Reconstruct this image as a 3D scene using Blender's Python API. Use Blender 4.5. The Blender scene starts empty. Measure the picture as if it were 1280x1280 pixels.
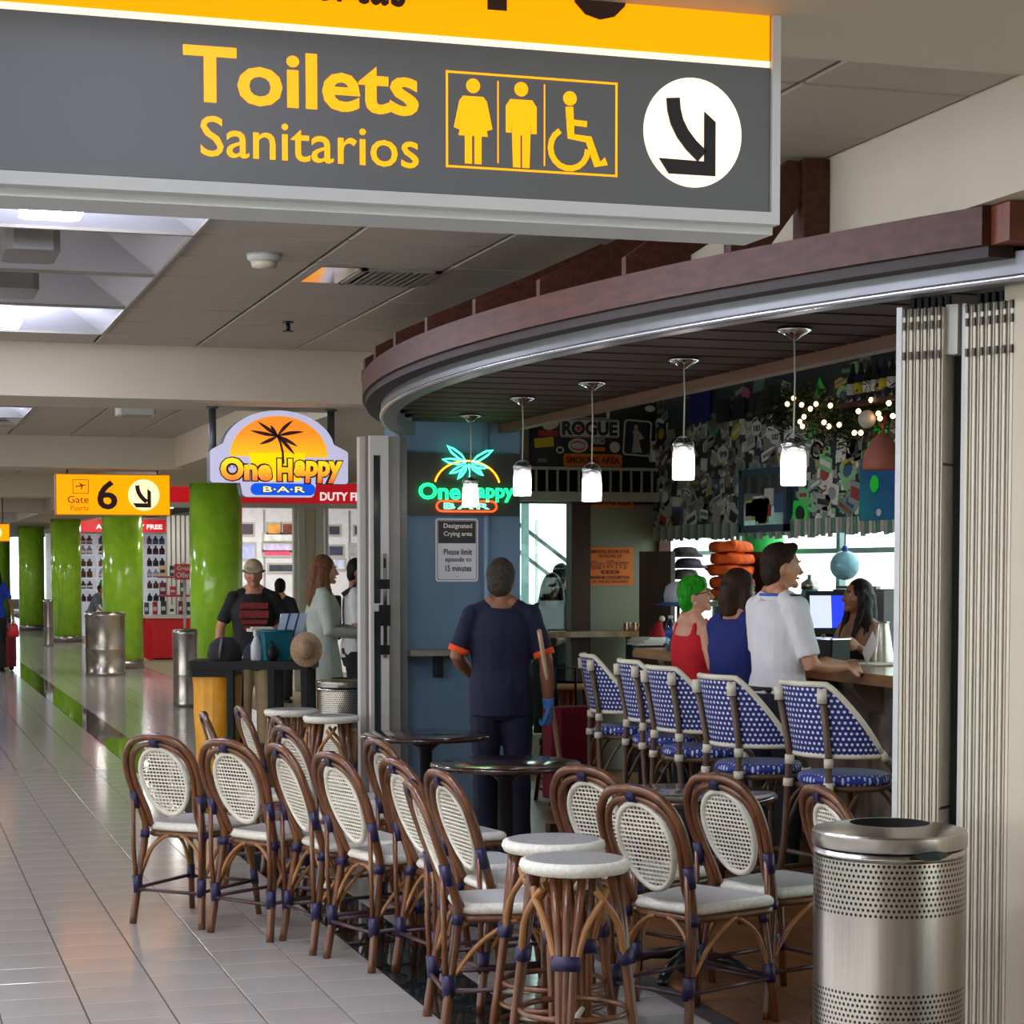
import bpy, bmesh, math, random
from mathutils import Vector, Matrix
random.seed(11)
C = bpy.context.scene.collection
SC = bpy.context.scene
PI = math.pi
# ------------------------------------------------------------------ camera
# building axes: +y runs down the concourse, +x towards the bar side, z up
F = 2560.0; EYE = 1.64; PITCH = math.radians(3.0); YAW = math.atan(0.3066*math.cos(PITCH))
HORIZ = 708.0; CY = HORIZ + F*math.tan(PITCH)
cam_d = bpy.data.cameras.new('camera'); cam = bpy.data.objects.new('camera', cam_d); C.objects.link(cam)
cam.location = (0, 0, EYE); cam.rotation_euler = (PI/2-PITCH, 0, -YAW)
cam_d.sensor_fit = 'HORIZONTAL'; cam_d.sensor_width = 36; cam_d.lens = F/1280*36
cam_d.shift_y = (CY-640)/1280; cam_d.clip_start = .05; cam_d.clip_end = 400
SC.camera = cam
# ------------------------------------------------------------------ world, exposure
w = bpy.data.worlds.new('sky'); SC.world = w; w.use_nodes = True
wn = w.node_tree.nodes['Background']; wn.inputs[0].default_value = (.93, .98, 1, 1); wn.inputs[1].default_value = 4.0
SC.view_settings.view_transform = 'Standard'; SC.view_settings.look = 'None'
SC.view_settings.exposure = 0.06; SC.view_settings.gamma = 1; SC.view_settings.use_curve_mapping = False
SC.cycles.max_bounces = 8; SC.cycles.diffuse_bounces = 4; SC.cycles.glossy_bounces = 4
SC.cycles.transparent_max_bounces = 12; SC.cycles.transmission_bounces = 6
SC.cycles.caustics_reflective = False; SC.cycles.caustics_refractive = False
SC.cycles.sample_clamp_indirect = 4; SC.cycles.use_denoising = True
LAMP_E = 75.0      # lit ceiling troffers
BULB_E = 75.0      # pendant bulbs

# ------------------------------------------------------------------ placing helpers: where a line of sight meets a real plane
cth, sth = math.cos(YAW), math.sin(YAW)
def ray(px, py):
    a, b = (px-640)/F, (CY-py)/F
    X, Y, Z = a, math.cos(PITCH)+b*math.sin(PITCH), -math.sin(PITCH)+b*math.cos(PITCH)
    return Vector((X*cth+Y*sth, -X*sth+Y*cth, Z))
def on_z(px, py, z): r = ray(px, py); k = (z-EYE)/r.z; return Vector((r.x*k, r.y*k, z))
def on_x(px, py, x): r = ray(px, py); k = x/r.x; return Vector((x, r.y*k, EYE+r.z*k))
def on_y(px, py, y): r = ray(px, py); k = y/r.y; return Vector((r.x*k, y, EYE+r.z*k))
def at(px, py, d):
    r = ray(px, py); k = d/(r.x*sth+r.y*cth); return Vector((r.x*k, r.y*k, EYE+r.z*k))

# ------------------------------------------------------------------ mesh builder
class MB:
    def __init__(s): s.v = []; s.f = []; s.m = []; s.s = []
    def add(s, vs, fs, m=0, sm=False):
        o = len(s.v); s.v += [tuple(x) for x in vs]
        for f in fs: s.f.append([o+i for i in f]); s.m.append(m); s.s.append(sm)
        return s
    def box(s, x0, x1, y0, y1, z0, z1, m=0):
        return s.add([(x0,y0,z0),(x1,y0,z0),(x1,y1,z0),(x0,y1,z0),(x0,y0,z1),(x1,y0,z1),(x1,y1,z1),(x0,y1,z1)],
            [(3,2,1,0),(4,5,6,7),(0,1,5,4),(1,2,6,5),(2,3,7,6),(3,0,4,7)], m)
    def cbox(s, c, sx, sy, sz, m=0, rz=0, b=0):
        if b:
            p = [(-sx/2+b,-sy/2),(sx/2-b,-sy/2),(sx/2,-sy/2+b),(sx/2,sy/2-b),(sx/2-b,sy/2),(-sx/2+b,sy/2),(-sx/2,sy/2-b),(-sx/2,-sy/2+b)]
        else: p = [(-sx/2,-sy/2),(sx/2,-sy/2),(sx/2,sy/2),(-sx/2,sy/2)]
        ca, sa = math.cos(rz), math.sin(rz)
        p = [(c[0]+x*ca-y*sa, c[1]+x*sa+y*ca) for x, y in p]
        return s.prism(p, c[2]-sz/2, c[2]+sz/2, m)
    def prism(s, p, z0, z1, m=0, fn=None):
        n = len(p); fn = fn or (lambda x, y, z: (x, y, z))
        a = sum(p[i][0]*p[(i+1)%n][1]-p[(i+1)%n][0]*p[i][1] for i in range(n))
        if a < 0: p = p[::-1]
        return s.add([fn(x,y,z0) for x,y in p]+[fn(x,y,z1) for x,y in p],
            [tuple(range(n))[::-1], tuple(range(n,2*n))]+[(i,(i+1)%n,n+(i+1)%n,n+i) for i in range(n)], m)
    def beam(s, a, b, w, h, m=0, up=(0,0,1)):
        a, b = Vector(a), Vector(b); t = (b-a).normalized(); u = Vector(up); x = t.cross(u)
        if x.length < 1e-4: x = t.cross(Vector((0,1,0)))
        x.normalize(); y = x.cross(t)
        q = [(-w/2,-h/2),(w/2,-h/2),(w/2,h/2),(-w/2,h/2)]
        return s.add([a+x*i+y*j for i,j in q]+[b+x*i+y*j for i,j in q], [(0,1,2,3),(7,6,5,4),(1,0,4,5),(2,1,5,6),(3,2,6,7),(0,3,7,4)], m)
    def tube(s, P, r, n=8, closed=False, m=0, sx=1, sy=1, up=None):
        P = [Vector(p) for p in P]; N = len(P); R = r if isinstance(r, (list, tuple)) else [r]*N
        T = []
        for i in range(N):
            d = (P[(i+1)%N]-P[i-1]) if closed else P[min(i+1,N-1)]-P[max(i-1,0)]
            T.append(d.normalized() if d.length > 1e-9 else Vector((0,0,1)))
        u = Vector(up) if up is not None else (Vector((0,0,1)) if abs(T[0].z) < .9 else Vector((0,1,0)))
        x = (u-T[0]*u.dot(T[0])).normalized(); vs = []
        for i in range(N):
            x = (x-T[i]*x.dot(T[i])); x = x.normalized() if x.length > 1e-6 else Vector((1,0,0))
            y = T[i].cross(x)
            for k in range(n):
                a = 2*PI*k/n; vs.append(P[i]+(x*math.cos(a)*sx+y*math.sin(a)*sy)*R[i])
        fs = [(i*n+k, i*n+(k+1)%n, ((i+1)%N)*n+(k+1)%n, ((i+1)%N)*n+k) for i in range(N if closed else N-1) for k in range(n)]
        s.add(vs, fs, m, True)
        if not closed:
            o = len(s.v)-len(vs)
            s.f.append([o+k for k in range(n)][::-1]); s.m.append(m); s.s.append(False)
            s.f.append([o+(N-1)*n+k for k in range(n)]); s.m.append(m); s.s.append(False)
        return s
    def lathe(s, prof, n=24, c=(0,0,0), m=0, sm=True, sx=1, sy=1, caps=True):
        vs = []; N = len(prof)
        for r, z in prof:
            for k in range(n): a = 2*PI*k/n; vs.append((c[0]+r*sx*math.cos(a), c[1]+r*sy*math.sin(a), c[2]+z))
        fs = [(i*n+k, i*n+(k+1)%n, (i+1)*n+(k+1)%n, (i+1)*n+k) for i in range(N-1) for k in range(n)]
        s.add(vs, fs, m, sm); o = len(s.v)-len(vs)
        for i, rev in ((0, True), (N-1, False)):
            if prof[i][0] > 1e-5 and caps:
                q = [o+i*n+k for k in range(n)]; s.f.append(q[::-1] if rev else q); s.m.append(m); s.s.append(False)
        return s
    def ball(s, c, rx, ry=None, rz=None, n=12, m=0, M=None, fn=None):
        ry = ry or rx; rz = rz or rx; h = max(4, n//2+2); vs = []; c = Vector(c)
        for i in range(h+1):
            p = PI*i/h-PI/2
            for k in range(n):
                a = 2*PI*k/n; q = Vector((math.cos(p)*math.cos(a), math.cos(p)*math.sin(a), math.sin(p)))
                if fn: q = fn(q)
                q = Vector((q.x*rx, q.y*ry, q.z*rz)); vs.append(c+(M @ q if M else q))
        return s.add(vs, [(i*n+k, i*n+(k+1)%n, (i+1)*n+(k+1)%n, (i+1)*n+k) for i in range(h) for k in range(n)], m, True)
    def rings(s, rs, n=16, m=0):
        """horizontal elliptical rings (z, rx, ry, yoff, xoff)"""
        vs = []
        for r in rs:
            z, rx, ry = r[:3]; yo = r[3] if len(r) > 3 else 0; xo = r[4] if len(r) > 4 else 0
            for k in range(n): a = 2*PI*k/n; vs.append((xo+rx*math.cos(a), yo+ry*math.sin(a), z))
        N = len(rs)
        s.add(vs, [(i*n+k, i*n+(k+1)%n, (i+1)*n+(k+1)%n, (i+1)*n+k) for i in range(N-1) for k in range(n)]+[tuple(range(n))[::-1], tuple((N-1)*n+k for k in range(n))], m, True)
        return s
    def mesh(s, name, mats):
        me = bpy.data.meshes.new(name); me.from_pydata(s.v, [], s.f)
        for q in (mats if isinstance(mats, (list, tuple)) else [mats]): me.materials.append(q)
        me.polygons.foreach_set('material_index', s.m); me.polygons.foreach_set('use_smooth', s.s); me.update()
        return me
    def build(s, name, mats, parent=None, loc=None, rz=0):
        return place(s.mesh(name, mats), name, parent, loc, rz)
def place(me, name, parent=None, loc=None, rz=0):
    o = bpy.data.objects.new(name, me); C.objects.link(o)
    if parent: o.parent = parent
    if loc is not None: o.location = loc
    o.rotation_euler.z = rz
    return o
def tag(o, label, cat, group=None):
    o['label'] = label; o['category'] = cat
    if group: o['group'] = group
    return o
def thing(name, label, cat, loc=(0,0,0), rz=0, group=None):
    o = bpy.data.objects.new(name, None); C.objects.link(o); o.location = loc; o.rotation_euler = (0,0,rz); o.empty_display_size = .1
    return tag(o, label, cat, group)
def struct(o): o['kind'] = 'structure'; return o
def stuff(o): o['kind'] = 'stuff'; return o
def dup(root, label, loc, rz=0, group=None):
    def cp(o, par):
        c = o.copy(); C.objects.link(c); c.parent = par
        for ch in KIDS(o): cp(ch, c)
        return c
    r = cp(root, None); r.location = loc; r.rotation_euler = (0,0,rz); r['label'] = label
    if group: r['group'] = group
    return r
def KIDS(o): return list(o.children)
WORK = bpy.data.scenes.new('work')
def baked(o):
    """mesh of an object with its modifiers applied, worked out in a scene of its own"""
    WORK.collection.objects.link(o)
    with bpy.context.temp_override(scene=WORK, view_layer=WORK.view_layers[0]):
        dg = bpy.context.evaluated_depsgraph_get(); dg.update()
    return bpy.data.meshes.new_from_object(o.evaluated_get(dg), depsgraph=dg)
def remesh(mb, name, mat, vox=.012, it=2, noise=0, parent=None, nscale=8):
    me = mb.mesh(name, mat); o = bpy.data.objects.new(name, me)
    md = o.modifiers.new('r', 'REMESH'); md.mode = 'VOXEL'; md.voxel_size = vox; md.use_smooth_shade = True
    if it: sm = o.modifiers.new('s', 'SMOOTH'); sm.factor = .5; sm.iterations = it
    m2 = baked(o)
    bpy.data.objects.remove(o); bpy.data.meshes.remove(me)
    m2.name = name
    if not m2.materials: m2.materials.append(mat)
    if noise:
        from mathutils import noise as NZ
        nv = len(m2.vertices); co = [0.0]*(nv*3); no = [0.0]*(nv*3)
        m2.vertices.foreach_get('co', co); m2.vertices.foreach_get('normal', no)
        for q in range(nv):
            x, y, z = co[3*q:3*q+3]; f = noise*(NZ.noise((x*nscale, y*nscale, z*nscale*.6))+.5*NZ.noise((x*nscale*2.3, y*nscale*2.3, z*nscale*1.6)))
            for e in (0, 1, 2): co[3*q+e] += no[3*q+e]*f
        m2.vertices.foreach_set('co', co)
    m2.polygons.foreach_set('use_smooth', [True]*len(m2.polygons))
    return place(m2, name, parent)
def catmull(P, n=6, closed=False):
    P = [Vector(p) for p in P]; N = len(P); out = []
    for i in range(N if closed else N-1):
        g = (lambda k: P[k % N]) if closed else (lambda k: P[max(0, min(N-1, k))])
        a, b, c, d = g(i-1), g(i), g(i+1), g(i+2)
        for j in range(n):
            t = j/n; out.append(.5*((2*b)+(c-a)*t+(2*a-5*b+4*c-d)*t*t+(3*b-a-3*c+d)*t**3))
    if not closed: out.append(P[-1])
    return out

# ------------------------------------------------------------------ materials
def lin(c): return tuple(((x/255)/12.92 if x/255 <= .04045 else ((x/255+.055)/1.055)**2.4) for x in c)+(1,)
MATS = {}
def mat(name, col, rough=.5, metal=0, var=.08, scale=12, bump=0, spec=.5, coat=0, stretch=(1,1,1), emit=0, col2=None, trans=0, ecol=None):
    if name in MATS: return MATS[name]
    m = bpy.data.materials.new(name); m.use_nodes = True; nt = m.node_tree; b = nt.nodes['Principled BSDF']
    tc = nt.nodes.new('ShaderNodeTexCoord'); mp = nt.nodes.new('ShaderNodeMapping'); mp.inputs['Scale'].default_value = stretch
    nz = nt.nodes.new('ShaderNodeTexNoise'); nz.inputs['Scale'].default_value = scale; nz.inputs['Detail'].default_value = 4
    nt.links.new(tc.outputs['Object'], mp.inputs[0]); nt.links.new(mp.outputs[0], nz.inputs['Vector'])
    rp = nt.nodes.new('ShaderNodeValToRGB'); l = lin(col); c2 = lin(col2) if col2 else tuple(x*(1-var) for x in l[:3])+(1,)
    rp.color_ramp.elements[0].position = .3; rp.color_ramp.elements[1].position = .7
    rp.color_ramp.elements[0].color = c2; rp.color_ramp.elements[1].color = tuple(min(1, x*(1+var)) for x in l[:3])+(1,) if not col2 else l
    nt.links.new(nz.outputs['Fac'], rp.inputs[0]); nt.links.new(rp.outputs[0], b.inputs['Base Color'])
    b.inputs['Roughness'].default_value = rough; b.inputs['Metallic'].default_value = metal
    b.inputs['Specular IOR Level'].default_value = spec; b.inputs['Coat Weight'].default_value = coat; b.inputs['Coat Roughness'].default_value = .12
    b.inputs['Transmission Weight'].default_value = trans
    if bump:
        bp = nt.nodes.new('ShaderNodeBump'); bp.inputs['Strength'].default_value = bump; bp.inputs['Distance'].default_value = .01
        nt.links.new(nz.outputs['Fac'], bp.inputs['Height']); nt.links.new(bp.outputs[0], b.inputs['Normal'])
    if emit:
        nt.links.new(rp.outputs[0], b.inputs['Emission Color']) if ecol is None else None
        if ecol: b.inputs['Emission Color'].default_value = lin(ecol)
        b.inputs['Emission Strength'].default_value = emit
    MATS[name] = m; return m
def pattern(name, kind, c1, c2, scale, rough=.5, bump=.3, vec='Object', w=.05, rot=(0,0,0)):
    """woven or dotted print: 'brick', 'check' or 'dots'"""
    if name in MATS: return MATS[name]
    m = bpy.data.materials.new(name); m.use_nodes = True; nt = m.node_tree; b = nt.nodes['Principled BSDF']
    tc = nt.nodes.new('ShaderNodeTexCoord'); mp = nt.nodes.new('ShaderNodeMapping'); mp.inputs['Scale'].default_value = scale; mp.inputs['Rotation'].default_value = rot
    nt.links.new(tc.outputs[vec], mp.inputs[0])
    if kind == 'brick':
        t = nt.nodes.new('ShaderNodeTexBrick'); t.inputs['Scale'].default_value = 1; t.inputs['Mortar Size'].default_value = w
        t.inputs['Color1'].default_value = lin(c1); t.inputs['Color2'].default_value = tuple(x*.93 for x in lin(c1)); t.inputs['Mortar'].default_value = lin(c2)
        t.inputs['Brick Width'].default_value = 1; t.inputs['Row Height'].default_value = .5
        nt.links.new(mp.outputs[0], t.inputs['Vector']); out = t.outputs['Color']; h = t.outputs['Fac']; inv = True
    else:
        sx = nt.nodes.new('ShaderNodeSeparateXYZ'); nt.links.new(mp.outputs[0], sx.inputs[0])
        def mth(op, *a):
            q = nt.nodes.new('ShaderNodeMath'); q.operation = op
            for i, x in enumerate(a):
                if isinstance(x, (int, float)): q.inputs[i].default_value = x
                else: nt.links.new(x, q.inputs[i])
            return q.outputs[0]
        row = mth('FLOOR', sx.outputs[1]); sh = mth('MULTIPLY', mth('MODULO', mth('ABSOLUTE', row), 2.0), .5)
        fx = mth('SUBTRACT', mth('FRACT', mth('ADD', sx.outputs[0], sh)), .5); fy = mth('SUBTRACT', mth('FRACT', sx.outputs[1]), .5)
        d = mth('ADD', mth('MULTIPLY', fx, fx), mth('MULTIPLY', fy, fy)); h = mth('LESS_THAN', d, w*w); inv = False
        mx = nt.nodes.new('ShaderNodeMix'); mx.data_type = 'RGBA'; mx.inputs[6].default_value = lin(c1); mx.inputs[7].default_value = lin(c2)
        nt.links.new(h, mx.inputs[0]); out = mx.outputs[2]
        if kind == 'holes':
            tr = nt.nodes.new('ShaderNodeMath'); nt.links.new(mth('SUBTRACT', 1.0, h), b.inputs['Metallic'])
    nt.links.new(out, b.inputs['Base Color']); b.inputs['Roughness'].default_value = rough
    if bump:
        bp = nt.nodes.new('ShaderNodeBump'); bp.inputs['Strength'].default_value = bump; bp.inputs['Distance'].default_value = .002; bp.invert = inv
        nt.links.new(h, bp.inputs['Height']); nt.links.new(bp.outputs[0], b.inputs['Normal'])
    MATS[name] = m; return m
def glow(name, col, e=1.0, base=None):
    m = mat(name, base or col, .35, var=.01, emit=e, ecol=col, spec=.2); return m
def glass(name, tint=(235,245,243), rough=0.0, alpha=.12, frost=0):
    if name in MATS: return MATS[name]
    m = bpy.data.materials.new(name); m.use_nodes = True; nt = m.node_tree; nt.nodes.remove(nt.nodes['Principled BSDF'])
    o = nt.nodes['Material Output']; g = nt.nodes.new('ShaderNodeBsdfGlossy'); g.inputs['Roughness'].default_value = rough
    t = nt.nodes.new('ShaderNodeBsdfTransparent'); t.inputs[0].default_value = lin(tint); f = nt.nodes.new('ShaderNodeLayerWeight'); pw = nt.nodes.new('ShaderNodeMath'); pw.operation = 'POWER'; pw.inputs[1].default_value = 5; nt.links.new(f.outputs['Facing'], pw.inputs[0])
    k = nt.nodes.new('ShaderNodeMath'); k.operation = 'MULTIPLY_ADD'; k.inputs[1].default_value = .9; k.inputs[2].default_value = alpha*.3; nt.links.new(pw.outputs[0], k.inputs[0])
    x = nt.nodes.new('ShaderNodeMixShader'); nt.links.new(k.outputs[0], x.inputs[0]); nt.links.new(t.outputs[0], x.inputs[1]); nt.links.new(g.outputs[0], x.inputs[2])
    out = x.outputs[0]
    if frost:
        tl = nt.nodes.new('ShaderNodeBsdfTranslucent'); tl.inputs[0].default_value = (.9, .9, .92, 1); y = nt.nodes.new('ShaderNodeMixShader'); y.inputs[0].default_value = frost
        nt.links.new(out, y.inputs[1]); nt.links.new(tl.outputs[0], y.inputs[2]); out = y.outputs[0]
    nt.links.new(out, o.inputs[0]); MATS[name] = m; return m

M_tile = mat('floor_tile_glaze', (178,172,166), .13, var=.05, scale=3, spec=.5)
M_strip = mat('dark_polished_granite', (30,36,36), .03, var=.2, scale=60)
M_grout = mat('tile_grout', (62,56,54), .8)
M_barfloor = mat('bar_floor_vinyl', (128,84,48), .32, var=.25, scale=2, stretch=(1,8,1))
M_wall = mat('painted_plaster', (200,188,164), .7, var=.03, scale=2)
M_beam = mat('painted_bulkhead', (190,178,156), .65, var=.03, scale=2)
M_ctile = mat('ceiling_tile', (180,170,156), .85, var=.05, scale=60, bump=.05)
M_grid = mat('ceiling_grid_metal', (150,142,130), .5)
M_dark = mat('void_shade', (14,13,13), .9)  # near-black stand-in for shade inside openings
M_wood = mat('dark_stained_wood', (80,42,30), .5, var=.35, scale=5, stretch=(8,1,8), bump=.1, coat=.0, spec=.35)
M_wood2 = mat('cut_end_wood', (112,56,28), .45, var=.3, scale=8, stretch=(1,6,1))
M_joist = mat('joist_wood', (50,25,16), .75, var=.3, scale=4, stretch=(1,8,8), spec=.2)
M_alu = mat('aluminium_rail', (150,150,152), .35, .85, var=.05, scale=3)
M_white = mat('white_metal', (198,196,190), .4, var=.03)
M_cream = mat('cream_shutter', (216,208,188), .42, var=.04, scale=3)
M_black = mat('black_plastic', (14,14,15), .55, spec=.3)
M_blackm = mat('black_paint', (22,22,24), .35)
M_steel = mat('brushed_steel', (176,170,162), .26, 1.0, var=.06, scale=3, stretch=(40,40,1), bump=.02)
M_chrome = mat('chrome', (205,205,205), .12, 1.0, var=.02)
M_green = mat('green_mosaic', (182,234,58), .16, col2=(148,212,40), scale=5, coat=.5)
M_redglow = mat('fascia_red_emissive', (214,22,36), .4, var=.03, emit=.45, ecol=(214,22,36))  # fascia red emits its own colour
M_red = mat('red_panel', (206,22,36), .4, var=.04)
M_blue = mat('blue_painted_wall', (98,126,150), .6, var=.06, scale=3)
M_greywall = mat('olive_grey_wall', (146,143,126), .7, var=.04, scale=2)
M_brown = mat('brown_post', (66,34,24), .5, var=.2, scale=4, stretch=(6,6,1))
M_glass = glass('clear_glass')
# ================================================================== SETTING: floor
TW = .305; XE = 1.905
CEIL = 2.97; SOF = 2.66; BX = 2.97       # ceiling height, bulkhead underside, bulkhead face
fl = struct(MB().box(-6, 7.05, -4, 18.6, -.06, -.006).prism([(-6,18.6),(5.1,18.6),(8.7,32),(8.7,80),(-6,80)], -.06, -.006).build('floor', M_grout))
spots = []
def col_tiles(x0, x1, y0, y1, kind, odd):
    y = y0 - (TW*.5 if odd else 0)
    while y < y1:
        spots.append((x0, x1, max(y, y0), min(y+TW, y1), kind)); y += TW
for k in range(1, 10): col_tiles(XE-TW*k, XE-TW*(k-1), 1.0+TW*.12, 79, 0, k % 2)
col_tiles(XE, XE+TW, 1.1, 79, 1, 0)
for k in range(2): col_tiles(XE+TW*(1+k), XE+TW*(2+k), 1.0, 79, 0, k)
for k in range(2, 6): col_tiles(XE+TW*(1+k), XE+TW*(2+k), 13.4, 79, 0, k % 2)
def inframe(p):
    d = Vector(p)-cam.location; X = d.x*cth-d.y*sth; Y = d.x*sth+d.y*cth
    if Y < 3: return None
    z = Y*math.cos(PITCH)-d.z*math.sin(PITCH); yy = Y*math.sin(PITCH)+d.z*math.cos(PITCH)
    px, py = 640+F*X/z, CY-F*yy/z
    return (px, py, Y) if -40 < px < 1320 and py < 1330 else None
big, rest = [], MB()
for q in spots:
    v = inframe(((q[0]+q[1])/2, (q[2]+q[3])/2, 0))
    (big.append((v[2], q)) if v else None)
    if not v: rest.box(q[0]+.003, q[1]-.003, q[2]+.0025, q[3]-.0025, -.02, 0, q[4])
big.sort(key=lambda b: b[0])
tmesh = {}
for i, (d, q) in enumerate(big):
    if i < 290:
        key = (q[4], round(q[1]-q[0], 3), round(q[3]-q[2], 3))
        if key not in tmesh:
            a, b, e = (q[1]-q[0])/2-.003, (q[3]-q[2])/2-.0025, .0015
            mb = MB(); mb.add([(-a,-b,-.02),(a,-b,-.02),(a,b,-.02),(-a,b,-.02),(-a,-b,-e),(a,-b,-e),(a,b,-e),(-a,b,-e),(-a+e,-b+e,0),(a-e,-b+e,0),(a-e,b-e,0),(-a+e,b-e,0)],
                [(0,1,5,4),(1,2,6,5),(2,3,7,6),(3,0,4,7),(4,5,9,8),(5,6,10,9),(6,7,11,10),(7,4,8,11),(8,9,10,11)])
            tmesh[key] = mb.mesh('tile', M_strip if q[4] else M_tile)
        t = place(tmesh[key], 'tile', fl, ((q[0]+q[1])/2, (q[2]+q[3])/2, 0))
    else: rest.box(q[0]+.003, q[1]-.003, q[2]+.0025, q[3]-.0025, -.02, 0, q[4])
stuff(rest.build('small_tile', [M_tile, M_strip], fl))
M_carpet = mat('beige_carpet', (150,136,108), .95, var=.15, scale=200)
MB().prism([(4.04,18.8),(5.0,18.8),(8.6,32.1),(8.6,79),(4.04,79)], -.004, .003).build('carpet', M_carpet, fl)
# bar floor boards
arc_c, arc_R = (11.76, 8.83), 9.5
def arc_x(y, off=0): return arc_c[0]-math.sqrt((arc_R-off)**2-(y-arc_c[1])**2)
x = 2.92; k = 0
bpl = MB(); 
while x < 6.98: bpl.box(x+.002, x+.178, 4.7, 15.5, -.004, .004); x += .18
stuff(bpl.build('board', M_barfloor, fl))
# ================================================================== ceiling, bulkheads, cross beams
ce = struct(MB().box(-6, 7.05, -4, 18.6, CEIL+.28, CEIL+.5).prism([(-6,18.6),(5.1,18.6),(8.7,32),(8.7,80),(-6,80)], CEIL+.28, CEIL+.5).build('ceiling', M_grid))
CT = .61; X0 = 1.217; Y0 = 8.29
BEAMS = [(2.98,3.78),(12.52,13.32),(21.4,22.2),(30.4,31.2),(39.3,40.1),(48.2,49),(57,58)]
troff = [(Y0-1.22,1),(Y0,0),(Y0+1.22,0),(Y0+2.44,1),(Y0-2.44,1),(Y0-3.66,1),(13.9,1),(15.12,0),(16.34,0),(17.56,1),(18.78,0),(23,1),(26.6,1),(32,1),(36,1),(42,1),(46,1),(51,1),(60,1),(-2.4,1),(.8,1)]  # coffers out of sight are lit to brighten the shutters and far floor
cm = {}
ctl = MB()
def ctile(x0, x1, y0, y1, obj=True):
    if x1-x0 < .06 or y1-y0 < .06: return
    if not obj: ctl.box(x0+.008, x1-.008, y0+.008, y1-.008, CEIL, CEIL+.03); return
    key = (round(x1-x0,3), round(y1-y0,3))
    if key not in cm:
        a, b = key[0]/2-.008, key[1]/2-.008; e = .006
        mb = MB(); mb.add([(-a+e,-b+e,0),(a-e,-b+e,0),(a-e,b-e,0),(-a+e,b-e,0),(-a,-b,e),(a,-b,e),(a,b,e),(-a,b,e),(-a,-b,.03),(a,-b,.03),(a,b,.03),(-a,b,.03)],
            [(3,2,1,0),(0,1,5,4),(1,2,6,5),(2,3,7,6),(3,0,4,7),(4,5,9,8),(5,6,10,9),(6,7,11,10),(7,4,8,11)])
        cm[key] = mb.mesh('ceiling_panel', M_ctile)
    place(cm[key], 'ceiling_panel', ce, ((x0+x1)/2, (y0+y1)/2, CEIL))
tset = [(y, y+1.22) for y, _ in troff]
ends = [-4]+[q for b in BEAMS for q in b]+[80]
for bi in range(0, len(ends), 2):
    ya, yb = ends[bi], ends[bi+1]
    r = math.floor((ya-Y0)/CT)
    while Y0+r*CT < yb:
        y0, y1 = max(ya, Y0+r*CT), min(yb, Y0+(r+1)*CT)
        for kx in range(-4, 3):
            x0, x1 = X0+kx*CT, min(X0+(kx+1)*CT, BX)
            if kx in (-2,-1) and any(a-.02 < (y0+y1)/2 < b+.02 for a, b in tset): continue
            ctile(x0, x1, y0, y1, obj=(1 <= bi <= 5 and kx >= -2 and y1 > 3.7 and bi in (2,4) ))
        r += 1
stuff(ctl.build('far_ceiling_panel', M_ctile, ce))
for i, (a, b) in enumerate(BEAMS):
    struct(MB().box(-6, BX if i != 1 else 3.2, a, b, SOF-.01, CEIL+.05).build('trim_%d' % (i+1), M_beam))
bulk = struct(MB().box(BX, 3.85, -4, 12.5, SOF, CEIL+.05).box(2.9, 4.3, 13.3, 80, SOF+.002, CEIL+.05).build('trim_9', M_beam))
# ceiling troffers: square pyramid recesses with a lamp at the top
M_trw = mat('troffer_enamel', (190,188,194), .5, var=.02)
M_lampon = glow('troffer_lamp_glow', (226,232,255), LAMP_E)
M_lampon2 = glow('added_lamp_glow', (255,246,234), 24)
M_lampon3 = glow('added_far_lamp_glow', (255,248,238), 44)
M_lampoff = mat('dead_lamp_diffuser', (120,116,110), .4)
def pyr(mb, h=.24, a=.6, b=.17):
    q = [(-a,-a),(a,-a),(a,a),(-a,a)]; p = [(-b,-b),(b,-b),(b,b),(-b,b)]
    mb.add([(x,y,0) for x,y in q]+[(x,y,h) for x,y in p]+[(x,y,h+.02) for x,y in q], [(0,1,5,4),(1,2,6,5),(2,3,7,6),(3,0,4,7),(4,5,6,7),(0,3,2,1)[::1] if False else (8,9,10,11)])
    return mb
pm = pyr(MB()).mesh('reflector', M_trw)
rim = MB(); [rim.cbox(c, *s) for c, s in (((0,-.603,0),(1.22,.014,.02)),((0,.603,0),(1.22,.014,.02)),((-.603,0,0),(.014,1.2,.02)),((.603,0,0),(.014,1.2,.02)))]
rimm = rim.mesh('rim', M_grid)
ORD = ('first','second','third','fourth','fifth','sixth','seventh','eighth','ninth','tenth','eleventh','twelfth','thirteenth','fourteenth','fifteenth','sixteenth','seventeenth','eighteenth','nineteenth','twentieth','last')
names = {Y0-1.22:'lit recessed pyramid ceiling light nearest below the big hanging toilets sign', Y0:'unlit recessed ceiling light right behind the nearest lit one', Y0+1.22:'unlit recessed ceiling light just before the second lit one', Y0+2.44:'lit recessed pyramid ceiling light next to the first grey cross beam'}
for i, (y, on) in enumerate(troff):
    t = thing('ceiling_light', names.get(y, '%s recessed pyramid ceiling light, %s of the row down the concourse' % ('lit' if on else 'unlit', ORD[sorted(q[0] for q in troff).index(y)])), 'light', (X0-.61, y+.61, CEIL), 0, 'recessed ceiling lights over the concourse')
    place(pm, 'reflector', t); place(rimm, 'rim', t)
    MB().cbox((0,0,-.005 if on else .02), .22, .42, .07 if on else .1, b=.03).build('lamp', M_lampon if on else M_lampoff, t)
    MB().cbox((0,0,.14), .1, .2, .2).build('stem', M_trw, t)
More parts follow.
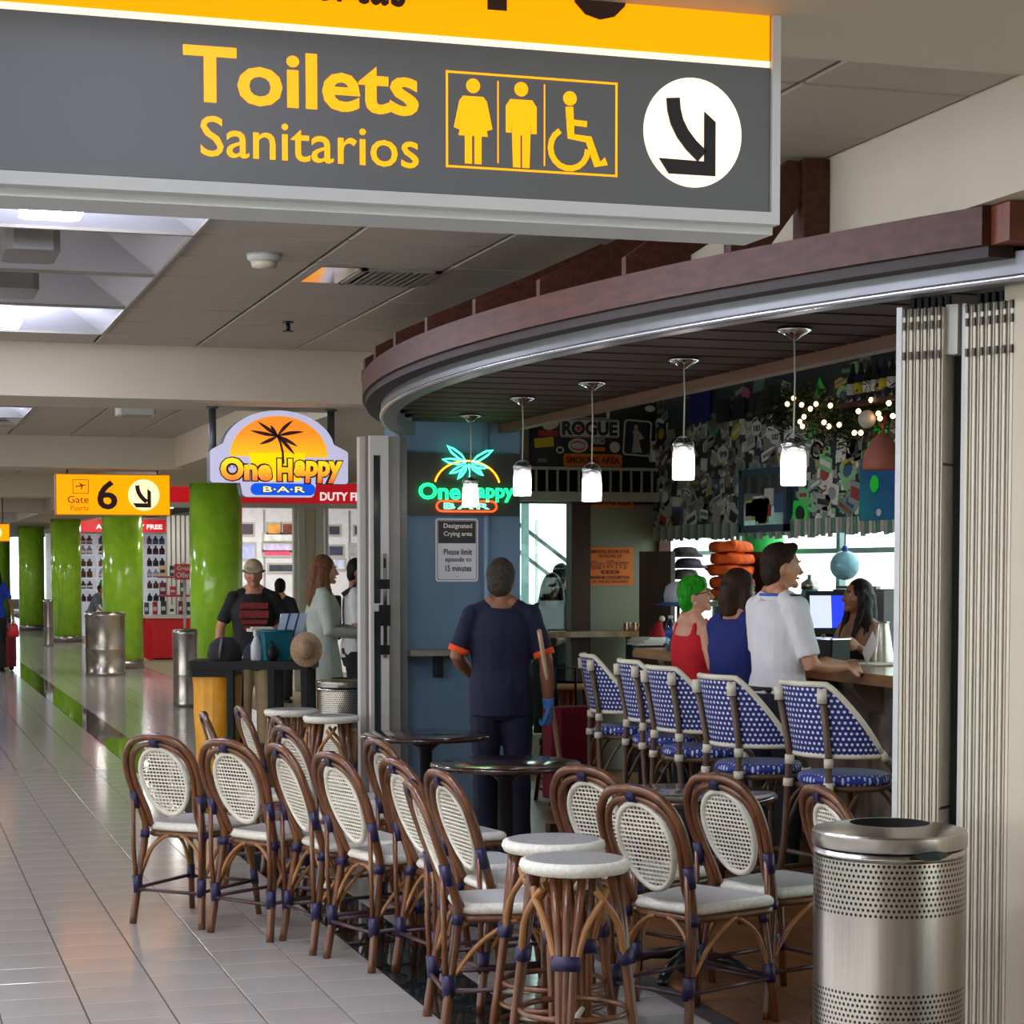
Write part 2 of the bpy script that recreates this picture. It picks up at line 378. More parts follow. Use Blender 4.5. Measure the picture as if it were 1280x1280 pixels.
# out-of-view row of lamps, added to brighten the floor and shutters
for i, y in enumerate((-3.2, -.8, 1.6, 4.4, 6.8, 9.2, 14.2, 17, 20, 23.4, 27, 32, 36, 41, 45, 51, 55, 61, 66)):
    t = thing('ceiling_light', 'plain square lit ceiling light, %s of the row over the far side of the walkway' % ORD[i], 'light', (-2.2, y, CEIL-.002), 0, 'ceiling lights over the far side of the walkway')
    MB().cbox((0,0,-.02), .62, .62, .03).build('frame', M_grid, t); MB().cbox((0,0,-.04), .5, .5, .012).build('lamp', M_lampon2 if y < 12 else M_lampon3, t)
# ================================================================== outer walls
struct(MB().box(-6.2, -6, -4, 80, 0, .5).box(-6.2, -6, -4, 80, 2.6, 3.2).box(-6.2,-6,20,80,.5,2.6).build('wall_left', M_wall))
for k, y in enumerate((-3.5, 2, 7.5, 13, 18.5)):
    struct(MB().box(-6.15,-6.05,y-.06,y+.06,.5,2.6).build('window_%d' % (k+1), M_white))
struct(MB().box(-6, 7, -4.2, -4, 0, 3.2).build('wall_front', M_wall))
struct(MB().box(-6, 9, 80, 80.2, 0, .4).box(-6, 9, 80, 80.2, 2.75, 3.3).build('wall_back', mat('pale_far_wall', (200,200,196), .7)))
fw = struct(MB().box(-6, 9, 80.05, 80.07, .4, 2.75).build('window_8', M_glass)); fm_ = MB()  # far-end glazing added so sky light brightens the concourse
for k in range(11): fm_.box(-6+1.5*k-.05, -6+1.5*k+.05, 79.98, 80.04, .4, 2.75)
fm_.build('window_frame', M_white, fw)
# bar right side wall and jamb beside the shutters
struct(MB().box(3.3, 7, 4.5, 4.65, 0, CEIL).build('wall_side', M_wall))
struct(MB().box(3.185, 3.42, 4.66, 5.42, 0, SOF).build('trim_10', M_wall))
# exterior glazing behind the bar and smoking room
gl = MB()
M_mull = mat('pale_mullion', (170,196,200), .4)
wx = 7.0
win = struct(MB().box(wx, wx+.02, 4.6, 18.5, .02, CEIL).box(4.66, wx, 18.5, 18.52, .02, CEIL).build('window_6', M_glass))
mu = MB()
for y in (4.7, 6.6, 8.5, 10.4, 12.3, 14.2, 16.1, 18.0): mu.box(wx-.06, wx-.005, y-.03, y+.03, 0, CEIL)
mu.box(wx-.05, wx-.005, 4.6, 18.5, 1.74, 1.78).box(wx-.05, wx-.005, 4.6, 18.5, 0, .1).box(4.66, wx, 18.44, 18.49, 0, .1)
for x in (4.75, 5.78, 6.9): mu.box(x-.03, x+.03, 18.43, 18.49, 0, CEIL)

mu.build('window_frame', M_mull, win)
struct(MB().box(7.1, 70, -20, 18.7, -.4, -.3).prism([(5.2,18.64),(70,18.64),(70,90),(8.8,90),(8.8,32)], -.4, -.3).build('ground', mat('bright_apron_concrete', (226,226,220), .9)))
struct(MB().prism([(5.0,18.62),(5.1,18.62),(8.7,32),(8.7,80),(8.6,80),(8.6,32.0)], 0, 3.3).build('wall_shop', mat('shop_wall_white', (214,214,212), .6)))
# ================================================================== bar shell
# blue pier at the near end of the smoking room
struct(MB().box(3.14, 3.95, 12.72, 13.1, 0, CEIL).build('wall_pier', M_blue))
# end wall of the bar at y = 15.53: piers, sill, header around the glass pane
EW = 15.53
ew = struct(MB().box(5.40, 6.0, EW, EW+.12, 0, 2.16).box(3.95, 6.0, EW, EW+.12, 2.45, CEIL).box(3.95, 5.4, EW, EW+.12, 0, .3).box(3.95, 6, EW, EW+.12, 2.14, 2.2).build('wall_end', M_greywall))
struct(MB().box(3.95, 5.25, EW+.03, EW+.05, .3, 2.14).build('window_7', M_glass))
struct(MB().box(5.24, 5.40, EW-.04, EW+.1, 0, 2.16).build('trim_11', M_brown))
struct(MB().box(5.98, 6.08, EW-.06, EW+.1, 0, 2.05).build('trim_12', mat('reddish_post', (104,44,26), .5, var=.2)))
# smoking room beyond
struct(MB().box(4.62, 4.70, EW+.12, 18.5, 0, CEIL).box(3.95, 4.0, 13.4, EW+.12, 0, CEIL).build('wall_smoking', mat('smoke_wall', (170,172,160), .7)))
# sticker-covered bulkhead over the back bar
SWX = 5.95
sw = struct(MB().box(SWX, SWX+.12, 4.7, EW, 1.9, CEIL).build('wall_bulkhead', mat('bulkhead_blue_paint', (40,52,66), .6, var=.15, scale=6)))
# ================================================================== pergola canopy of the bar
ys = [5.2+ (12.46-5.2)*i/36 for i in range(37)]
def arc_strip(off0, off1, z0, z1, name, m, yr=ys):
    mb = MB(); vs = []
    for y in yr:
        for o, z in ((off0,z0),(off1,z0),(off1,z1),(off0,z1)): vs.append((arc_x(y,o), y, z))
    n = len(yr); mb.add(vs, [(i*4+k, (i+1)*4+k, (i+1)*4+(k+1)%4, i*4+(k+1)%4) for i in range(n-1) for k in range(4)]+[(0,1,2,3),tuple((n-1)*4+k for k in (3,2,1,0))])
    return mb
can = thing('pergola_canopy', 'curved dark wooden pergola canopy over the bar front', 'canopy', (0,0,0))
arc_strip(0, .07, 2.548, 2.656, 'b', M_wood).build('curved_beam', M_wood, can)
MB().box(3.01, 3.9, 5.1, 5.2, 2.548, 2.656).build('end_beam', M_wood2, can)
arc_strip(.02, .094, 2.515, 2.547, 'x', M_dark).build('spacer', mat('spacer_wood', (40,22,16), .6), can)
rm = MB()
y = 5.6
raf = None
def rafter_mesh(L):
    mb = MB()  # sloped board from the curved beam up to the ceiling at the bulkhead, with its upright
    for yy in (-.022,): 
        mb.add([(0,yy,0),(.12,yy,0),(L-.09,yy,.17),(L-.09,yy,.302),(L-.14,yy,.302),(0,yy,.06)]+[(0,yy+.044,0),(.12,yy+.044,0),(L-.09,yy+.044,.17),(L-.09,yy+.044,.302),(L-.14,yy+.044,.302),(0,yy+.044,.06)],
            [(0,1,2,3,4,5),(11,10,9,8,7,6),(0,6,7,1),(1,7,8,2),(2,8,9,3),(3,9,10,4),(4,10,11,5),(5,11,6,0)])
    mb.box(L-.09, L-.005, -.045, .045, 0, .307)
    return mb
for y in (6.2, 6.78, 7.4, 8.02, 8.66, 9.27, 9.87, 10.48, 11.1, 11.7):
    xx = arc_x(y); L = BX-xx
    rafter_mesh(L).build('rafter', M_wood, can, (xx, y, 2.657))
# flat soffit of joists and boards over the bar stools
dk = MB(); n = len(ys); vs = []
for yv in ys:
    vs += [(arc_x(yv,.2), yv, 2.60), (3.84, yv, 2.60), (3.84, yv, 2.64), (arc_x(yv,.2), yv, 2.64)]
dk.add(vs, [(i*4+k, (i+1)*4+k, (i+1)*4+(k+1)%4, i*4+(k+1)%4) for i in range(n-1) for k in range(4)])
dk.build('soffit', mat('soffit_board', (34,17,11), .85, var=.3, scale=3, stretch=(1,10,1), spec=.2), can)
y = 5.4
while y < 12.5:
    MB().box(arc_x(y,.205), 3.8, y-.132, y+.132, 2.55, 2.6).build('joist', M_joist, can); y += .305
MB().box(3.8, 3.87, 5.2, 12.72, 2.50, 2.655).build('back_beam', mat('back_beam_wood', (90,58,36), .5, var=.3, scale=4, stretch=(8,1,8)), can)
# ceiling behind the pergola is the painted slab of the hall (already 'ceiling')
# aluminium track of the folding shutters
trk = thing('shutter_track', 'curved aluminium track under the pergola beam that carries the folding shutters', 'track', (0,0,0))
ys2 = [5.0]+ys
arc_strip(.10, .19, 2.455, 2.535, 't', M_alu, ys2).build('channel', mat('track_grey', (118,118,120), .4, .6, var=.05), trk)
tb = MB(); tb.tube([(arc_x(v,.105), v, 2.462) for v in ys2], .011, 8); tb.build('lip', mat('track_lip', (190,190,194), .25, .8), trk)
# ================================================================== lettering
FONT = None
def text_mesh(s, name, m, depth=.004, bold=0, outline=0, res=3, sp=1.0):
    """flat lettering in the xz plane, lower left corner at the origin, unit size; returns mesh, width, height"""
    cu = bpy.data.curves.new(name, 'FONT'); cu.body = s; cu.size = 1; cu.resolution_u = res; cu.align_x = 'LEFT'; cu.space_character = sp
    cu.space_line = .95
    if outline: cu.fill_mode = 'NONE'; cu.bevel_depth = outline; cu.bevel_resolution = 1
    else: cu.extrude = .01; cu.offset = bold
    o = bpy.data.objects.new(name, cu)
    me = baked(o)
    bpy.data.objects.remove(o); bpy.data.curves.remove(cu)
    xs = [v.co.x for v in me.vertices]; yy = [v.co.y for v in me.vertices]
    x0, x1, y0, y1 = min(xs), max(xs), min(yy), max(yy)
    for v in me.vertices: v.co = Vector((v.co.x-x0, -v.co.z, v.co.y-y0))
    me.materials.clear(); me.materials.append(m); me.name = name
    return me, x1-x0, y1-y0
def put_text(s, m, parent, x0, x1, z0, z1, y, name='lettering', bold=0, outline=0, depth=None, M=None, shear=0, sp=1.0, fnz=None):
    """fit the words in the rectangle x0..x1, z0..z1 of the plane y (parent space), front towards -y"""
    me, w_, h_ = text_mesh(s, name, m, bold=bold, outline=outline, sp=sp)
    sx, sz = (x1-x0)/w_, (z1-z0)/h_
    for v in me.vertices:
        x, yy, z = v.co
        v.co = Vector((x0+x*sx+shear*z*sz, y+(yy*(depth/.02 if depth else .2) if not outline else yy*sx), z0+z*sz))
    me.update(); o = place(me, name, parent)
    if M: o.matrix_local = M
    return o
def plate(mb, pts, y, d=.002, m=0):
    """flat polygon (x,z) in the plane y, thickness d towards -y"""
    return mb.prism(pts, 0, d, m, fn=lambda a, b, c: (a, y-c, b))
def circ(cx, cz, rx, rz=None, n=32, a0=0, a1=2*PI):
    rz = rz or rx; return [(cx+rx*math.cos(a0+(a1-a0)*i/n), cz+rz*math.sin(a0+(a1-a0)*i/n)) for i in range(n if abs(a1-a0-2*PI) < 1e-6 else n+1)]
def rrect(x0, x1, z0, z1, r, n=5):
    p = []
    for cx, cz, a in ((x1-r,z1-r,0),(x0+r,z1-r,PI/2),(x0+r,z0+r,PI),(x1-r,z0+r,1.5*PI)):
        p += [(cx+r*math.cos(a+PI/2*i/n), cz+r*math.sin(a+PI/2*i/n)) for i in range(n+1)]
    return p
def ribbon(pts, w):
    L, R = [], []
    for i, p in enumerate(pts):
        a = Vector(pts[max(i-1,0)]); b = Vector(pts[min(i+1,len(pts)-1)]); d = (b-a).normalized(); nrm = Vector((-d.y, d.x))*w/2
        L.append(tuple(Vector(p)+nrm)); R.append(tuple(Vector(p)-nrm))
    return L, R
def strip2d(mb, pts, w, y, d=.002, m=0):
    L, R = ribbon([Vector(p) for p in pts], w)
    for i in range(len(pts)-1): plate(mb, [L[i], L[i+1], R[i+1], R[i]], y, d, m)
def arrow_down_right(mb, cx, cz, r, y, d=.003, m=0):
    """the curved arrow pointing down to the right used on all the wayfinding signs"""
    U = lambda x, z: (cx+r*x, cz+r*z)
    sh = [(-.42,.62),(-.40,.40),(-.34,.18),(-.22,-.04),(-.05,-.24),(.18,-.44)]
    strip2d(mb, [U(*p) for p in sh], r*.27, y, d, m)
    plate(mb, [U(.22,.40),U(.45,.22),U(.45,-.80),U(.22,-.80)], y, d, m)
    plate(mb, [U(-.70,-.52),U(-.50,-.80),U(.45,-.80),U(.45,-.54)], y, d*.98, m)
G_yel = glow('sign_amber_glow', (255,158,0), .98); G_yel2 = glow('sign_amber_letter', (255,166,12), .95)
G_wht = glow('sign_white_glow', (255,232,205), 1.0); G_cream = glow('sign_cream_glow', (255,226,180), 1.0)
M_sgrey = mat('sign_grey_face', (74,77,77), .42, var=.02, emit=.13, ecol=(150,150,150)); M_sdark = mat('sign_dark_print', (54,24,22), .5)  # grey face given a faint glow though it is not backlit
M_frame = mat('sign_alu_frame', (208,210,208), .4, var=.02, emit=0)
# ---------------------------------------------------- big hanging sign overhead
SY = 3.52
s1 = thing('hanging_sign', 'big hanging amber and grey Toilets Sanitarios sign with white arrow, overhead', 'sign', (0,0,0))
pR = on_y(959, 264, SY); pL = on_y(0, 216, SY); zb = on_y(640, 249, SY).z; xR = pR.x; xL = xR-2.35
zdiv = on_y(640, 57, SY).z; zt = 2*zdiv-zb+.06
MB().box(xL, xR+.008, SY, SY+.16, zb, zt-.002).build('housing', mat('sign_housing', (120,118,108), .5), s1)
fb = MB().box(xL, xR+.02, SY-.012, SY+.17, zb-.022, zb).box(xL, xR+.02, SY+.02, SY+.15, zb-.036, zb-.022).box(xR+.004, xR+.02, SY-.012, SY+.17, zb, zt)
fb.build('frame', M_frame, s1)
MB().box(xL, xR, SY-.006, SY-.0005, zb+.002, zdiv-.006).build('grey_panel', M_sgrey, s1)
MB().box(xL, xR, SY-.006, SY-.0005, zdiv+.006, zt).build('amber_panel', G_yel, s1)
MB().box(xL, xR, SY-.008, SY-.0005, zdiv-.0055, zdiv+.0055).build('white_strip', G_wht, s1)
Q = lambda px, py: on_y(px, py, SY)
yy = SY-.0065
a, b = Q(228,62), Q(522,146); base = Q(262,130).z
put_text('Toilets', G_yel2, s1, a.x, b.x, base, Q(246,58).z, yy, bold=.022)
a, b = Q(250,196), Q(522,206); put_text('Sanitarios', G_yel2, s1, a.x, b.x, a.z, Q(262,146).z, yy, bold=.004)
put_text('Puertas', M_sdark, s1, Q(330,8).x, Q(506,8).x, Q(470,8).z, Q(470,-58).z, yy, bold=.004)
put_text('1', M_sdark, s1, Q(608,10).x, Q(632,14).x, Q(620,14).z, Q(620,-110).z, yy, bold=.02)
put_text('8', M_sdark, s1, Q(712,20).x, Q(784,20).x, Q(750,26).z, Q(750,-110).z, yy, bold=.02)
# pictogram box
pic = MB(); A, B, D, E = Q(556,91), Q(770,103), Q(770,220), Q(556,212); z0, z1, x0, x1 = (D.z+E.z)/2, (A.z+B.z)/2, A.x, B.x
t_ = .0035
for q in ((x0,x1,z1-t_,z1),(x0,x1,z0,z0+t_),(x0,x0+t_,z0,z1),(x1-t_,x1,z0,z1)): pic.box(q[0],q[1],yy-.002,yy,q[2],q[3])
for px in (621, 679): X = Q(px,150).x; pic.box(X-.001, X+.001, yy-.002, yy, z0+.012, z1-.012)
hh = z1-z0
def woman(cx):
    plate(pic, circ(cx, z0+hh*.86, hh*.075), yy); 
    plate(pic, [(cx-hh*.11,z0+hh*.75),(cx+hh*.11,z0+hh*.75),(cx+hh*.15,z0+hh*.70),(cx+hh*.21,z0+hh*.42),(cx+hh*.15,z0+hh*.40),(cx+hh*.10,z0+hh*.58),(cx+hh*.16,z0+hh*.34),(cx-hh*.16,z0+hh*.34),(cx-hh*.10,z0+hh*.58),(cx-hh*.15,z0+hh*.40),(cx-hh*.21,z0+hh*.42),(cx-hh*.15,z0+hh*.70)], yy)
    for s in (-1,1): plate(pic, [(cx+s*hh*.015,z0+hh*.34),(cx+s*hh*.09,z0+hh*.34),(cx+s*hh*.09,z0+hh*.05),(cx+s*hh*.015,z0+hh*.05)], yy)
def man(cx):
    plate(pic, circ(cx, z0+hh*.86, hh*.075), yy)
    plate(pic, [(cx-hh*.12,z0+hh*.75),(cx+hh*.12,z0+hh*.75),(cx+hh*.17,z0+hh*.68),(cx+hh*.17,z0+hh*.40),(cx+hh*.11,z0+hh*.40),(cx+hh*.10,z0+hh*.60),(cx+hh*.10,z0+hh*.38),(cx-hh*.10,z0+hh*.38),(cx-hh*.10,z0+hh*.60),(cx-hh*.11,z0+hh*.40),(cx-hh*.17,z0+hh*.40),(cx-hh*.17,z0+hh*.68)], yy)
    for s in (-1,1): plate(pic, [(cx+s*hh*.012,z0+hh*.38),(cx+s*hh*.10,z0+hh*.38),(cx+s*hh*.09,z0+hh*.04),(cx+s*hh*.012,z0+hh*.04)], yy)
woman(Q(590,150).x); man(Q(650,155).x)
cx = Q(712,160).x
plate(pic, circ(cx-.002, z0+hh*.80, hh*.075), yy)
strip2d(pic, [(cx-.003,z0+hh*.71),(cx,z0+hh*.40),(cx+hh*.20,z0+hh*.38),(cx+hh*.30,z0+hh*.12),(cx+hh*.40,z0+hh*.16)], hh*.085, yy)
strip2d(pic, [(cx,z0+hh*.55),(cx+hh*.18,z0+hh*.54)], hh*.06, yy)
strip2d(pic, [(cx-hh*.02+hh*.21*math.cos(a), z0+hh*.27+hh*.21*math.sin(a)) for a in [math.radians(120+i*20) for i in range(13)]], hh*.06, yy)
pic.build('pictogram', G_yel2, s1)
c = Q(864,167); r = (Q(925,170).x-Q(803,166).x)/2
plate(MB(), circ(c.x, c.z, r, r*1.03, 48), yy).build('arrow_disc', G_wht, s1)
ar = MB(); arrow_down_right(ar, c.x, c.z, r, yy-.003); ar.build('arrow', mat('arrow_print', (30,24,24), .6), s1)
# ---------------------------------------------------- Gate 6 sign hung below the second cross beam
def gate_sign(y, px0, px1, py0, py1, label, full=True):
    g = thing('gate_sign', label, 'sign'); A, B = on_y(px0, py0, y), on_y(px1, py1, y); x0, x1, z1, z0 = A.x, B.x, A.z, B.z; w_ = x1-x0; h_ = z1-z0
    MB().box(x0-.012, x1+.012, y+.005, y+.14, z0-.012, z1+.012).build('housing', mat('gate_sign_housing', (200,140,60), .5), g)
    MB().box(x0, x1, y-.002, y+.005, z0, z1).build('amber_panel', G_yel, g)
    for f in (.1, .9): MB().tube([(x0+w_*f, y+.07, z1+.01), (x0+w_*f, y+.07, SOF-.01)], .008, 6).build('hanger', M_black, g)
    cx, cz, r = x0+w_*.77, z0+h_*.5, h_*.40
    plate(MB(), circ(cx, cz, r), y-.002, .004).build('arrow_disc', G_cream, g)
    ar = MB(); arrow_down_right(ar, cx, cz, r, y-.007); ar.build('arrow', M_sdark, g)
    if full:
        put_text('6', M_sdark, g, x0+w_*.355, x0+w_*.535, z0+h_*.12, z0+h_*.87, y-.004, bold=.02)
        put_text('Gate', mat('gate_brown', (120,66,10), .5), g, x0+w_*.095, x0+w_*.28, z0+h_*.28, z0+h_*.46, y-.004, bold=.004)
        put_text('Puerta', mat('puerta_ochre', (196,110,10), .5), g, x0+w_*.12, x0+w_*.28, z0+h_*.09, z0+h_*.23, y-.004)
        p = MB(); q = (x0+w_*.14, x0+w_*.28, z0+h_*.52, z0+h_*.88); t = .006
        for e in ((q[0],q[1],q[2],q[2]+t),(q[0],q[1],q[3]-t,q[3]),(q[0],q[0]+t,q[2],q[3]),(q[1]-t,q[1],q[2],q[3])): p.box(e[0],e[1],y-.008,y-.002,e[2],e[3])
        mx, mz = (q[0]+q[1])/2, (q[2]+q[3])/2; s = w_*.045
        plate(p, [(mx-s,mz-s*.15),(mx+s,mz+s*.25),(mx+s*1.1,mz+s*.45),(mx-s,mz+s*.1)], y-.003, .004)
        plate(p, [(mx+s*.1,mz+s*.2),(mx-s*.35,mz+s*.75),(mx-s*.15,mz+s*.75),(mx+s*.5,mz+s*.3)], y-.003, .004); plate(p, [(mx+s*.1,mz),(mx+s*.05,mz-s*.6),(mx+s*.2,mz-s*.6),(mx+s*.45,mz+s*.15)], y-.003, .004)
        p.build('plane_symbol', mat('gate_brown', (120,66,10)), g)
    return g
gate_sign(21.75, 70.5, 212, 593, 643.5, 'amber hanging Gate 6 sign with curved arrow in a white disc')
gate_sign(31.0, -66, 11.5, 655, 676, 'farther amber hanging sign cut off at the left picture edge', False)
# ---------------------------------------------------- One Happy Bar lightbox
OY = 12.95
def sun_palm(y, cx, cz, s, mb):
    for a, L, dr in ((168,1.0,.10),(140,.92,.35),(120,.50,.2),(50,.85,.35),(12,.95,.12),(-28,.80,-.05),(205,.72,-.02),(-48,.9,-.05)):
        a = math.radians(a); pts = []
        for i in range(6): q = i/5; pts.append((cx+math.cos(a)*L*q*s, cz+math.sin(a)*L*q*s-dr*.3*s*q*q))
        L_, R_ = ribbon([Vector(p) for p in pts], 1); 
        wd = [.02,.06,.085,.075,.05,.0]
        Lp = [Vector(p)+(Vector(l)-Vector(p))*w_*s*2 for p, l, w_ in zip(pts, L_, wd)]; Rp = [Vector(p)+(Vector(l)-Vector(p))*w_*s*1 for p, l, w_ in zip(pts, R_, wd)]
        for i in range(5): plate(mb, [tuple(Lp[i]),tuple(Lp[i+1]),tuple(Rp[i+1]),tuple(Rp[i])][:3 if i == 4 else 4] if False else [tuple(Lp[i]),tuple(Lp[i+1]+Vector((.0002,.0001))),tuple(Rp[i+1]),tuple(Rp[i])], y, .002)
    strip2d(mb, [(cx,cz),(cx+.10*s,cz-.25*s),(cx+.17*s,cz-.55*s),(cx+.19*s,cz-.95*s)], .075*s, y)
def grad(name, lo, hi, z0, z1, e):
    m = bpy.data.materials.new(name); m.use_nodes = True; nt = m.node_tree; b = nt.nodes['Principled BSDF']
    tc = nt.nodes.new('ShaderNodeTexCoord'); sp = nt.nodes.new('ShaderNodeSeparateXYZ'); mr = nt.nodes.new('ShaderNodeMapRange'); rp = nt.nodes.new('ShaderNodeValToRGB')
    nt.links.new(tc.outputs['Object'], sp.inputs[0]); nt.links.new(sp.outputs[2], mr.inputs[0]); mr.inputs[1].default_value = z0; mr.inputs[2].default_value = z1
    nt.links.new(mr.outputs[0], rp.inputs[0]); rp.color_ramp.elements[0].color = lin(lo); rp.color_ramp.elements[1].color = lin(hi)
    nt.links.new(rp.outputs[0], b.inputs['Base Color']); nt.links.new(rp.outputs[0], b.inputs['Emission Color']); b.inputs['Emission Strength'].default_value = e
    return m
ob = thing('bar_lightbox', 'illuminated One Happy Bar sign with palm on orange sun, hung on two poles', 'sign')
P = lambda px, py: on_y(px, py, OY); K = lambda px, py: (P(px,py).x, P(px,py).z)
x0, x1 = P(263,580).x, P(435,580).x; zW, zB = P(345,562.5).z, P(345,604).z; cxs = P(349,580).x
R = (P(416,570).x-P(276,570).x)/2; ztop = P(349,513).z; cz0 = zW-.0; 
outline = [(x0+.012,zB),(x0,zB+.012),(x0,zW-.012),(x0+.012,zW)]
outline += [(cxs-R*math.cos(a), zW+(ztop-zW)*math.sin(a)) for a in [PI*i/20 for i in range(1,20)]]
outline += [(x1-.012,zW),(x1,zW-.012),(x1,zB+.012),(x1-.012,zB)]
zb2 = P(345,621.5).z; xa, xb = P(303,610).x, P(393,610).x
outline += [(xb+.012,zB)]+[(xb-.03+.03*math.cos(a), zb2+.03+.03*math.sin(a)) for a in [-PI/2*i/4 for i in range(5)]]+[(xa+.03-.03*math.sin(a), zb2+.03-.03*math.cos(a)) for a in [PI/2*i/4 for i in range(5)]]+[(xa-.012,zB)]
plate(MB(), outline, OY+.15, .14).build('housing', mat('lightbox_side', (92,88,104), .5), ob)
plate(MB(), outline, OY+.01, .01).build('face', glow('lightbox_lilac', (214,212,242), .66, (120,118,140)), ob)
sun = [(cxs-(R-.045)*math.cos(a), P(345,571).z+.0+(ztop-.035-P(345,571).z)*math.sin(a)) for a in [PI*i/24 for i in range(25)]]
plate(MB(), sun, OY-.0005, .002).build('sun', grad('sun_print', (255,214,0), (250,140,30), P(0,590).z, P(0,535).z, .72), ob)
mid = MB(); plate(mid, [K(311,566),K(382,566),K(376,601),K(318,601)], OY-.0022, .001); mid.build('sun_glow', glow('sun_yellow', (255,218,0), .65), ob)
pm_ = MB(); sun_palm(OY-.003, P(347,546).x, P(347,545).z, .185, pm_); pm_.build('palm', mat('palm_print', (58,20,14), .5), ob)
M_lo = grad('letter_gradient', (246,100,40), (255,226,20), P(0,598).z, P(0,570).z, .7); M_pl = mat('letter_outline_print', (60,22,30), .5)
def happy(parent, y, kx, mats, d=.003, b1=.22, b2=.045):
    for i, (s, xa, xb, zz0, zz1, sh) in enumerate(kx):
        put_text(s, mats[1], parent, xa-.008, xb+.008, zz0-.008, zz1+.008, y, 'letter_outline', bold=b1*.5, depth=.002, shear=sh)
        put_text(s, mats[0], parent, xa, xb, zz0, zz1, y-.0015, 'lettering', bold=b2, depth=.003, shear=sh)
happy(ob, OY-.0045, [('One', P(271,0).x, P(336,0).x, P(0,597).z, P(0,567.5).z, 0), ('H', P(343,0).x, P(362,0).x, P(0,597).z, P(0,568).z, 0), ('appy', P(364,0).x, P(424,0).x, P(0,599).z, P(0,570).z, .05)], (M_lo, M_pl))
plate(MB(), rrect(P(309,0).x, P(391,0).x, P(0,615.5).z, P(0,600).z, .037), OY-.0005, .002).build('bar_panel', glow('bar_blue', (6,80,214), .75), ob)
put_text('B\u00b7A\u00b7R', M_pl, ob, P(323.5,0).x, P(379.5,0).x, P(0,612.3).z, P(0,603).z, OY-.003, 'letter_outline', bold=.05, depth=.001)
put_text('B\u00b7A\u00b7R', glow('bar_letter_yellow', (255,238,150), .9), ob, P(325,0).x, P(378,0).x, P(0,611.5).z, P(0,604).z, OY-.0035, bold=.012, depth=.002)
sm = MB(); fx, fz = P(285,0).x, P(0,582).z
for s in (-1,1): plate(sm, circ(fx+s*.013+.002, fz+.012, .0035, .006, 10), OY-.0085, .001)
strip2d(sm, [(fx+.034*math.cos(a), fz+.034*math.sin(a)) for a in [PI*1.15+i*PI*.7/8 for i in range(9)]], .006, OY-.0085, .001); stuff(sm.build('smile', M_pl, ob))
for px in (268, 417): X = P(px,540).x; MB().tube([(X, OY+.08, P(px,585).z), (X, OY+.08, SOF-.012)], .024, 12).lathe([(.04,0),(.04,.012)], 12, (X, OY+.08, SOF-.022)).build('pole', mat('pole_grey', (92,92,96), .4, .5), ob)
# ---------------------------------------------------- neon sign on the blue pier
NY = 12.72
nb = thing('neon_sign', 'glowing green and orange neon One Happy Bar sign with palm on dark board', 'sign')
N = lambda px, py: on_y(px, py, NY-.06); NK = lambda px, py: Vector((N(px,py).x, NY-.075, N(px,py).z))
MB().box(N(508,0).x, N(650,0).x, NY-.05, NY-.002, N(0,640).z, N(0,557).z).build('backboard', mat('neon_board', (40,44,36), .5), nb)
G_ng = glow('neon_green', (20,255,120), 4.2, (40,200,120)); G_nc = glow('neon_aqua', (60,255,200), 4.5, (120,220,190)); G_no = glow('neon_orange', (255,150,20), 3.6, (220,140,40)); G_nr = glow('neon_red', (255,60,24), 4.0, (220,60,40)); G_nw = glow('neon_letter_white', (120,255,190), 3.4, (160,230,190))
for s, a, b, z0_, z1_ in (('One', 521, 574, 619, 597), ('Happy', 578, 642, 622, 597)):
    put_text(s, G_ng, nb, N(a,0).x, N(b,0).x, N(0,z0_).z, N(0,z1_).z, NY-.075, 'neon_lettering', bold=0, outline=.028)
put_text('BAR', G_nw, nb, N(553,0).x, N(611,0).x, N(0,631.5).z, N(0,623.5).z, NY-.075, 'neon_lettering', outline=.022, sp=1.25)
r_ = rrect(N(544,0).x, N(620,0).x, N(0,634.5).z, N(0,621).z, .035); MB().tube([(a, NY-.07, b) for a, b in r_], .006, 6, closed=True).build('neon_pill', G_nr, nb)
arcp = [(N(583,0).x+ (N(624,0).x-N(583,0).x)*math.cos(a), NY-.07, N(0,602).z+(N(0,567).z-N(0,602).z)*math.sin(a)) for a in [PI*(.06+.88*i/24) for i in range(25)]]
MB().tube(arcp, .006, 6).build('neon_arc', G_no, nb)
for a, L in ((170,.175),(140,.18),(205,.14),(232,.12),(28,.185),(-12,.13),(-38,.12)):
    a = math.radians(a); c = NK(585, 580); d = Vector((math.cos(a),0,math.sin(a))); e = Vector((-d.z,0,d.x))
    lf = [c+d*L*q+e*w_*L for q, w_ in ((.12,0),(.4,.09),(.75,.1),(1,.02),(.75,-.05),(.4,-.08))]
    MB().tube(lf, .006, 6, closed=True).build('neon_frond', G_nc, nb)
MB().tube([NK(585,580), NK(587,590), NK(586,598)], .006, 6).build('neon_trunk', G_nc, nb)
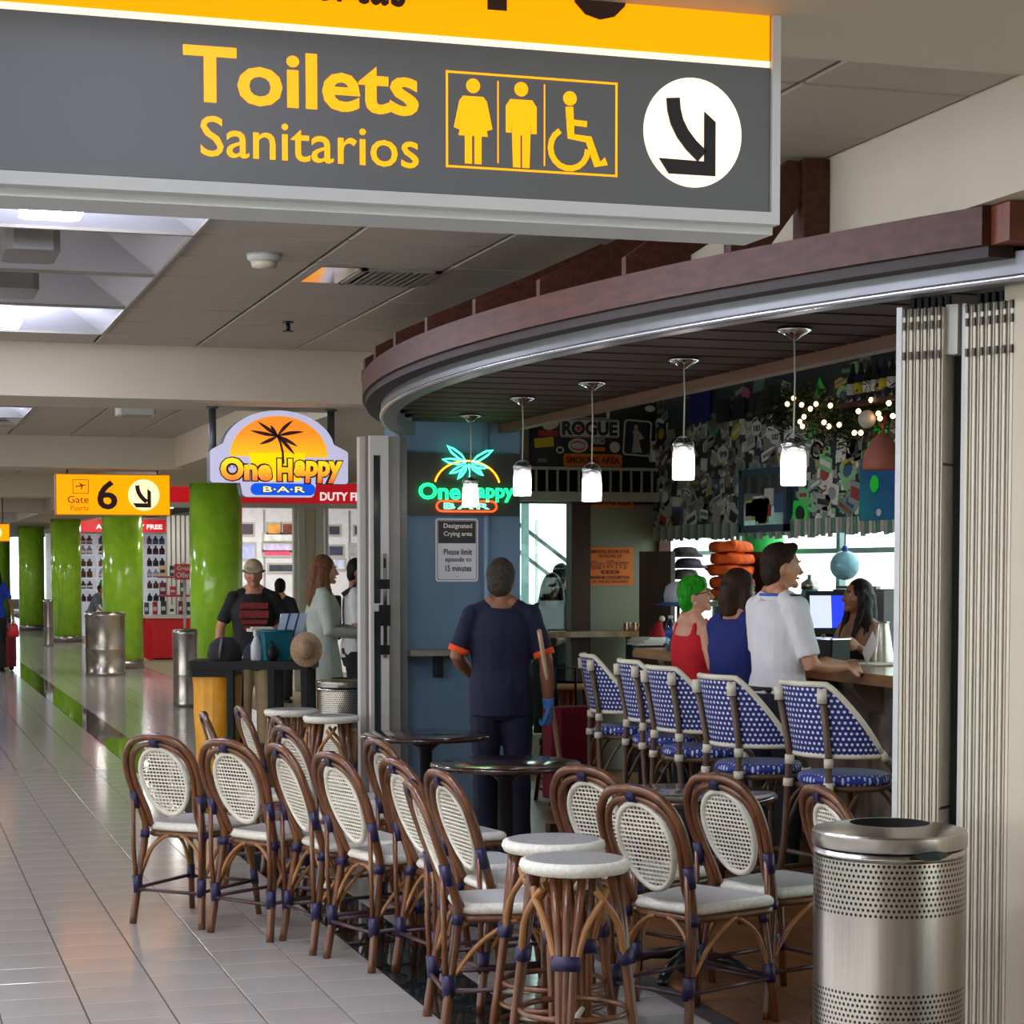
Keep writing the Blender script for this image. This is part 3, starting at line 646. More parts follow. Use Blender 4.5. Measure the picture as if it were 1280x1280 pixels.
# ---------------------------------------------------- crying-area notice
cs = thing('wall_notice', 'white and black Designated Crying area notice on the blue pier', 'sign')
q = (N(545.5,0).x, N(600,0).x, N(0,728.5).z, N(0,643.5).z)
plate(MB(), rrect(*q, .02), NY-.003, .006).build('plate', mat('notice_white', (214,216,222), .4, var=.01), cs)
ln = MB()
plate(ln, rrect(q[0]+.012, q[1]-.012, q[2]+.012, q[3]-.012, .015), NY-.0093, .0006); ln.build('border_line', M_black, cs)
plate(MB(), rrect(q[0]+.015, q[1]-.015, q[2]+.015, q[3]-.015, .013), NY-.0102, .0006).build('field', mat('notice_white', (214,216,222)), cs)
MB().box(q[0]+.018, q[1]-.018, NY-.0118, NY-.0108, N(0,677).z, q[3]-.018).build('heading_panel', mat('notice_black', (42,44,44), .5), cs)
M_nw = mat('notice_print_white', (235,235,235), .5)
for s, a, b, zz, m in (('Designated',556,592,658.5,M_nw),('Crying area',556,592,669,M_nw),('Please limit',556,592,692.5,M_black),('episode to',558,591,703.5,M_black),('15 minutes',558,591,714.5,M_black)):
    put_text(s, m, cs, N(a,0).x, N(b,0).x, N(0,zz).z, N(0,zz-8).z, NY-.0125, bold=.012, depth=.001)
MB().lathe([(.006,0),(.006,.004)], 10).build('rivet', M_steel, cs, (N(573,0).x, NY-.012, N(0,722).z))
# ================================================================== FURNITURE
M_rat = mat('rattan_cane', (118,70,34), .34, var=.45, scale=9, stretch=(3,3,1), coat=.2, col2=(76,40,18))
M_ratl = mat('light_cane_brace', (158,108,58), .4, var=.25, scale=9)
M_ratd = mat('dark_stretcher_cane', (66,40,44), .35, var=.3, scale=9)
M_bind = mat('navy_binding', (30,22,66), .4, var=.2, scale=90, stretch=(1,1,5), bump=.2)
M_crm = mat('cream_wicker', (224,218,202), .5, var=.06, scale=40, bump=.08)
M_seat = pattern('white_woven_seat', 'brick', (230,228,224), (120,116,114), (48,80,1), .5, .4, w=.08)
M_rim = mat('white_woven_rim', (228,224,210), .5, var=.12, scale=70, bump=.25)
def band(mb, P, i, r, w): pass
def binding(name, a, b, r, parent, m=None, n=10):
    return MB().tube([a, b], r, n).build(name, m or M_bind, parent)
def lerp(a, b, t): return tuple(a[i]+(b[i]-a[i])*t for i in range(3))
# ---------------------------------------------------- bistro chair (front towards +y)
def bistro_chair(name, label, loc, rz, group):
    t = thing(name, label, 'chair', loc, rz, group)
    lean = lambda z: -.195-.155*max(0,(z-.44))/.44      # backrest plane
    H = .885
    # outer hoop continuing into the rear legs
    hoop = [(-.19,-.262,0),(-.175,-.235,.2),(-.158,-.205,.42),(-.160,lean(.5),.5),(-.182,lean(.6),.6),(-.195,lean(.70),.70),(-.175,lean(.79),.79),(-.11,lean(.86),.855),(0,lean(H),H-.012)]
    hoop = hoop+[(-x,y,z) for x,y,z in hoop[-2::-1]]
    H_ = catmull(hoop, 4)
    MB().tube(H_, [.0165 if p.z > .5 else .0175 for p in H_], 8).build('back_hoop', M_rat, t)
    hi = [(-.135,lean(.45)+.012,.45),(-.135,lean(.52)+.004,.52),(-.155,lean(.62),.62),(-.163,lean(.70),.70),(-.145,lean(.77),.775),(-.085,lean(.83),.825),(0,lean(.85),.842)]
    hi = hi+[(-x,y,z) for x,y,z in hi[-2::-1]]; hi = catmull(hi, 4)
    MB().tube(hi, .0135, 8).build('inner_hoop', M_rat, t)
    for s in (-1,1): MB().tube([(s*.182,lean(.6)-.012,.6),(s*.186,-.258,.36),(s*.178,-.250,.17)], .0105, 6).build('side_pole', M_rat, t)
    # oval woven back
    def egg(a):
        z = .665+.155*math.sin(a); wx = .122*math.cos(a)*(1+.10*math.sin(a)); return (wx, z)
    ov = [(egg(2*PI*i/32)[0], lean(egg(2*PI*i/32)[1])+.004, egg(2*PI*i/32)[1]) for i in range(32)]
    bk = MB(); 
    bk.tube(ov, .012, 8, closed=True).build('back_rim', M_crm, t)
    wv = MB(); N = 13
    def halfw(z):
        q = (z-.665)/.150
        return 0 if abs(q) >= 1 else .118*math.sqrt(1-q*q)*(1+.10*q)
    for i in range(N):
        x = -.110+.220*i/(N-1); zz = [z for z in [.51+.31*k/60 for k in range(61)] if halfw(z) > abs(x)]
        if len(zz) > 1:
            z0, z1 = zz[0]-.004, zz[-1]+.004; wv.beam((x,lean(z0)+.004,z0), (x,lean(z1)+.004,z1), .0055, .003, up=(0,1,0))
    for i in range(19):
        z = .519+.292*i/18; h = halfw(z)
        if h > .01: wv.beam((-h-.004,lean(z)+.002,z), (h+.004,lean(z)+.002,z), .0035, .006)
    stuff(wv.build('back_weave', M_crm, t))
    # seat
    def seat_pts(k, n=5):
        c = [(-.155,-.19),(.155,-.19),(.20,.20),(-.20,.20)]; out = []
        cx, cy = 0, .005
        for i in range(4):
            a, b, d = Vector(c[i-1]), Vector(c[i]), Vector(c[(i+1)%4]); u = (a-b).normalized(); v = (d-b).normalized(); r = .05
            for j in range(n+1): q = j/n; out.append(tuple((b+u*r)*(1-q)**2+b*2*q*(1-q)+(b+v*r)*q*q))
        return [(cx+(x-cx)*k, cy+(y-cy)*k) for x, y in out]
    sm = MB(); vs = []; L = [(.93,.425),(1.0,.43),(1.03,.44),(1.025,.452),(.98,.462),(.9,.465)]; n = len(seat_pts(1))
    for k, z in L: vs += [(x,y,z) for x,y in seat_pts(k)]
    sm.add(vs, [(i*n+j,i*n+(j+1)%n,(i+1)*n+(j+1)%n,(i+1)*n+j) for i in range(len(L)-1) for j in range(n)], 1, True)
    sm.add([(x,y,L[-1][1]) for x,y in seat_pts(L[-1][0])], [tuple(range(n))], 0)
    sm.add([(x,y,L[0][1]) for x,y in seat_pts(L[0][0])], [tuple(range(n))[::-1]], 0)
    sm.build('seat', [M_seat, M_rim], t)
    MB().tube([(x*.97,y*.97,.412) for x,y in seat_pts(1)], .014, 6, closed=True).build('seat_frame', M_rat, t)
    for s in (-1,1):
        MB().tube([(s*.165,.155,.42),(s*.178,.185,.2),(s*.19,.21,0)], [.015,.016,.014], 8).build('leg', M_rat, t)
        binding('binding', (s*.166,.158,.405), (s*.169,.165,.37), .0195, t)
        binding('binding', (s*.176,.182,.22), (s*.181,.19,.15), .0195, t)
        binding('binding', (s*.1795,-.245,.225), (s*.173,-.240,.145), .0225, t)
        binding('binding', (s*.183,lean(.6)-.006,.61), (s*.180,lean(.54)-.012,.535), .0215, t)
        binding('binding', (s*.158,-.205,.43), (s*.158,-.208,.395), .023, t)
        # bent braces from the lower bindings up under the seat frame
        MB().tube(catmull([(s*.172,-.238,.215),(s*.135,-.205,.33),(s*.07,-.195,.395),(s*.03,-.192,.408)], 4), .009, 6).build('brace', M_ratl, t)
        MB().tube(catmull([(s*.174,-.225,.215),(s*.178,-.13,.33),(s*.178,-.03,.395),(s*.178,.0,.405)], 4), .009, 6).build('brace', M_ratl, t)
        MB().tube(catmull([(s*.178,.18,.2),(s*.176,.12,.33),(s*.176,.03,.395),(s*.176,.0,.405)], 4), .009, 6).build('brace', M_ratl, t)
        MB().tube([(s*.176,-.245,.165),(s*.183,.195,.165)], .0085, 6).build('stretcher', M_ratd, t)
    MB().tube([(-.176,-.25,.16),(.176,-.25,.16)], .0085, 6).build('stretcher', M_ratd, t)
    MB().tube([(-.182,.19,.16),(.182,.19,.16)], .0085, 6).build('stretcher', M_ratd, t)
    MB().tube([(-.02,lean(.86)+.002,.857),(.02,lean(.86)+.002,.857)], .034, 12, sx=1, sy=.62, up=(0,0,1)).build('binding', M_bind, t)
    return t
CH = [ # picture x,y of the top of the back, heading from the camera axis, label
 (-1.573,9.265,26,'leftmost wicker bistro chair, its woven oval back square to the open walkway'),
 (-1.205,8.995,39,'wicker bistro chair second from the left at the edge of the walkway'),
 (-.94,8.72,64,'wicker bistro chair third from the left along the walkway, right of the second one'),
 (-.672,8.35,56.5,'fourth wicker bistro chair from the left, just short of the dark floor strip'),
 (-.389,8.06,63,'wicker bistro chair standing on the dark floor strip, fifth along the walkway row'),
 (471,926,62,'wicker bistro chair just behind the fifth one of the walkway row, only its hoop showing'),
 (-.255,7.22,79,'wicker bistro chair nearly edge on between the fifth chair and the white stools'),
 (-.205,7.66,66,'wicker bistro chair at the pale-reflecting round table, left of the white front stools'),
 (708,967,44,'wicker bistro chair half hidden behind the two white front stools'),
 (790,983,47,'big wicker bistro chair right beside the front white stool, whole seat showing'),
 (894,969,52,'wicker bistro chair whose seat is cut off by the front perforated bin'),
 (1024,984,72,'wicker bistro chair mostly hidden behind the top of the front perforated bin'),
 (268,895,76,'wicker bistro chair on edge before the yellow cart, leftmost of the back row'),
 (300,884,72,'wicker bistro chair seen on edge in front of the cart, second of the back row'),
 (329,901,72,'wicker bistro chair on edge in the back row, third behind the walkway chairs'),
 (354,909,60,'back-row wicker bistro chair showing its white woven back, before the white stools'),
]
NUDGE = {2:(.016,.021), 5:(0,.04), 6:(-.02,0), 7:(.01,-.035), 8:(.07,.24), 12:(-.086,.208), 14:(.043,.221), 15:(0,.04)}   # keeps neighbours from touching
ch0 = None; GCH = 'wicker bistro chairs around the bar tables'
CAMZ = math.degrees(YAW)
for ci_, (px, py, hd, lab) in enumerate(CH):
    # small numbers: feet on the floor, metres right of and ahead of the viewpoint
    p = on_z(px, py, .88) if px > 100 else Vector((px*cth+py*sth, -px*sth+py*cth, 0)); a = math.radians(hd)+YAW; f = Vector((math.sin(a), math.cos(a), 0))
    k_ = .345 if px > 100 else .262; loc = (p.x+f.x*k_, p.y+f.y*k_, 0)
    nx, ny = NUDGE.get(ci_, (0,0)); loc = (loc[0]+nx*cth+ny*sth, loc[1]-nx*sth+ny*cth, 0)
    if ch0 is None: ch0 = bistro_chair('bistro_chair', lab, loc, -a, GCH)
    else: dup(ch0, lab, loc, -a, GCH)
# ---------------------------------------------------- white backless stools
def white_stool(label, loc, rz, group, top=M_seat, rimm=M_rim, name='bar_stool', cane=M_rat, Hs=.72):
    t = thing(name, label, 'stool', loc, rz, group)
    mb = MB(); mb.lathe([(.145,Hs-.045),(.168,Hs-.04),(.177,Hs-.022),(.172,Hs-.006),(.155,Hs)], 32, m=1); mb.add([(.155*math.cos(2*PI*i/32),.155*math.sin(2*PI*i/32),Hs) for i in range(32)], [tuple(range(32))], 0)
    mb.build('seat', [top, rimm], t)
    for k in range(4):
        a = PI/4+k*PI/2; u = Vector((math.cos(a),math.sin(a),0)); v = Vector((-u.y,u.x,0))
        for s in (-1,0,1):
            P_ = [u*(.125 if s else .14)+v*s*.045+Vector((0,0,Hs-.04)), u*.163+v*s*.022+Vector((0,0,.42)), u*.19+v*s*.016+Vector((0,0,.2)), u*.215+v*s*.014]
            MB().tube(P_, .0145, 7).build('leg', cane, t)
        for s in (-1,1):
            MB().tube(catmull([u*.165+v*s*.03+Vector((0,0,.40)), u*.15+v*s*.06+Vector((0,0,.52)), u*.11+v*s*.105+Vector((0,0,.60)), u*.085+v*s*.115+Vector((0,0,.635))], 3), .0115, 6).build('brace', M_ratl if cane is M_rat else cane, t)
        MB().tube([u*.161+Vector((0,0,.435)), u*.167+Vector((0,0,.39))], .044, 10, sx=.6, sy=1.1, up=u).build('binding', M_bind, t)
    for z, r in ((.235,.172),(.165,.182),(.09,.19)):
        MB().tube([(r*math.cos(2*PI*i/24), r*math.sin(2*PI*i/24), z) for i in range(24)], .010, 6, closed=True).build('ring', cane, t)
    for a in (PI/4, 3*PI/4): MB().tube([(-.18*math.cos(a),-.18*math.sin(a),.2),(.18*math.cos(a),.18*math.sin(a),.2)], .009, 6).build('cross_bar', M_crm if cane is M_rat else cane, t)
    return t
st0 = None; GST = 'white woven bar stools'
for px, py, lab in ((718,1074,'white woven backless stool standing frontmost, beside the big wicker chair'), (692,1050,'white woven backless stool tucked right behind the frontmost one'),
                    (364,887,'white woven backless stool at the back in front of the black cart'), (414,895,'white woven backless stool at the back before the glass door')):
    p = on_z(px, py, .715)
    st0 = white_stool(lab, (p.x,p.y,0), .3, GST) if st0 is None else None or st0
    if lab[:40] != st0['label'][:40]: dup(st0, lab, (p.x,p.y,0), .3+len(lab)*.2, GST)
M_tan = mat('tan_stool_top', (186,142,88), .5, var=.1)
M_redcane = mat('reddish_cane', (112,44,20), .35, var=.3)
p = at(708, 853, 14.3); white_stool('reddish cane stool with a tan seat under the smoking room ledge', (p.x,p.y,0), .5, 'reddish stools', M_tan, M_tan, 'cane_stool', M_redcane, p.z)
# ---------------------------------------------------- round tables
M_top = mat('dark_varnished_top', (60,34,27), .1, var=.3, scale=4, coat=.7); M_tedge = mat('table_edge_brown', (86,44,32), .25)
def round_table(label, p):
    t = thing('cafe_table', label, 'table', (p.x,p.y,0), .4, 'dark round cafe tables')
    MB().lathe([(.3,.70),(.345,.703),(.355,.715),(.35,.727),(.335,.731),(0,.731)], 40).build('table_top', M_top, t)
    MB().lathe([(.05,.0),(.05,.04),(.036,.07),(.036,.64),(.06,.66),(.12,.70)], 20).build('pedestal', M_blackm, t)
    for k in range(4):
        a = k*PI/2+.4; u = (math.cos(a), math.sin(a)); MB().tube([(u[0]*.04,u[1]*.04,.075),(u[0]*.17,u[1]*.17,.06),(u[0]*.27,u[1]*.27,.02)], [.026,.022,.018], 8).lathe([(.022,0),(.026,.008),(.022,.02)], 10, (u[0]*.275,u[1]*.275,0)).build('foot', M_blackm, t)
for px, py, lab in ((532,917,'dark round cafe table farthest back, at the glass door'), (632,952,'dark round cafe table with pale reflections, in front of the man with the broom'), (862,990,'dark round cafe table between the big wicker chair and the blue bar stools')):
    round_table(lab, on_z(px, py, .731))
# ---------------------------------------------------- blue and white bar stools with backs (front towards +y)
M_bw = pattern('blue_white_weave', 'dots', (24,32,104), (222,226,236), (42,42,1), .5, .2, vec='UV', w=.27)
M_bseat = pattern('blue_white_seat', 'dots', (28,46,132), (200,208,226), (46,46,1), .5, .2, w=.26)
M_cane2 = mat('grey_brown_cane', (84,62,42), .45, var=.3, scale=9); M_ivory = mat('ivory_binding', (214,206,184), .5)
def uvmesh(mb, name, mats, uvs):
    me = mb.mesh(name, mats); uv = me.uv_layers.new(name='UVMap')
    for l in me.loops: uv.data[l.index].uv = uvs[l.vertex_index]
    return me
def blue_stool(label, loc, rz, group):
    t = thing('backed_bar_stool', label, 'bar stool', loc, rz, group); S = .72
    n = 24; A = math.radians(92); Rx, Ry = .225, .21
    def pos(u, z, off=0):
        a = u*A; k = (z-.80)/.33; r = 1+.14*max(0,k)
        return (math.sin(a)*(Rx*r+off), -math.cos(a)*(Ry*r+off)-.035*k, z)
    def ztop(u):
        q = abs(u); return 1.13 if q < .38 else 1.13-.30*((q-.38)/.62)**1.15
    mb = MB(); vs = []; uv = []; m = 8
    for i in range(n+1):
        u = -1+2*i/n
        for j in range(m+1):
            z = .815+(ztop(u)-.815)*j/m; vs.append(pos(u, z)); uv.append((u*A*.23, z))
    for i in range(n+1):
        u = -1+2*i/n
        for j in range(m+1):
            z = .815+(ztop(u)-.815)*j/m; vs.append(pos(u, z, .012)); uv.append((u*A*.23, z))
    k = (n+1)*(m+1); q = lambda i, j, o=0: o+i*(m+1)+j
    fs = [(q(i,j),q(i,j+1),q(i+1,j+1),q(i+1,j)) for i in range(n) for j in range(m)]+[(q(i,j,k),q(i+1,j,k),q(i+1,j+1,k),q(i,j+1,k)) for i in range(n) for j in range(m)]
    mb.add(vs, fs, 0, True); place(uvmesh(mb, 'backrest', M_bw, uv), 'backrest', t)
    top = [pos(-1+2*i/32, ztop(-1+2*i/32), .006) for i in range(33)]; bot = [pos(1-2*i/32, .815, .006) for i in range(33)]
    MB().tube(top, .0135, 8).build('piping', M_ivory, t); MB().tube(bot, .012, 8).build('piping', M_ivory, t)
    for s in (-1,1):
        a = pos(s*.34, .815, .026); b = pos(s*.34, 1.09, .026)
        foot = (s*.20,-.235,0)
        MB().tube([foot, (s*.165,-.20,.45), (a[0]*1.04,a[1]-.004,S-.02), a, b], .0155, 8).build('rear_leg', M_cane2, t)
        binding('binding', (b[0]*.99,b[1],1.05), (b[0],b[1]-.002,1.11), .022, t, M_ivory)
        binding('binding', (a[0]*1.01,a[1],.765), (a[0],a[1],.805), .021, t, M_ivory)
        binding('binding', (a[0]*1.04,a[1]-.004,S-.055), (a[0]*1.03,a[1]-.004,S-.02), .0225, t, M_ivory)
        e = pos(s, .83, .004)
        MB().tube([e, (s*.215,.10,.74), (s*.215,.13,S-.03)], .014, 8).build('arm_pole', M_cane2, t)
        binding('binding', e, lerp(e, (s*.215,.10,.74), .35), .02, t, M_ivory); binding('binding', (s*.213,.115,S-.01), (s*.213,.125,S-.05), .022, t, M_ivory)
        MB().tube([(s*.165,.175,S-.03),(s*.18,.20,.4),(s*.20,.235,0)], .0155, 8).build('front_leg', M_cane2, t)
        binding('binding', (s*.164,.173,S-.035), (s*.166,.178,S-.075), .021, t, M_ivory)
        for y in (-1,1): MB().tube(catmull([(s*.175,y*.20,.46),(s*.13,y*.195,.6),(s*.06,y*.185,.665),(s*.02,y*.18,.672)], 4), .009, 6).build('brace', M_cane2, t)
        MB().tube(catmull([(s*.175,-.19,.46),(s*.175,-.1,.62),(s*.175,0,.672),(s*.175,.1,.62),(s*.178,.19,.46)], 4), .009, 6).build('brace', M_cane2, t)
        MB().tube([(s*.18,-.212,.25),(s*.188,.215,.25)], .012, 6).build('foot_rail', M_cane2, t)
    MB().tube([(-.18,-.215,.28),(.18,-.215,.28)], .012, 6).build('foot_rail', M_cane2, t); MB().tube([(-.188,.215,.28),(.188,.215,.28)], .012, 6).build('foot_rail', M_cane2, t)
    MB().lathe([(.16,S-.045),(.20,S-.04),(.212,S-.02),(.205,S),(.19,S+.008),(0,S+.01)], 32, sy=.98).build('seat', M_bseat, t)
    MB().tube([(.2*math.cos(2*PI*i/28),.196*math.sin(2*PI*i/28),S-.05) for i in range(28)], .014, 6, closed=True).build('seat_ring', M_cane2, t)
    return t
bs0 = None; GB = 'blue and white bar stools along the bar'
for px, py, hd, lab in ((1004,851,58,'blue and white backed bar stool nearest, beside the folded shutters'), (896,843,62,'blue and white backed bar stool right behind the woman in the blue top'),
        (826,832,66,'blue and white backed bar stool behind the green-haired woman'), (786,824,74,'blue and white backed bar stool second from the far end of the row'), (736,817,82,'blue and white backed bar stool farthest of the row, by the man with the broom')):
    p = on_z(px, py, 1.14); a = math.radians(hd)+YAW; f = Vector((math.sin(a), math.cos(a), 0)); loc = (p.x+f.x*.24, p.y+f.y*.24, 0)
    if bs0 is None: bs0 = blue_stool(lab, loc, -a, GB)
    else: dup(bs0, lab, loc, -a, GB)
# ---------------------------------------------------- perforated steel bins
M_perf = pattern('perforated_steel', 'holes', (178,170,160), (6,6,6), (94,10.2,1), .27, .0, vec='UV', w=.30)
def perforated_bin(label, p, s=1.0, rz=0, sz=1.0):
    t = thing('waste_bin', label, 'bin', (p.x,p.y,0), rz, 'perforated steel waste bins'); n = 48; R = .212*s; H_ = .865
    MB().lathe([(R*.96,0),(R,.02),(R,.06)], n).build('base_ring', M_steel, t)
    def wall(z0, z1, m, name, uvr):
        mb = MB(); vs = []; uv = []
        for z, k in ((z0,0),(z1,1)):
            for i in range(n+1): a = 2*PI*i/n; vs.append((R*math.cos(a),R*math.sin(a),z)); uv.append((i/n, k*uvr))
        mb.add(vs, [(i,i+1,n+2+i,n+1+i) for i in range(n)], 0, True); place(uvmesh(mb, name, m, uv), name, t)
    def mscale(rows): return rows/10.2
    wall(.06,.30,M_steel,'body',1); wall(.30,.445,M_perf,'perforated_band',10/10.2); wall(.445,.64,M_steel,'body',1); wall(.64,.785,M_perf,'perforated_band',10/10.2)
    MB().lathe([(R,.785),(R,.79),(R+.003,.791),(R+.003,.797),(R,.798),(R,.815)], n).build('body', M_steel, t)
    MB().lathe([(R+.004,.812),(R+.005,.815),(R+.005,.848)], n, caps=False).lathe([(R+.005,.848),(R+.001,.853)], n, caps=False).lathe([(R+.001,.853),(.118*s,.869),(.112*s,.869)], n, caps=False).build('lid', M_steel, t)
    MB().lathe([(.112*s,.8685),(.108*s,.80),(.0,.80)], 24, caps=False).build('opening', M_dark, t)  # inside of the bin coloured black in place of shade
    lab_ = MB(); a0 = 0; 
    pts = [(-.30,.0),(-.12,.011),(.06,.013),(.30,0),(.1,-.013),(-.1,-.012)]
    top = [((R+.0075)*math.cos(-PI/2+YAW*0+a), (R+.0075)*math.sin(-PI/2+a), .806+z) for a, z in pts]; bk = [((R-.002)*math.cos(-PI/2+a), (R-.002)*math.sin(-PI/2+a), .806+z) for a, z in pts]
    lab_.add(top+bk, [tuple(range(6))[::-1],(6,7,8,9,10,11)]+[(i,(i+1)%6,6+(i+1)%6,6+i) for i in range(6)]); lab_.build('hand_slot', mat('slot_dark', (20,36,34), .3), t)
    t.scale = (1, 1, sz)
    return t
p = at(1112, 1031, 5.76); perforated_bin('big perforated steel waste bin at the front right, before the folded shutters', p, 1.0, math.radians(5), 1.055)
p = on_z(434, 851, .85); perforated_bin('perforated steel waste bin at the back behind the white stools, beside the glass door', p, 1.0, .4)
# ---------------------------------------------------- folding shutters
def shutter(label, px0, px1, d, npan, zt=2.452):
    A, B = at(px0, 600, d[0]), at(px1, 600, d[1]); A.z = B.z = 0; L = (B-A).length; u = (B-A)/L; v = Vector((-u.y,u.x,0)); w_ = L/npan
    t = thing('folding_shutter', label, 'shutter', (A.x,A.y,0), math.atan2(u.y,u.x), 'folded accordion shutters')
    for i in range(npan):
        c = w_*(i+.5); mb = MB()
        mb.box(c-w_*.30, c+w_*.30, -.006, .16, .03, zt-.03)
        for q, h in ((-.34,.012),(-.02,.018),(.30,.012)): mb.box(c+w_*q-w_*.09, c+w_*q+w_*.09, -.006-h, 0, .03, zt-.03)
        for z in (.9, 1.95): mb.box(c-w_*.44, c+w_*.44, -.012, .1, z-.004, z+.004, 1)
        mb.build('shutter_panel', [M_cream, M_alu], t)
        for z in (2.37, 2.41, 2.28): MB().box(c-w_*.2, c+w_*.1, -.03, -.022, z-.012, z+.012).build('hinge', mat('hinge_dark', (60,56,50), .4, .6), t)
        MB().box(c-.006, c+.006, .03, .05, zt-.03, zt+.01).build('hanger', M_black, t)
    return t, L, u
s_, L, u = shutter('left bundle of folded cream accordion shutters under the track end', 1129, 1181, (6.32,6.24), 6)
MB().box(-.018, .0, -.02, .2, .02, 2.43).build('end_stile', mat('stile_white', (206,206,204), .35), s_)
MB().box(L+.002, L+.036, .06, .2, .02, 2.42).build('gap_shade', mat('shutter_gap_shade', (16,20,18), .7), s_)  # dark sheet stands in for the shaded gap between the bundles
MB().box(L-.002, L+.036, .0, .06, 2.28, 2.43).build('lock_plate', M_white, s_)
MB().box(-.03, -.018, -.02, .02, 1.05, 1.23).build('latch', M_black, s_)
s2_, L2, u2 = shutter('right bundle of folded cream accordion shutters beside the wall jamb', 1209, 1274, (6.21,6.07), 7)
MB().box(-.018, -.004, -.01, .2, .02, 2.43).build('end_stile', M_white, s2_)
# ================================================================== PEOPLE (front towards +y, right hand at +x)
def skinmat(n, c): return mat('skin_'+n, c, .5, var=.05, scale=20)
def cloth(n, c, var=.10, rough=.85, col2=None): return mat('cloth_'+n, c, rough, var=var, scale=14, bump=.12, col2=col2)
M_eye = mat('eye_white', (226,222,216), .2); M_iris = mat('eye_dark', (34,24,20), .15)
def hand_into(mb, wr, d, nrm, k=1.0, curl=.5, side=1, m=0):
    """palm, four bent fingers and a thumb; d = along the hand, nrm = palm facing"""
    d = Vector(d).normalized(); nrm = Vector(nrm); nrm = (nrm-d*nrm.dot(d)).normalized(); s = d.cross(nrm)*side
    wr = Vector(wr)
    mb.tube([wr-d*.02*k, wr+d*.02*k, wr+d*.055*k, wr+d*.092*k], [.026*k,.036*k,.043*k,.040*k], 10, m=m, sx=1, sy=.40, up=s)
    for i, (o, L) in enumerate(((-.033,.066),(-.011,.076),(.011,.072),(.033,.056))):
        p = wr+d*.085*k+s*o*k; pts = [p-d*.02*k, p]; a = 0
        for j, f in enumerate((.45,.32,.25)):
            a += curl*(.75 if j == 0 else .9); pts.append(pts[-1]+(d*math.cos(a)+nrm*math.sin(a))*L*f*k)
        mb.tube(pts, [.0095*k,.0095*k,.0088*k,.0082*k,.0068*k], 8, m=m)
    p = wr+d*.022*k-s*.026*k
    mb.tube([p, p-s*.025*k+d*.022*k+nrm*.012*k, p-s*.030*k+d*.052*k+nrm*.022*k, p-s*.022*k+d*.074*k+nrm*.030*k], [.014*k,.012*k,.0105*k,.008*k], 8, m=m)
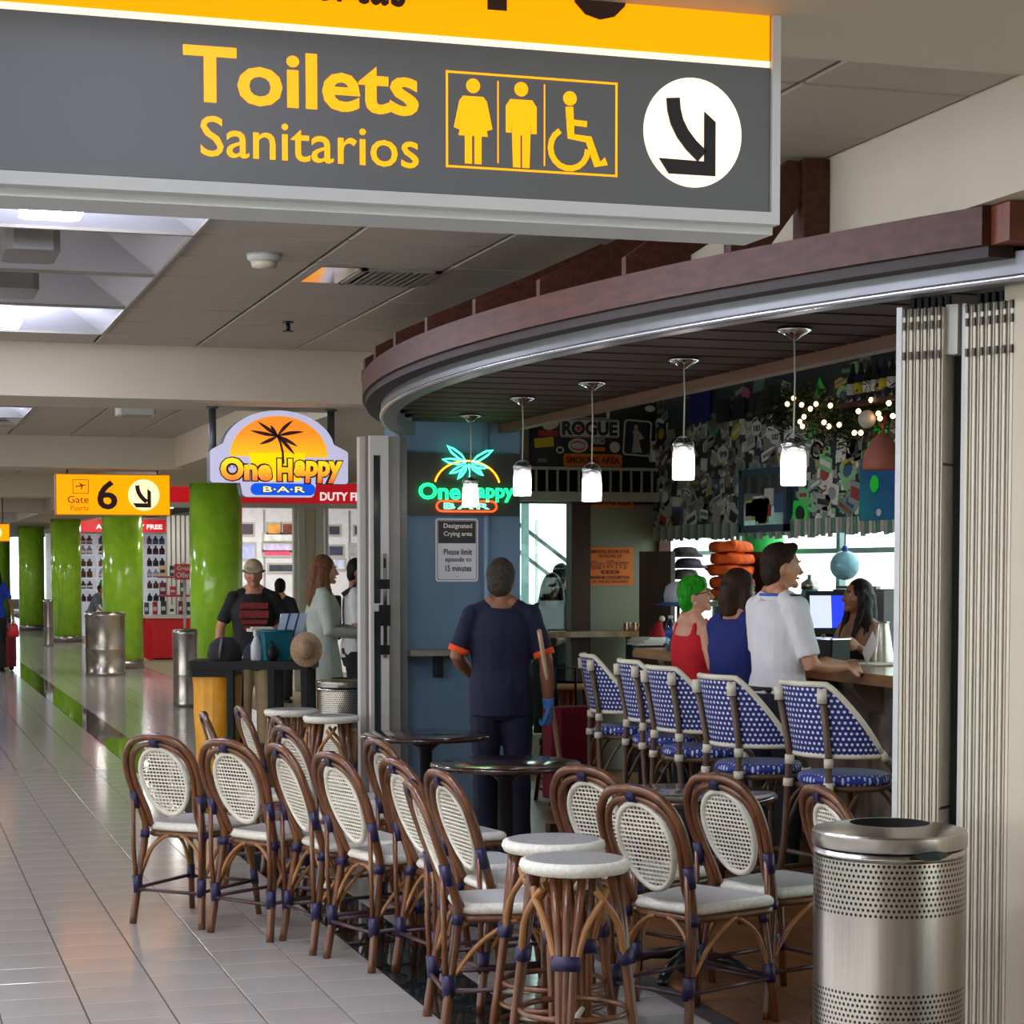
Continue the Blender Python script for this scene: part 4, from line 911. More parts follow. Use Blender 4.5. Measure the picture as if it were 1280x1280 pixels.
def person(label, loc, heading, H=1.72, skin=None, female=False, arms=None, legs=None, head_yaw=0, head_pitch=0, lean=0, vox=.011, top=None, sleeve=.55, bottom=None, hem=.90, hair=None, hair_style='short',
           shoes=None, dress=None, neck_cut=1.44, cap=None, gloves=None, cuffs=None, width=1.0, curl=.6, belt=None, tank=False, group=None):
    """heading: degrees clockwise from the camera axis. arms: {'L': (elbow, wrist[, hand dir, palm])}"""
    t = thing('person', label, 'person', loc, -(math.radians(heading)+YAW), group)
    k = H/1.75; hw = .155*width if female else .178*width; hip = .09
    ln = lambda p: Vector((p[0], p[1]+math.tan(math.radians(lean))*max(0, p[2]-.92), p[2]))*k
    A = {'L': ((-.255,-.03,1.13),(-.27,.06,.88)), 'R': ((.255,-.03,1.13),(.27,.06,.88))}
    if arms: A.update(arms)
    G = {'L': ((-.095,.01,.50),(-.10,-.03,.09)), 'R': ((.095,.01,.50),(.10,-.03,.09))}
    if legs: G.update(legs)
    sg = {'L': -1, 'R': 1}
    def torso(mb, e=0, z0=.84, z1=9):
        R = [(.80,.10,.085,-.01),(.86,.155*width,.105,-.01),(.93,(.172 if female else .165)*width,.118*width,-.01),(1.04,(.132 if female else .152)*width,.100*width,0),(1.15,(.135 if female else .158)*width,.105*width,0),(1.27,(.150 if female else .170)*width,.118*width,.005),(1.35,hw-.016,.106,0),(1.40,hw*.80,.090,-.005),(1.435,hw*.50,.070,-.01),(1.475,.060,.058,-.008)]
        q = [r for r in R if z0-.001 <= r[0] <= z1]
        mb.rings([((r[2]*0+r[0])*k, (r[1]+e)*k, (r[2]+e)*k, (r[3]+math.tan(math.radians(lean))*max(0,r[0]-.92))*k) for r in q], 20)
    def arm(mb, s, e=0, upto=None, r0=.05):
        sh = ln((sg[s]*(hw-.018),-.008,1.392)); el = ln(A[s][0]); wr = ln(A[s][1])
        P_ = [sh, sh.lerp(el,.5), el, el.lerp(wr,.35), wr]; R_ = [.053,.050,.041,.043,.029]
        if female: R_ = [.044,.041,.035,.035,.024]
        if upto is not None:
            L = upto; P2, R2 = [P_[0]], [R_[0]]
            for i in range(1, 5):
                f = (.25,.5,.7,1.0)[i-1]
                if L >= f: P2.append(P_[i]); R2.append(R_[i])
                else:
                    f0 = (0,.25,.5,.7)[i-1]; q = (L-f0)/(f-f0); P2.append(P_[i-1].lerp(P_[i], q)); R2.append(R_[i-1]*(1-q)+R_[i]*q); break
            P_, R_ = P2, R2
        mb.tube(P_, [(r+e)*k for r in R_], 12)
        mb.ball(P_[0], (R_[0]+e)*k*1.05)
        return P_[-1], (P_[-1]-P_[-2]).normalized()
    def leg(mb, s, e=0, r=(.086,.075,.056,.052,.04)):
        h = Vector((sg[s]*hip,0,.90))*k; kn = Vector(G[s][0])*k; an = Vector(G[s][1])*k
        mb.tube([h, h.lerp(kn,.5), kn, kn.lerp(an,.35), an], [(q+e)*k for q in r], 12)
    def traps(mb, e=0, q=1):
        for s in (-1,1): mb.tube([ln((s*hw*.86,-.012,1.398)), ln((s*hw*.55,-.016,1.432)), ln((s*.045*(1 if q == 1 else 1.5),-.022,1.49 if q == 1 else 1.462))], [(.042+e)*k,(.042+e)*k,(.036+e*.6)*k], 10)
    body = MB(); torso(body); traps(body)
    for s in 'LR':
        arm(body, s); leg(body, s)
        d = (ln(A[s][1])-ln(A[s][0])).normalized(); hd = A[s][2] if len(A[s]) > 2 else d; nm = A[s][3] if len(A[s]) > 3 else Vector((-sg[s],0.2,0))
        if not (gloves and s in gloves): hand_into(body, ln(A[s][1]), hd, nm, k*(.92 if female else 1), curl, 1 if s == 'R' else -1)
    # neck and head
    hy, hp = math.radians(head_yaw), math.radians(head_pitch)
    HC = ln((0,.015,1.60)); 
    Mh = Matrix.Rotation(-hy, 3, 'Z') @ Matrix.Rotation(-hp, 3, 'X')
    nb_ = ln((0,-.008,1.44)); body.tube([nb_, HC+Mh @ Vector((0,-.02,-.05))*k], [.056*k*(.85 if female else 1), .052*k*(.85 if female else 1)], 12)
    def skull(q):
        z = q.z; x, y = q.x, q.y
        if z < 0: f = 1-.28*z*z; x *= f; y = y*(1-.16*z*z)+.10*(-z)**2*(1 if q.y > -.2 else .2)
        if q.y > .75 and abs(z) < .5: y -= .04*(1-abs(z)/.5)
        return Vector((x, y, z))
    L3 = lambda x, y, z: HC+Mh @ (Vector((x, y, z))*k)
    body.ball(HC, .073*k, .094*k, .118*k, 22, M=Mh, fn=skull)
    body.tube([L3(0,.086,.018), L3(0,.098,-.005), L3(0,.112,-.028), L3(0,.094,-.038)], [.008*k,.010*k,.0135*k,.009*k], 8)
    for s in (-1,1):
        body.ball(L3(s*.074,-.005,-.008), .010*k, .020*k, .032*k, 8, M=Mh); body.ball(L3(s*.038,.066,-.02), .022*k, .022*k, .02*k, 8, M=Mh)
        body.ball(L3(s*.030,.078,.030), .022*k, .012*k, .008*k, 8, M=Mh)
    body.ball(L3(0,.074,-.088), .026*k, .022*k, .020*k, 8, M=Mh)
    remesh(body, 'body', skin, min(vox, .0085 if H > 0 and vox < .012 else vox), 2, parent=t)
    for s in (-1,1):
        e = MB(); e.ball(L3(s*.031,.0765,.010), .011*k, .0065*k, .0065*k, 10, M=Mh).build('eye', M_eye, t)
        MB().ball(L3(s*.031,.0815,.010), .0055*k, .0028*k, .0055*k, 8, M=Mh).build('iris', M_iris, t)
        MB().tube([L3(s*.016,.093,.029), L3(s*.032,.094,.034), L3(s*.048,.082,.028)], .0035*k, 6).build('eyebrow', hair or M_iris, t)
    MB().tube([L3(-.024,.081,-.058), L3(-.008,.0905,-.055), L3(.008,.0905,-.055), L3(.024,.081,-.058)], [.003*k,.0062*k,.0062*k,.003*k], 8).build('lips', mat('lips_'+skin.name, tuple(int(v) for v in (150,80,72)) if skin.name != 'skin_dark' else (104,56,50), .4), t)
    # hair
    if hair: hair.node_tree.nodes['Principled BSDF'].inputs['Specular IOR Level'].default_value = .12
    if hair and hair_style != 'none':
        hb = MB(); hf = lambda q: Vector((q.x, q.y*(1 if q.y < 0 else .92), q.z))
        if hair_style == 'short':
            hb.ball(L3(0,-.018,.030), .080*k, .090*k, .098*k, 18, M=Mh); hb.ball(L3(0,-.045,-.02), .069*k, .062*k, .075*k, 14, M=Mh)
        elif hair_style == 'crop':
            hb.ball(L3(0,-.014,.030), .079*k, .088*k, .094*k, 18, M=Mh); hb.ball(L3(0,-.040,-.025), .070*k, .062*k, .072*k, 14, M=Mh)
        elif hair_style == 'pepper':
            hb.ball(L3(0,-.020,.034), .087*k, .098*k, .102*k, 18, M=Mh); hb.ball(L3(0,-.052,-.02), .076*k, .066*k, .082*k, 14, M=Mh)
        elif hair_style == 'quiff':
            hb.ball(L3(0,-.018,.034), .080*k, .092*k, .096*k, 18, M=Mh); hb.ball(L3(0,-.045,-.025), .068*k, .060*k, .080*k, 14, M=Mh)
            for i in range(7): hb.ball(L3(-.045+.015*i,.045+.01*(i%2),.10), .022*k, .03*k, .026*k, 8, M=Mh)
        elif hair_style == 'bob':
            hb.ball(L3(0,-.015,.028), .093*k, .102*k, .108*k, 18, M=Mh)
            for s in (-1,1): hb.tube([L3(s*.062,-.01,.03), L3(s*.078,-.012,-.05), L3(s*.07,-.02,-.135)], [.042*k,.042*k,.036*k], 10)
            hb.tube([L3(0,-.06,.03), L3(0,-.072,-.06), L3(0,-.07,-.145)], [.07*k,.068*k,.058*k], 12)
        elif hair_style == 'pixie':
            hb.ball(L3(0,-.020,.030), .086*k, .098*k, .103*k, 18, M=Mh); hb.ball(L3(0,-.05,-.03), .074*k, .064*k, .078*k, 14, M=Mh)
            for i in range(10):
                a = -.9+i*.2; hb.tube([L3(.075*math.sin(a),.0,.115), L3(.085*math.sin(a),.055,.09), L3(.088*math.sin(a),.078,.045)], [.026*k,.024*k,.008*k], 7)
        else:  # long
            hb.ball(L3(0,-.018,.028), .086*k, .098*k, .106*k, 18, M=Mh)
            for i, (s, q) in enumerate(((-1,0),(1,0),(-1,1),(1,1),(0,2),(-.5,2),(.5,2))):
                if q == 0: P_ = [L3(s*.060,.01,.05), L3(s*.082,.005,-.05), L3(s*.085,.02,-.16), L3(s*.085,.055,-.28)]; R_ = [.03,.026,.03,.014]
                elif q == 1: P_ = [L3(s*.062,-.03,.02), L3(s*.082,-.035,-.08), L3(s*.095,-.05,-.2), L3(s*.09,-.06,-.33)]; R_ = [.04,.038,.04,.016]
                else: P_ = [L3(s*.06,-.06,.02), L3(s*.08,-.085,-.09), L3(s*.1,-.10,-.22), L3(s*.1,-.095,-.36)]; R_ = [.06,.052,.05,.02]
                hb.tube(catmull(P_, 3), [R_[0]*k]*0+[(R_[min(3,int(j/3))]*(1-(j%3)/3)+R_[min(3,int(j/3)+1)]*((j%3)/3))*k for j in range(10)], 9)
        remesh(hb, 'hair', hair, .010, 2, noise=.004, parent=t, nscale=30)
    if cap:
        cb = MB(); cb.ball(L3(0,-.008,.052), .086*k, .106*k, .090*k, 18, M=Mh)
        cb.prism([(-.062*k,0),(-.055*k,.055*k),(-.03*k,.08*k),(0,.086*k),(.03*k,.08*k),(.055*k,.055*k),(.062*k,0)], -.009*k, .009*k, fn=lambda x, y, z: tuple(L3(x/k*1.2, .070+y/k, .058+z/k-.42*y/k)))
        remesh(cb, 'cap', cap, .007, 1, parent=t)
        bbm = MB(); bbm.tube([L3(.094*math.sin(a), .064+.062*math.cos(a)*(1 if abs(a) < 2 else 0), .040-.02*math.cos(a)) for a in [-1.35+2.7*i/14 for i in range(15)]], .012*k, 8).build('cap_brim', mat('cap_brim_shade', (120,104,84), .8), t)
    # clothing
    if dress:
        db = MB(); torso(db, .014, 1.03, neck_cut)
        db.rings([(.45*k,.235*k,.19*k,0),(.70*k,.215*k,.17*k,0),(.92*k,.19*k,.145*k,-.005),(1.05*k,.150*k,.118*k,0)], 20)
        traps(db, .012, 0)
        for s in 'LR': arm(db, s, .012, sleeve)
        remesh(db, 'dress', dress, .011, 2, noise=.006, parent=t, nscale=11)
    if top:
        sb = MB(); torso(sb, .014, 1.03, neck_cut)
        sb.rings([(hem*k,(.186 if female else .180)*width*k,.130*width*k,-.006*k),(.97*k,.182*width*k,.132*width*k,-.006*k),(1.06*k,(.155 if female else .170)*width*k,.118*width*k,(math.tan(math.radians(lean))*.14)*k)], 20)
        if not tank:
            traps(sb, .012, 0)
            for s in 'LR':
                e_, dd = arm(sb, s, .013, sleeve)
                if cuffs: MB().tube([e_-dd*.028, e_+dd*.006], [(.064 if sleeve < .6 else .05)*k]*2, 16).build('sleeve_cuff', cuffs, t)
        else:
            for s in (-1,1): sb.tube([ln((s*.10,.06,1.33)), ln((s*.105,.02,1.45)), ln((s*.10,-.05,1.42)), ln((s*.09,-.08,1.33))], .02*k, 8)
        remesh(sb, 'shirt', top, .010, 2, noise=.006, parent=t, nscale=12)
    if bottom:
        tb_ = MB(); tb_.rings([(.78*k,.12*k,.1*k,-.01*k),(.86*k,.178*width*k,.125*width*k,-.01*k),(.93*k,.180*width*k,.128*width*k,-.01*k),(1.02*k,.160*width*k,.112*width*k,0)], 20)
        for s in 'LR': leg(tb_, s, .016, (.088,.078,.062,.06,.062))
        remesh(tb_, 'trousers', bottom, .011, 2, noise=.005, parent=t, nscale=11)
    if belt: MB().tube([(.176*width*k*math.cos(2*PI*i/24), (-.004+.126*width*math.sin(2*PI*i/24))*k, .985*k) for i in range(24)], .017*k, 6, closed=True, sx=.4, sy=1, up=(1,0,0)).build('belt', belt, t)
    if gloves:
        for s in gloves:
            d = (ln(A[s][1])-ln(A[s][0])).normalized(); g = MB(); hd = A[s][2] if len(A[s]) > 2 else d; nm = A[s][3] if len(A[s]) > 3 else Vector((-sg[s],.2,0))
            hand_into(g, ln(A[s][1]), hd, nm, k*1.10, curl, 1 if s == 'R' else -1); g.tube([ln(A[s][1])-d*.05*k, ln(A[s][1])+Vector(hd).normalized()*.015*k], [.036*k,.034*k], 10)
            remesh(g, 'glove', mat('blue_nitrile_glove', (70,130,196), .4), .006, 1, parent=t)
    sh = shoes or M_black
    for s in 'LR':
        an = Vector(G[s][1])*k; f = MB(); f.tube([an+Vector((0,-.03,-.045))*k, an+Vector((sg[s]*.005,.03,-.05))*k, an+Vector((sg[s]*.012,.11,-.058))*k, an+Vector((sg[s]*.015,.17,-.064))*k], [.044*k,.045*k,.042*k,.028*k], 10, sx=.72, sy=1, up=(0,0,1)); f.tube([an+Vector((0,-.005,.02)), an+Vector((0,0,-.04))*k], .045*k, 10)
        for v in range(len(f.v)): f.v[v] = (f.v[v][0], f.v[v][1], max(0.004, f.v[v][2]))
        f.build('shoe', sh, t)
    t['k'] = k
    del t['k']
    return t, ln, L3, k
def wpt(t, p):
    m = Matrix.Translation(t.location) @ Matrix.Rotation(t.rotation_euler.z, 4, 'Z'); return m @ Vector(p)
S_tan = skinmat('tan', (186,128,96)); S_dark = skinmat('dark', (96,62,46)); S_brown = skinmat('brown', (140,92,66)); S_fair = skinmat('fair', (206,150,122))
def stand(px, d): p = at(px, 900, d); return Vector((p.x, p.y, 0))
# janitor seen from behind, holding a broom
H_j = at(625, 693, 11.75).z
C_navy = cloth('navy', (12,16,46)); C_or = cloth('orange', (240,84,30))
jp, ln_, L3_, kj = person('person seen from behind in a navy shirt with orange cuffs holding a broom', stand(627, 11.75), 2, H_j*1.0, S_brown, width=1.06,
    arms={'L': ((-.265,-.03,1.15),(-.185,.19,1.03),(.5,.8,.1),(.3,0,-1)), 'R': ((.262,-.02,1.13),(.275,.05,.86),(.05,.35,-.9),(-1,.1,0))}, top=C_navy, sleeve=.44, hem=.80, bottom=cloth('navy_trousers', (14,18,44)), hair=mat('hair_greyblack', (62,56,50), .7, var=.4, scale=60), hair_style='pepper',
    gloves='R', cuffs=C_or, head_yaw=12, head_pitch=-4, curl=1.1)
MB().tube([(math.cos(2*PI*i/20)*.066, -.012+math.sin(2*PI*i/20)*.062, 1.435*kj+.012*math.sin(2*PI*i/20)) for i in range(20)], .006, 6, closed=True).build('lanyard', mat('lanyard_orange', (220,90,50), .6), jp)
w_ = wpt(jp, ln_((.300,.10,.80)))
bt = at(674, 788, 11.57)
br = thing('broom', 'wooden broom handle held in the blue glove of the person in navy', 'broom', (0,0,0))
d_ = (w_-bt).normalized(); fo = w_+d_*((w_.z-.10)/-d_.z)
MB().tube([bt, fo], .0135, 10).build('handle', mat('pale_broom_wood', (176,140,110), .5, var=.15), br)
MB().cbox((fo.x, fo.y, .085), .30, .06, .05, b=.012).build('head', M_brown, br); bm_ = MB()
for i in range(24): bm_.box(fo.x-.14+.0118*i, fo.x-.132+.0118*i, fo.y-.024, fo.y+.024, .0, .065)
stuff(bm_.build('bristles', mat('bristle', (60,54,40), .9), br))
# pilot at the bar
pp, lnp, L3p, kp = person('person in a white short-sleeved uniform shirt with shoulder boards holding a paper at the bar', stand(972, 10.6), 62, at(985, 672, 10.6).z, S_tan,
    arms={'L': ((-.24,.05,1.13),(-.12,.30,1.10),(.2,1,.1),(.6,0,-.6)), 'R': ((.245,.03,1.11),(.16,.30,1.10),(-.12,1,.0),(-.6,0,-.5))}, top=cloth('white_shirt', (222,220,222), .04), sleeve=.42, hem=.965, bottom=cloth('black_trousers', (18,19,24)),
    hair=mat('hair_darkbrown', (44,32,26), .6, var=.4, scale=50), hair_style='quiff', head_yaw=16, belt=M_black, vox=.009, curl=.75)
MB().tube([(math.cos(2*PI*i/24)*.078, -.012+math.sin(2*PI*i/24)*.074, 1.455*kp+.016*math.sin(2*PI*i/24-1.5)) for i in range(24)], .020, 8, closed=True, sx=1, sy=.6).build('collar', cloth('white_shirt', (222,220,222)), pp)
MB().tube([(math.cos(2*PI*i/24)*.082, -.016+math.sin(2*PI*i/24)*.080, 1.47*kp-.008) for i in range(24)], .0075, 6, closed=True).build('lanyard', mat('lanyard_blue', (40,96,190), .6), pp)
for s in (-1,1): MB().cbox((s*.125*kp, -.005, 1.462*kp), .10, .05, .012, b=.01).build('shoulder_board', M_black, pp)
# seated / standing guests at the bar
gp, *_g = person('person with a dark brown bob in a royal blue blouse, standing beside the white shirt', stand(921, 11.2), 52, at(935, 706, 11.2).z, S_tan, female=True, width=1.22,
    arms={'L': ((-.25,.10,1.16),(-.12,.32,1.24)), 'R': ((.27,.05,1.16),(.18,.28,1.24))}, top=cloth('royal_blue', (20,34,104)), sleeve=.55, hem=.82, bottom=cloth('dark_blue_trousers', (16,18,50)), hair=mat('hair_brown', (52,36,26), .5, var=.35, scale=50, stretch=(3,3,.4)), hair_style='bob', head_yaw=8)
gr, lng, L3g, kg = person('person with short bright green hair and glasses in a red tank top at the bar', stand(866, 11.9), 60, at(868, 715, 11.9).z, S_fair, female=True, width=1.05,
    arms={'L': ((-.24,.12,1.18),(-.10,.32,1.25)), 'R': ((.23,-.02,1.16),(.22,.22,1.25))}, top=cloth('red_tank', (200,22,34)), tank=True, hem=.86, neck_cut=1.36, bottom=cloth('dark_jeans', (24,26,44)), hair=mat('hair_green', (44,170,26), .5, var=.5, scale=40, stretch=(3,3,.4), col2=(16,84,20)), hair_style='pixie', head_yaw=42, head_pitch=-8)
for s in (-1,1):
    MB().tube([L3g(s*.032+.024*math.cos(a), .098-.01*abs(math.cos(a)), .008+.017*math.sin(a)) for a in [2*PI*i/14 for i in range(14)]], .0028, 6, closed=True).build('spectacle_rim', mat('spectacle_red', (90,20,26), .3), gr)
    MB().tube([L3g(s*.056,.090,.012), L3g(s*.078,.0,.006)], .003, 6).build('spectacle_arm', mat('spectacle_red', (90,20,26)), gr)
    MB().ball(L3g(s*.082,.002,-.046), .008).build('earring', M_white, gr)
# bartender behind the counter
ba, lnb, L3b, kb = person('smiling person with long dark hair in a black tank top behind the bar counter', stand(1072, 12.6), -128, at(1074, 719, 12.6).z, S_brown, female=True, arms={'L': ((-.24,.04,1.17),(-.17,.18,1.27)), 'R': ((.24,.04,1.17),(.15,.19,1.28))},
    top=cloth('black_tank', (20,20,24)), tank=True, hem=.86, neck_cut=1.34, bottom=cloth('black_trousers', (18,19,24)), hair=mat('hair_black', (26,20,18), .45, var=.4, scale=50, stretch=(3,3,.4)), hair_style='long', head_yaw=18, head_pitch=-6)
MB().tube([L3b(-.018,.085,-.053), L3b(-.007,.094,-.057), L3b(.007,.094,-.057), L3b(.018,.085,-.053)], [.0015,.0035,.0035,.0015], 6).build('teeth', M_eye, ba)
# man in a cap behind the cart
cp_, lnc, L3c, kc = person('person in a tan cap and black t-shirt holding folded papers behind the cart', stand(318, 17.6), 172, at(316, 697, 17.6).z, S_tan, vox=.012, width=1.08,
    arms={'L': ((-.30,.02,1.16),(-.12,.26,1.10),(.9,.5,.1),(0,0,-1)), 'R': ((.29,-.05,1.14),(.31,.02,.86))}, top=cloth('black_tee', (20,20,22)), sleeve=.40, hem=.90, bottom=cloth('khaki', (150,130,96)), hair=mat('hair_grey', (120,110,100), .7), hair_style='none', cap=cloth('cap_tan', (176,156,128)))
for j_, (w0_, z0_, z1_) in enumerate(((.12,1.28,1.33),(.125,1.20,1.265),(.11,1.15,1.185),(.09,1.10,1.135))):
    MB().box(-w0_, w0_, .12, .15, z0_, z1_).build('shirt_print', mat('shirt_print_red', (120,34,32), .8, var=.5, scale=40), cp_)
w_ = wpt(cp_, lnc((-.06,.33,1.12))); pt = thing('folded_papers', 'white folded papers in the hand of the person in the tan cap', 'papers', (w_.x,w_.y,w_.z), cp_.rotation_euler.z+.3)
pb = MB(); pb.cbox((0,0,.0), .22, .13, .012).cbox((.01,.01,.014), .21, .12, .008, rz=.12).cbox((0,0,.026), .17, .1, .012, rz=-.1); pb.build('sheets', mat('paper_white', (220,216,206), .7), pt)
w_ = wpt(cp_, lnc((-.02,.25,1.0))); bb = MB(); bb.ball((w_.x,w_.y,w_.z-.10), .12, .09, .13, 14).cbox((w_.x,w_.y-.07,w_.z-.13), .14, .05, .12, b=.02); bag = remesh(bb, 'waist_bag', cloth('bag_navy', (26,28,46)), .012, 2); tag(bag, 'dark navy bag carried at the front of the person in the tan cap', 'bag')
# woman in the long grey dress and her neighbour
gd, lnw, L3w, kw = person('person with long brown hair in a long grey-green dress holding a phone', stand(404, 16.4), 78, at(404, 690, 16.4).z, S_fair, female=True, vox=.012, width=1.1,
    arms={'L': ((-.22,.05,1.14),(-.07,.30,1.12),(.3,.9,.3),(.6,0,-.4)), 'R': ((.24,.02,1.12),(.09,.30,1.10),(-.3,.9,.3),(-.6,0,-.4))}, dress=cloth('grey_green_dress', (166,172,160)), sleeve=.95, hair=mat('hair_lightbrown', (104,70,46), .5, var=.4, scale=50, stretch=(3,3,.4)), hair_style='long')
w_ = wpt(gd, lnw((.0,.40,1.15))); ph = MB(); ph.cbox((w_.x,w_.y,w_.z+.03), .09, .14, .012, b=.01, rz=.6); tag(ph.build('phone', M_black), 'dark phone held out by the person in the grey dress', 'phone')
bp_, lnk, L3k, kk = person('person in a white t-shirt with a black backpack, half behind the door jamb', stand(446, 17.7), 84, at(446, 693, 17.7).z, S_brown, vox=.012, arms={'L': ((-.24,.05,1.13),(-.10,.30,1.15)), 'R': ((.25,.0,1.10),(.24,.10,.84))},
    top=cloth('white_tee', (206,204,204), .06), sleeve=.42, hem=.86, bottom=cloth('black_trousers', (18,19,24)), hair=mat('hair_black', (26,20,18)), hair_style='crop')
kp_ = MB(); kp_.cbox((0,-.19,1.20), .28, .12, .38, b=.04); remesh(kp_, 'backpack', cloth('pack_black', (30,30,32)), .014, 3, parent=bp_)
for s in (-1,1): MB().tube([(s*.11,-.12,1.40*kk), (s*.115,-.02,1.475*kk), (s*.115,.10,1.38*kk), (s*.12,.10,1.2), (s*.13,-.1,1.05)], .018, 8).build('backpack_strap', cloth('pack_black', (30,30,32)), bp_)
# farther people
person('person in dark clothes seen from behind inside the lit shop, beyond the tan cap', stand(351, 24.5), 10, at(351, 720, 24.5).z, S_tan, vox=.016, top=cloth('black_tee', (20,20,22)), sleeve=.5, hem=.86, bottom=cloth('black_trousers', (18,19,24)), hair=mat('hair_black', (26,20,18)), hair_style='crop')
wl = stand(-5, 31.5); wb_, lnwb, _q, _k = person('person with long dark hair in a blue top towing a red suitcase', wl, -8, at(0, 704, 31.5).z, S_brown, female=True, vox=.018, arms={'R': ((.26,-.06,1.13),(.30,-.12,.86))}, top=cloth('bright_blue', (24,60,170)), sleeve=.4, hem=.88, bottom=cloth('black_trousers', (18,19,24)), hair=mat('hair_black', (26,20,18)), hair_style='long')
person('person in a grey shirt bending over a counter between the two green columns', stand(114, 40.5), 100, at(112, 738, 40.5).z*1.12, S_tan, vox=.022, lean=24, arms={'R': ((.24,.2,1.12),(.2,.42,1.0)), 'L': ((-.24,.2,1.12),(-.2,.42,1.0))}, top=cloth('grey_shirt', (120,124,132)), sleeve=.5, bottom=cloth('black_trousers', (18,19,24)), hair=mat('hair_darkbrown', (44,32,26)), hair_style='crop', head_pitch=-25)
# seated woman behind the smoking room glass
q = on_y(690, 800, 16.35); sw_, lns, L3s, ks = person('person with long braids sitting behind the smoking room glass', (q.x,q.y,-.0), 184, at(690, 713, at(690,800,17).y*0+17.1).z, S_dark, female=True, vox=.014, arms={'L': ((-.25,.08,1.14),(-.1,.28,1.12)), 'R': ((.25,.08,1.14),(.1,.28,1.12))}, top=cloth('dark_grey_top', (44,46,48)), sleeve=.9, bottom=cloth('black_trousers', (18,19,24)), hair=mat('hair_black', (26,20,18)), hair_style='long', head_yaw=-6)
q = on_y(701, 800, 17.6); person('person in dark clothes behind the person with braids in the smoking room', (q.x,q.y,0), 40, at(700, 700, 18.4).z, S_brown, vox=.018, top=cloth('dark_grey_top', (44,46,48)), sleeve=.6, bottom=cloth('black_trousers', (18,19,24)), hair=mat('hair_black', (26,20,18)), hair_style='crop')
# ================================================================== BAR FITTINGS
M_stone = mat('bar_front_stone', (124,110,96), .75, var=.45, scale=5, bump=.4); M_ctop = mat('counter_top_wood', (150,112,72), .22, var=.3, scale=3, stretch=(6,1,6), coat=.3)
bc = thing('bar_counter', 'long bar counter with a wooden top and rough grey front', 'counter', (0,0,0))
MB().box(4.88, 5.55, 7.0, 13.1, 1.035, 1.085).box(4.87, 4.90, 7.0, 13.1, 1.025, 1.07).build('counter_top', M_ctop, bc)
MB().box(5.14, 5.20, 7.05, 13.05, .08, 1.035).build('front', M_stone, bc); MB().box(5.18, 5.24, 7.05, 13.05, 0, .1).build('plinth', M_blackm, bc)
y = 7.2
while y < 13.1:
    c = MB(); c.add([(5.14,y-.05,1.035),(4.96,y-.05,1.035),(4.96,y-.05,.99),(5.08,y-.05,.86),(5.14,y-.05,.86),(5.14,y+.05,1.035),(4.96,y+.05,1.035),(4.96,y+.05,.99),(5.08,y+.05,.86),(5.14,y+.05,.86)],
        [(0,1,2,3,4),(9,8,7,6,5),(0,5,6,1),(1,6,7,2),(2,7,8,3),(3,8,9,4)]); c.build('corbel', M_stone, bc)
    MB().box(5.115, 5.14, y+.07, y+.49, .22, .84).build('panel', M_stone, bc); y += .56
# ---- things on the counter
def on_bar(px, py, z=1.085): return on_z(px, py, z)
p = on_bar(838, 813); wb = thing('water_bottle', 'clear blue plastic water bottle on the far end of the counter', 'bottle', p)
MB().lathe([(.030,0),(.034,.01),(.034,.06),(.031,.075),(.034,.09),(.034,.15),(.028,.175),(.013,.20),(.013,.212)], 16).build('bottle', glass('blue_plastic', (150,190,225), .05, .3), wb); MB().lathe([(.015,.21),(.015,.23)], 12).build('cap', M_white, wb); MB().lathe([(.0347,.09),(.0347,.145)], 16).build('bottle_label', mat('bottle_label_blue', (50,90,170), .5), wb)
p = on_bar(806, 806); nk = MB(); [nk.cbox((p.x+.01*(i%3), p.y+.012*(i%2), p.z+.004+.009*i), .20-.012*i, .22-.01*i, .008, rz=.1*i) for i in range(6)]; tag(stuff(nk.build('napkin_pile', mat('napkin_white', (214,208,198), .8))) and nk and C.objects[-1], 'loose pile of white napkins beside the water bottle', 'napkins')
p = on_bar(825, 804); sh_ = thing('santa_hat', 'red santa hat standing behind the water bottle on the counter end', 'hat', (p.x, p.y+.05, p.z))
MB().tube([(0,0,.02),(0,0,.08),(.01,0,.13),(.03,.0,.16)], [.075,.055,.03,.012], 14).build('cone', cloth('santa_red', (170,16,30)), sh_); MB().tube([(.07*math.cos(2*PI*i/20),.07*math.sin(2*PI*i/20),.022) for i in range(20)], .022, 8, closed=True).build('fur_trim', cloth('santa_white', (226,222,214)), sh_); MB().ball((.035,0,.175), .022).build('pompom', cloth('santa_white', (226,222,214)), sh_)
p = on_bar(1086, 831); cp2 = MB(); cp2.cbox((p.x,p.y,p.z+.003), .22, .30, .005, rz=.3).cbox((p.x+.03,p.y-.05,p.z+.008), .2, .26, .004, rz=.1); tag(cp2.build('menu_sheets', mat('paper_white', (220,216,206))), 'pale paper sheets lying on the counter near the steel vase', 'papers')
w_ = wpt(pp, lnp((.10,.47,1.13))); pa = MB(); a_ = w_; b_ = at(1094, 797, 10.5); u_ = (b_-a_); n_ = Vector((.1,.35,.9)).normalized(); v_ = Vector((.03,.085,.03))
pa.add([a_-v_,a_+v_,b_+v_,b_-v_]+[q+n_*.004 for q in (a_-v_,a_+v_,b_+v_,b_-v_)], [(3,2,1,0),(4,5,6,7),(0,1,5,4),(1,2,6,5),(2,3,7,6),(3,0,4,7)]); tag(pa.build('bill', mat('paper_white', (220,216,206))), 'white paper bill held over the counter by the white-shirted person', 'paper')
p = on_bar(1103, 829); vs_ = thing('steel_vase', 'tall tapered pale vase on the counter beside the shutters', 'vase', p)
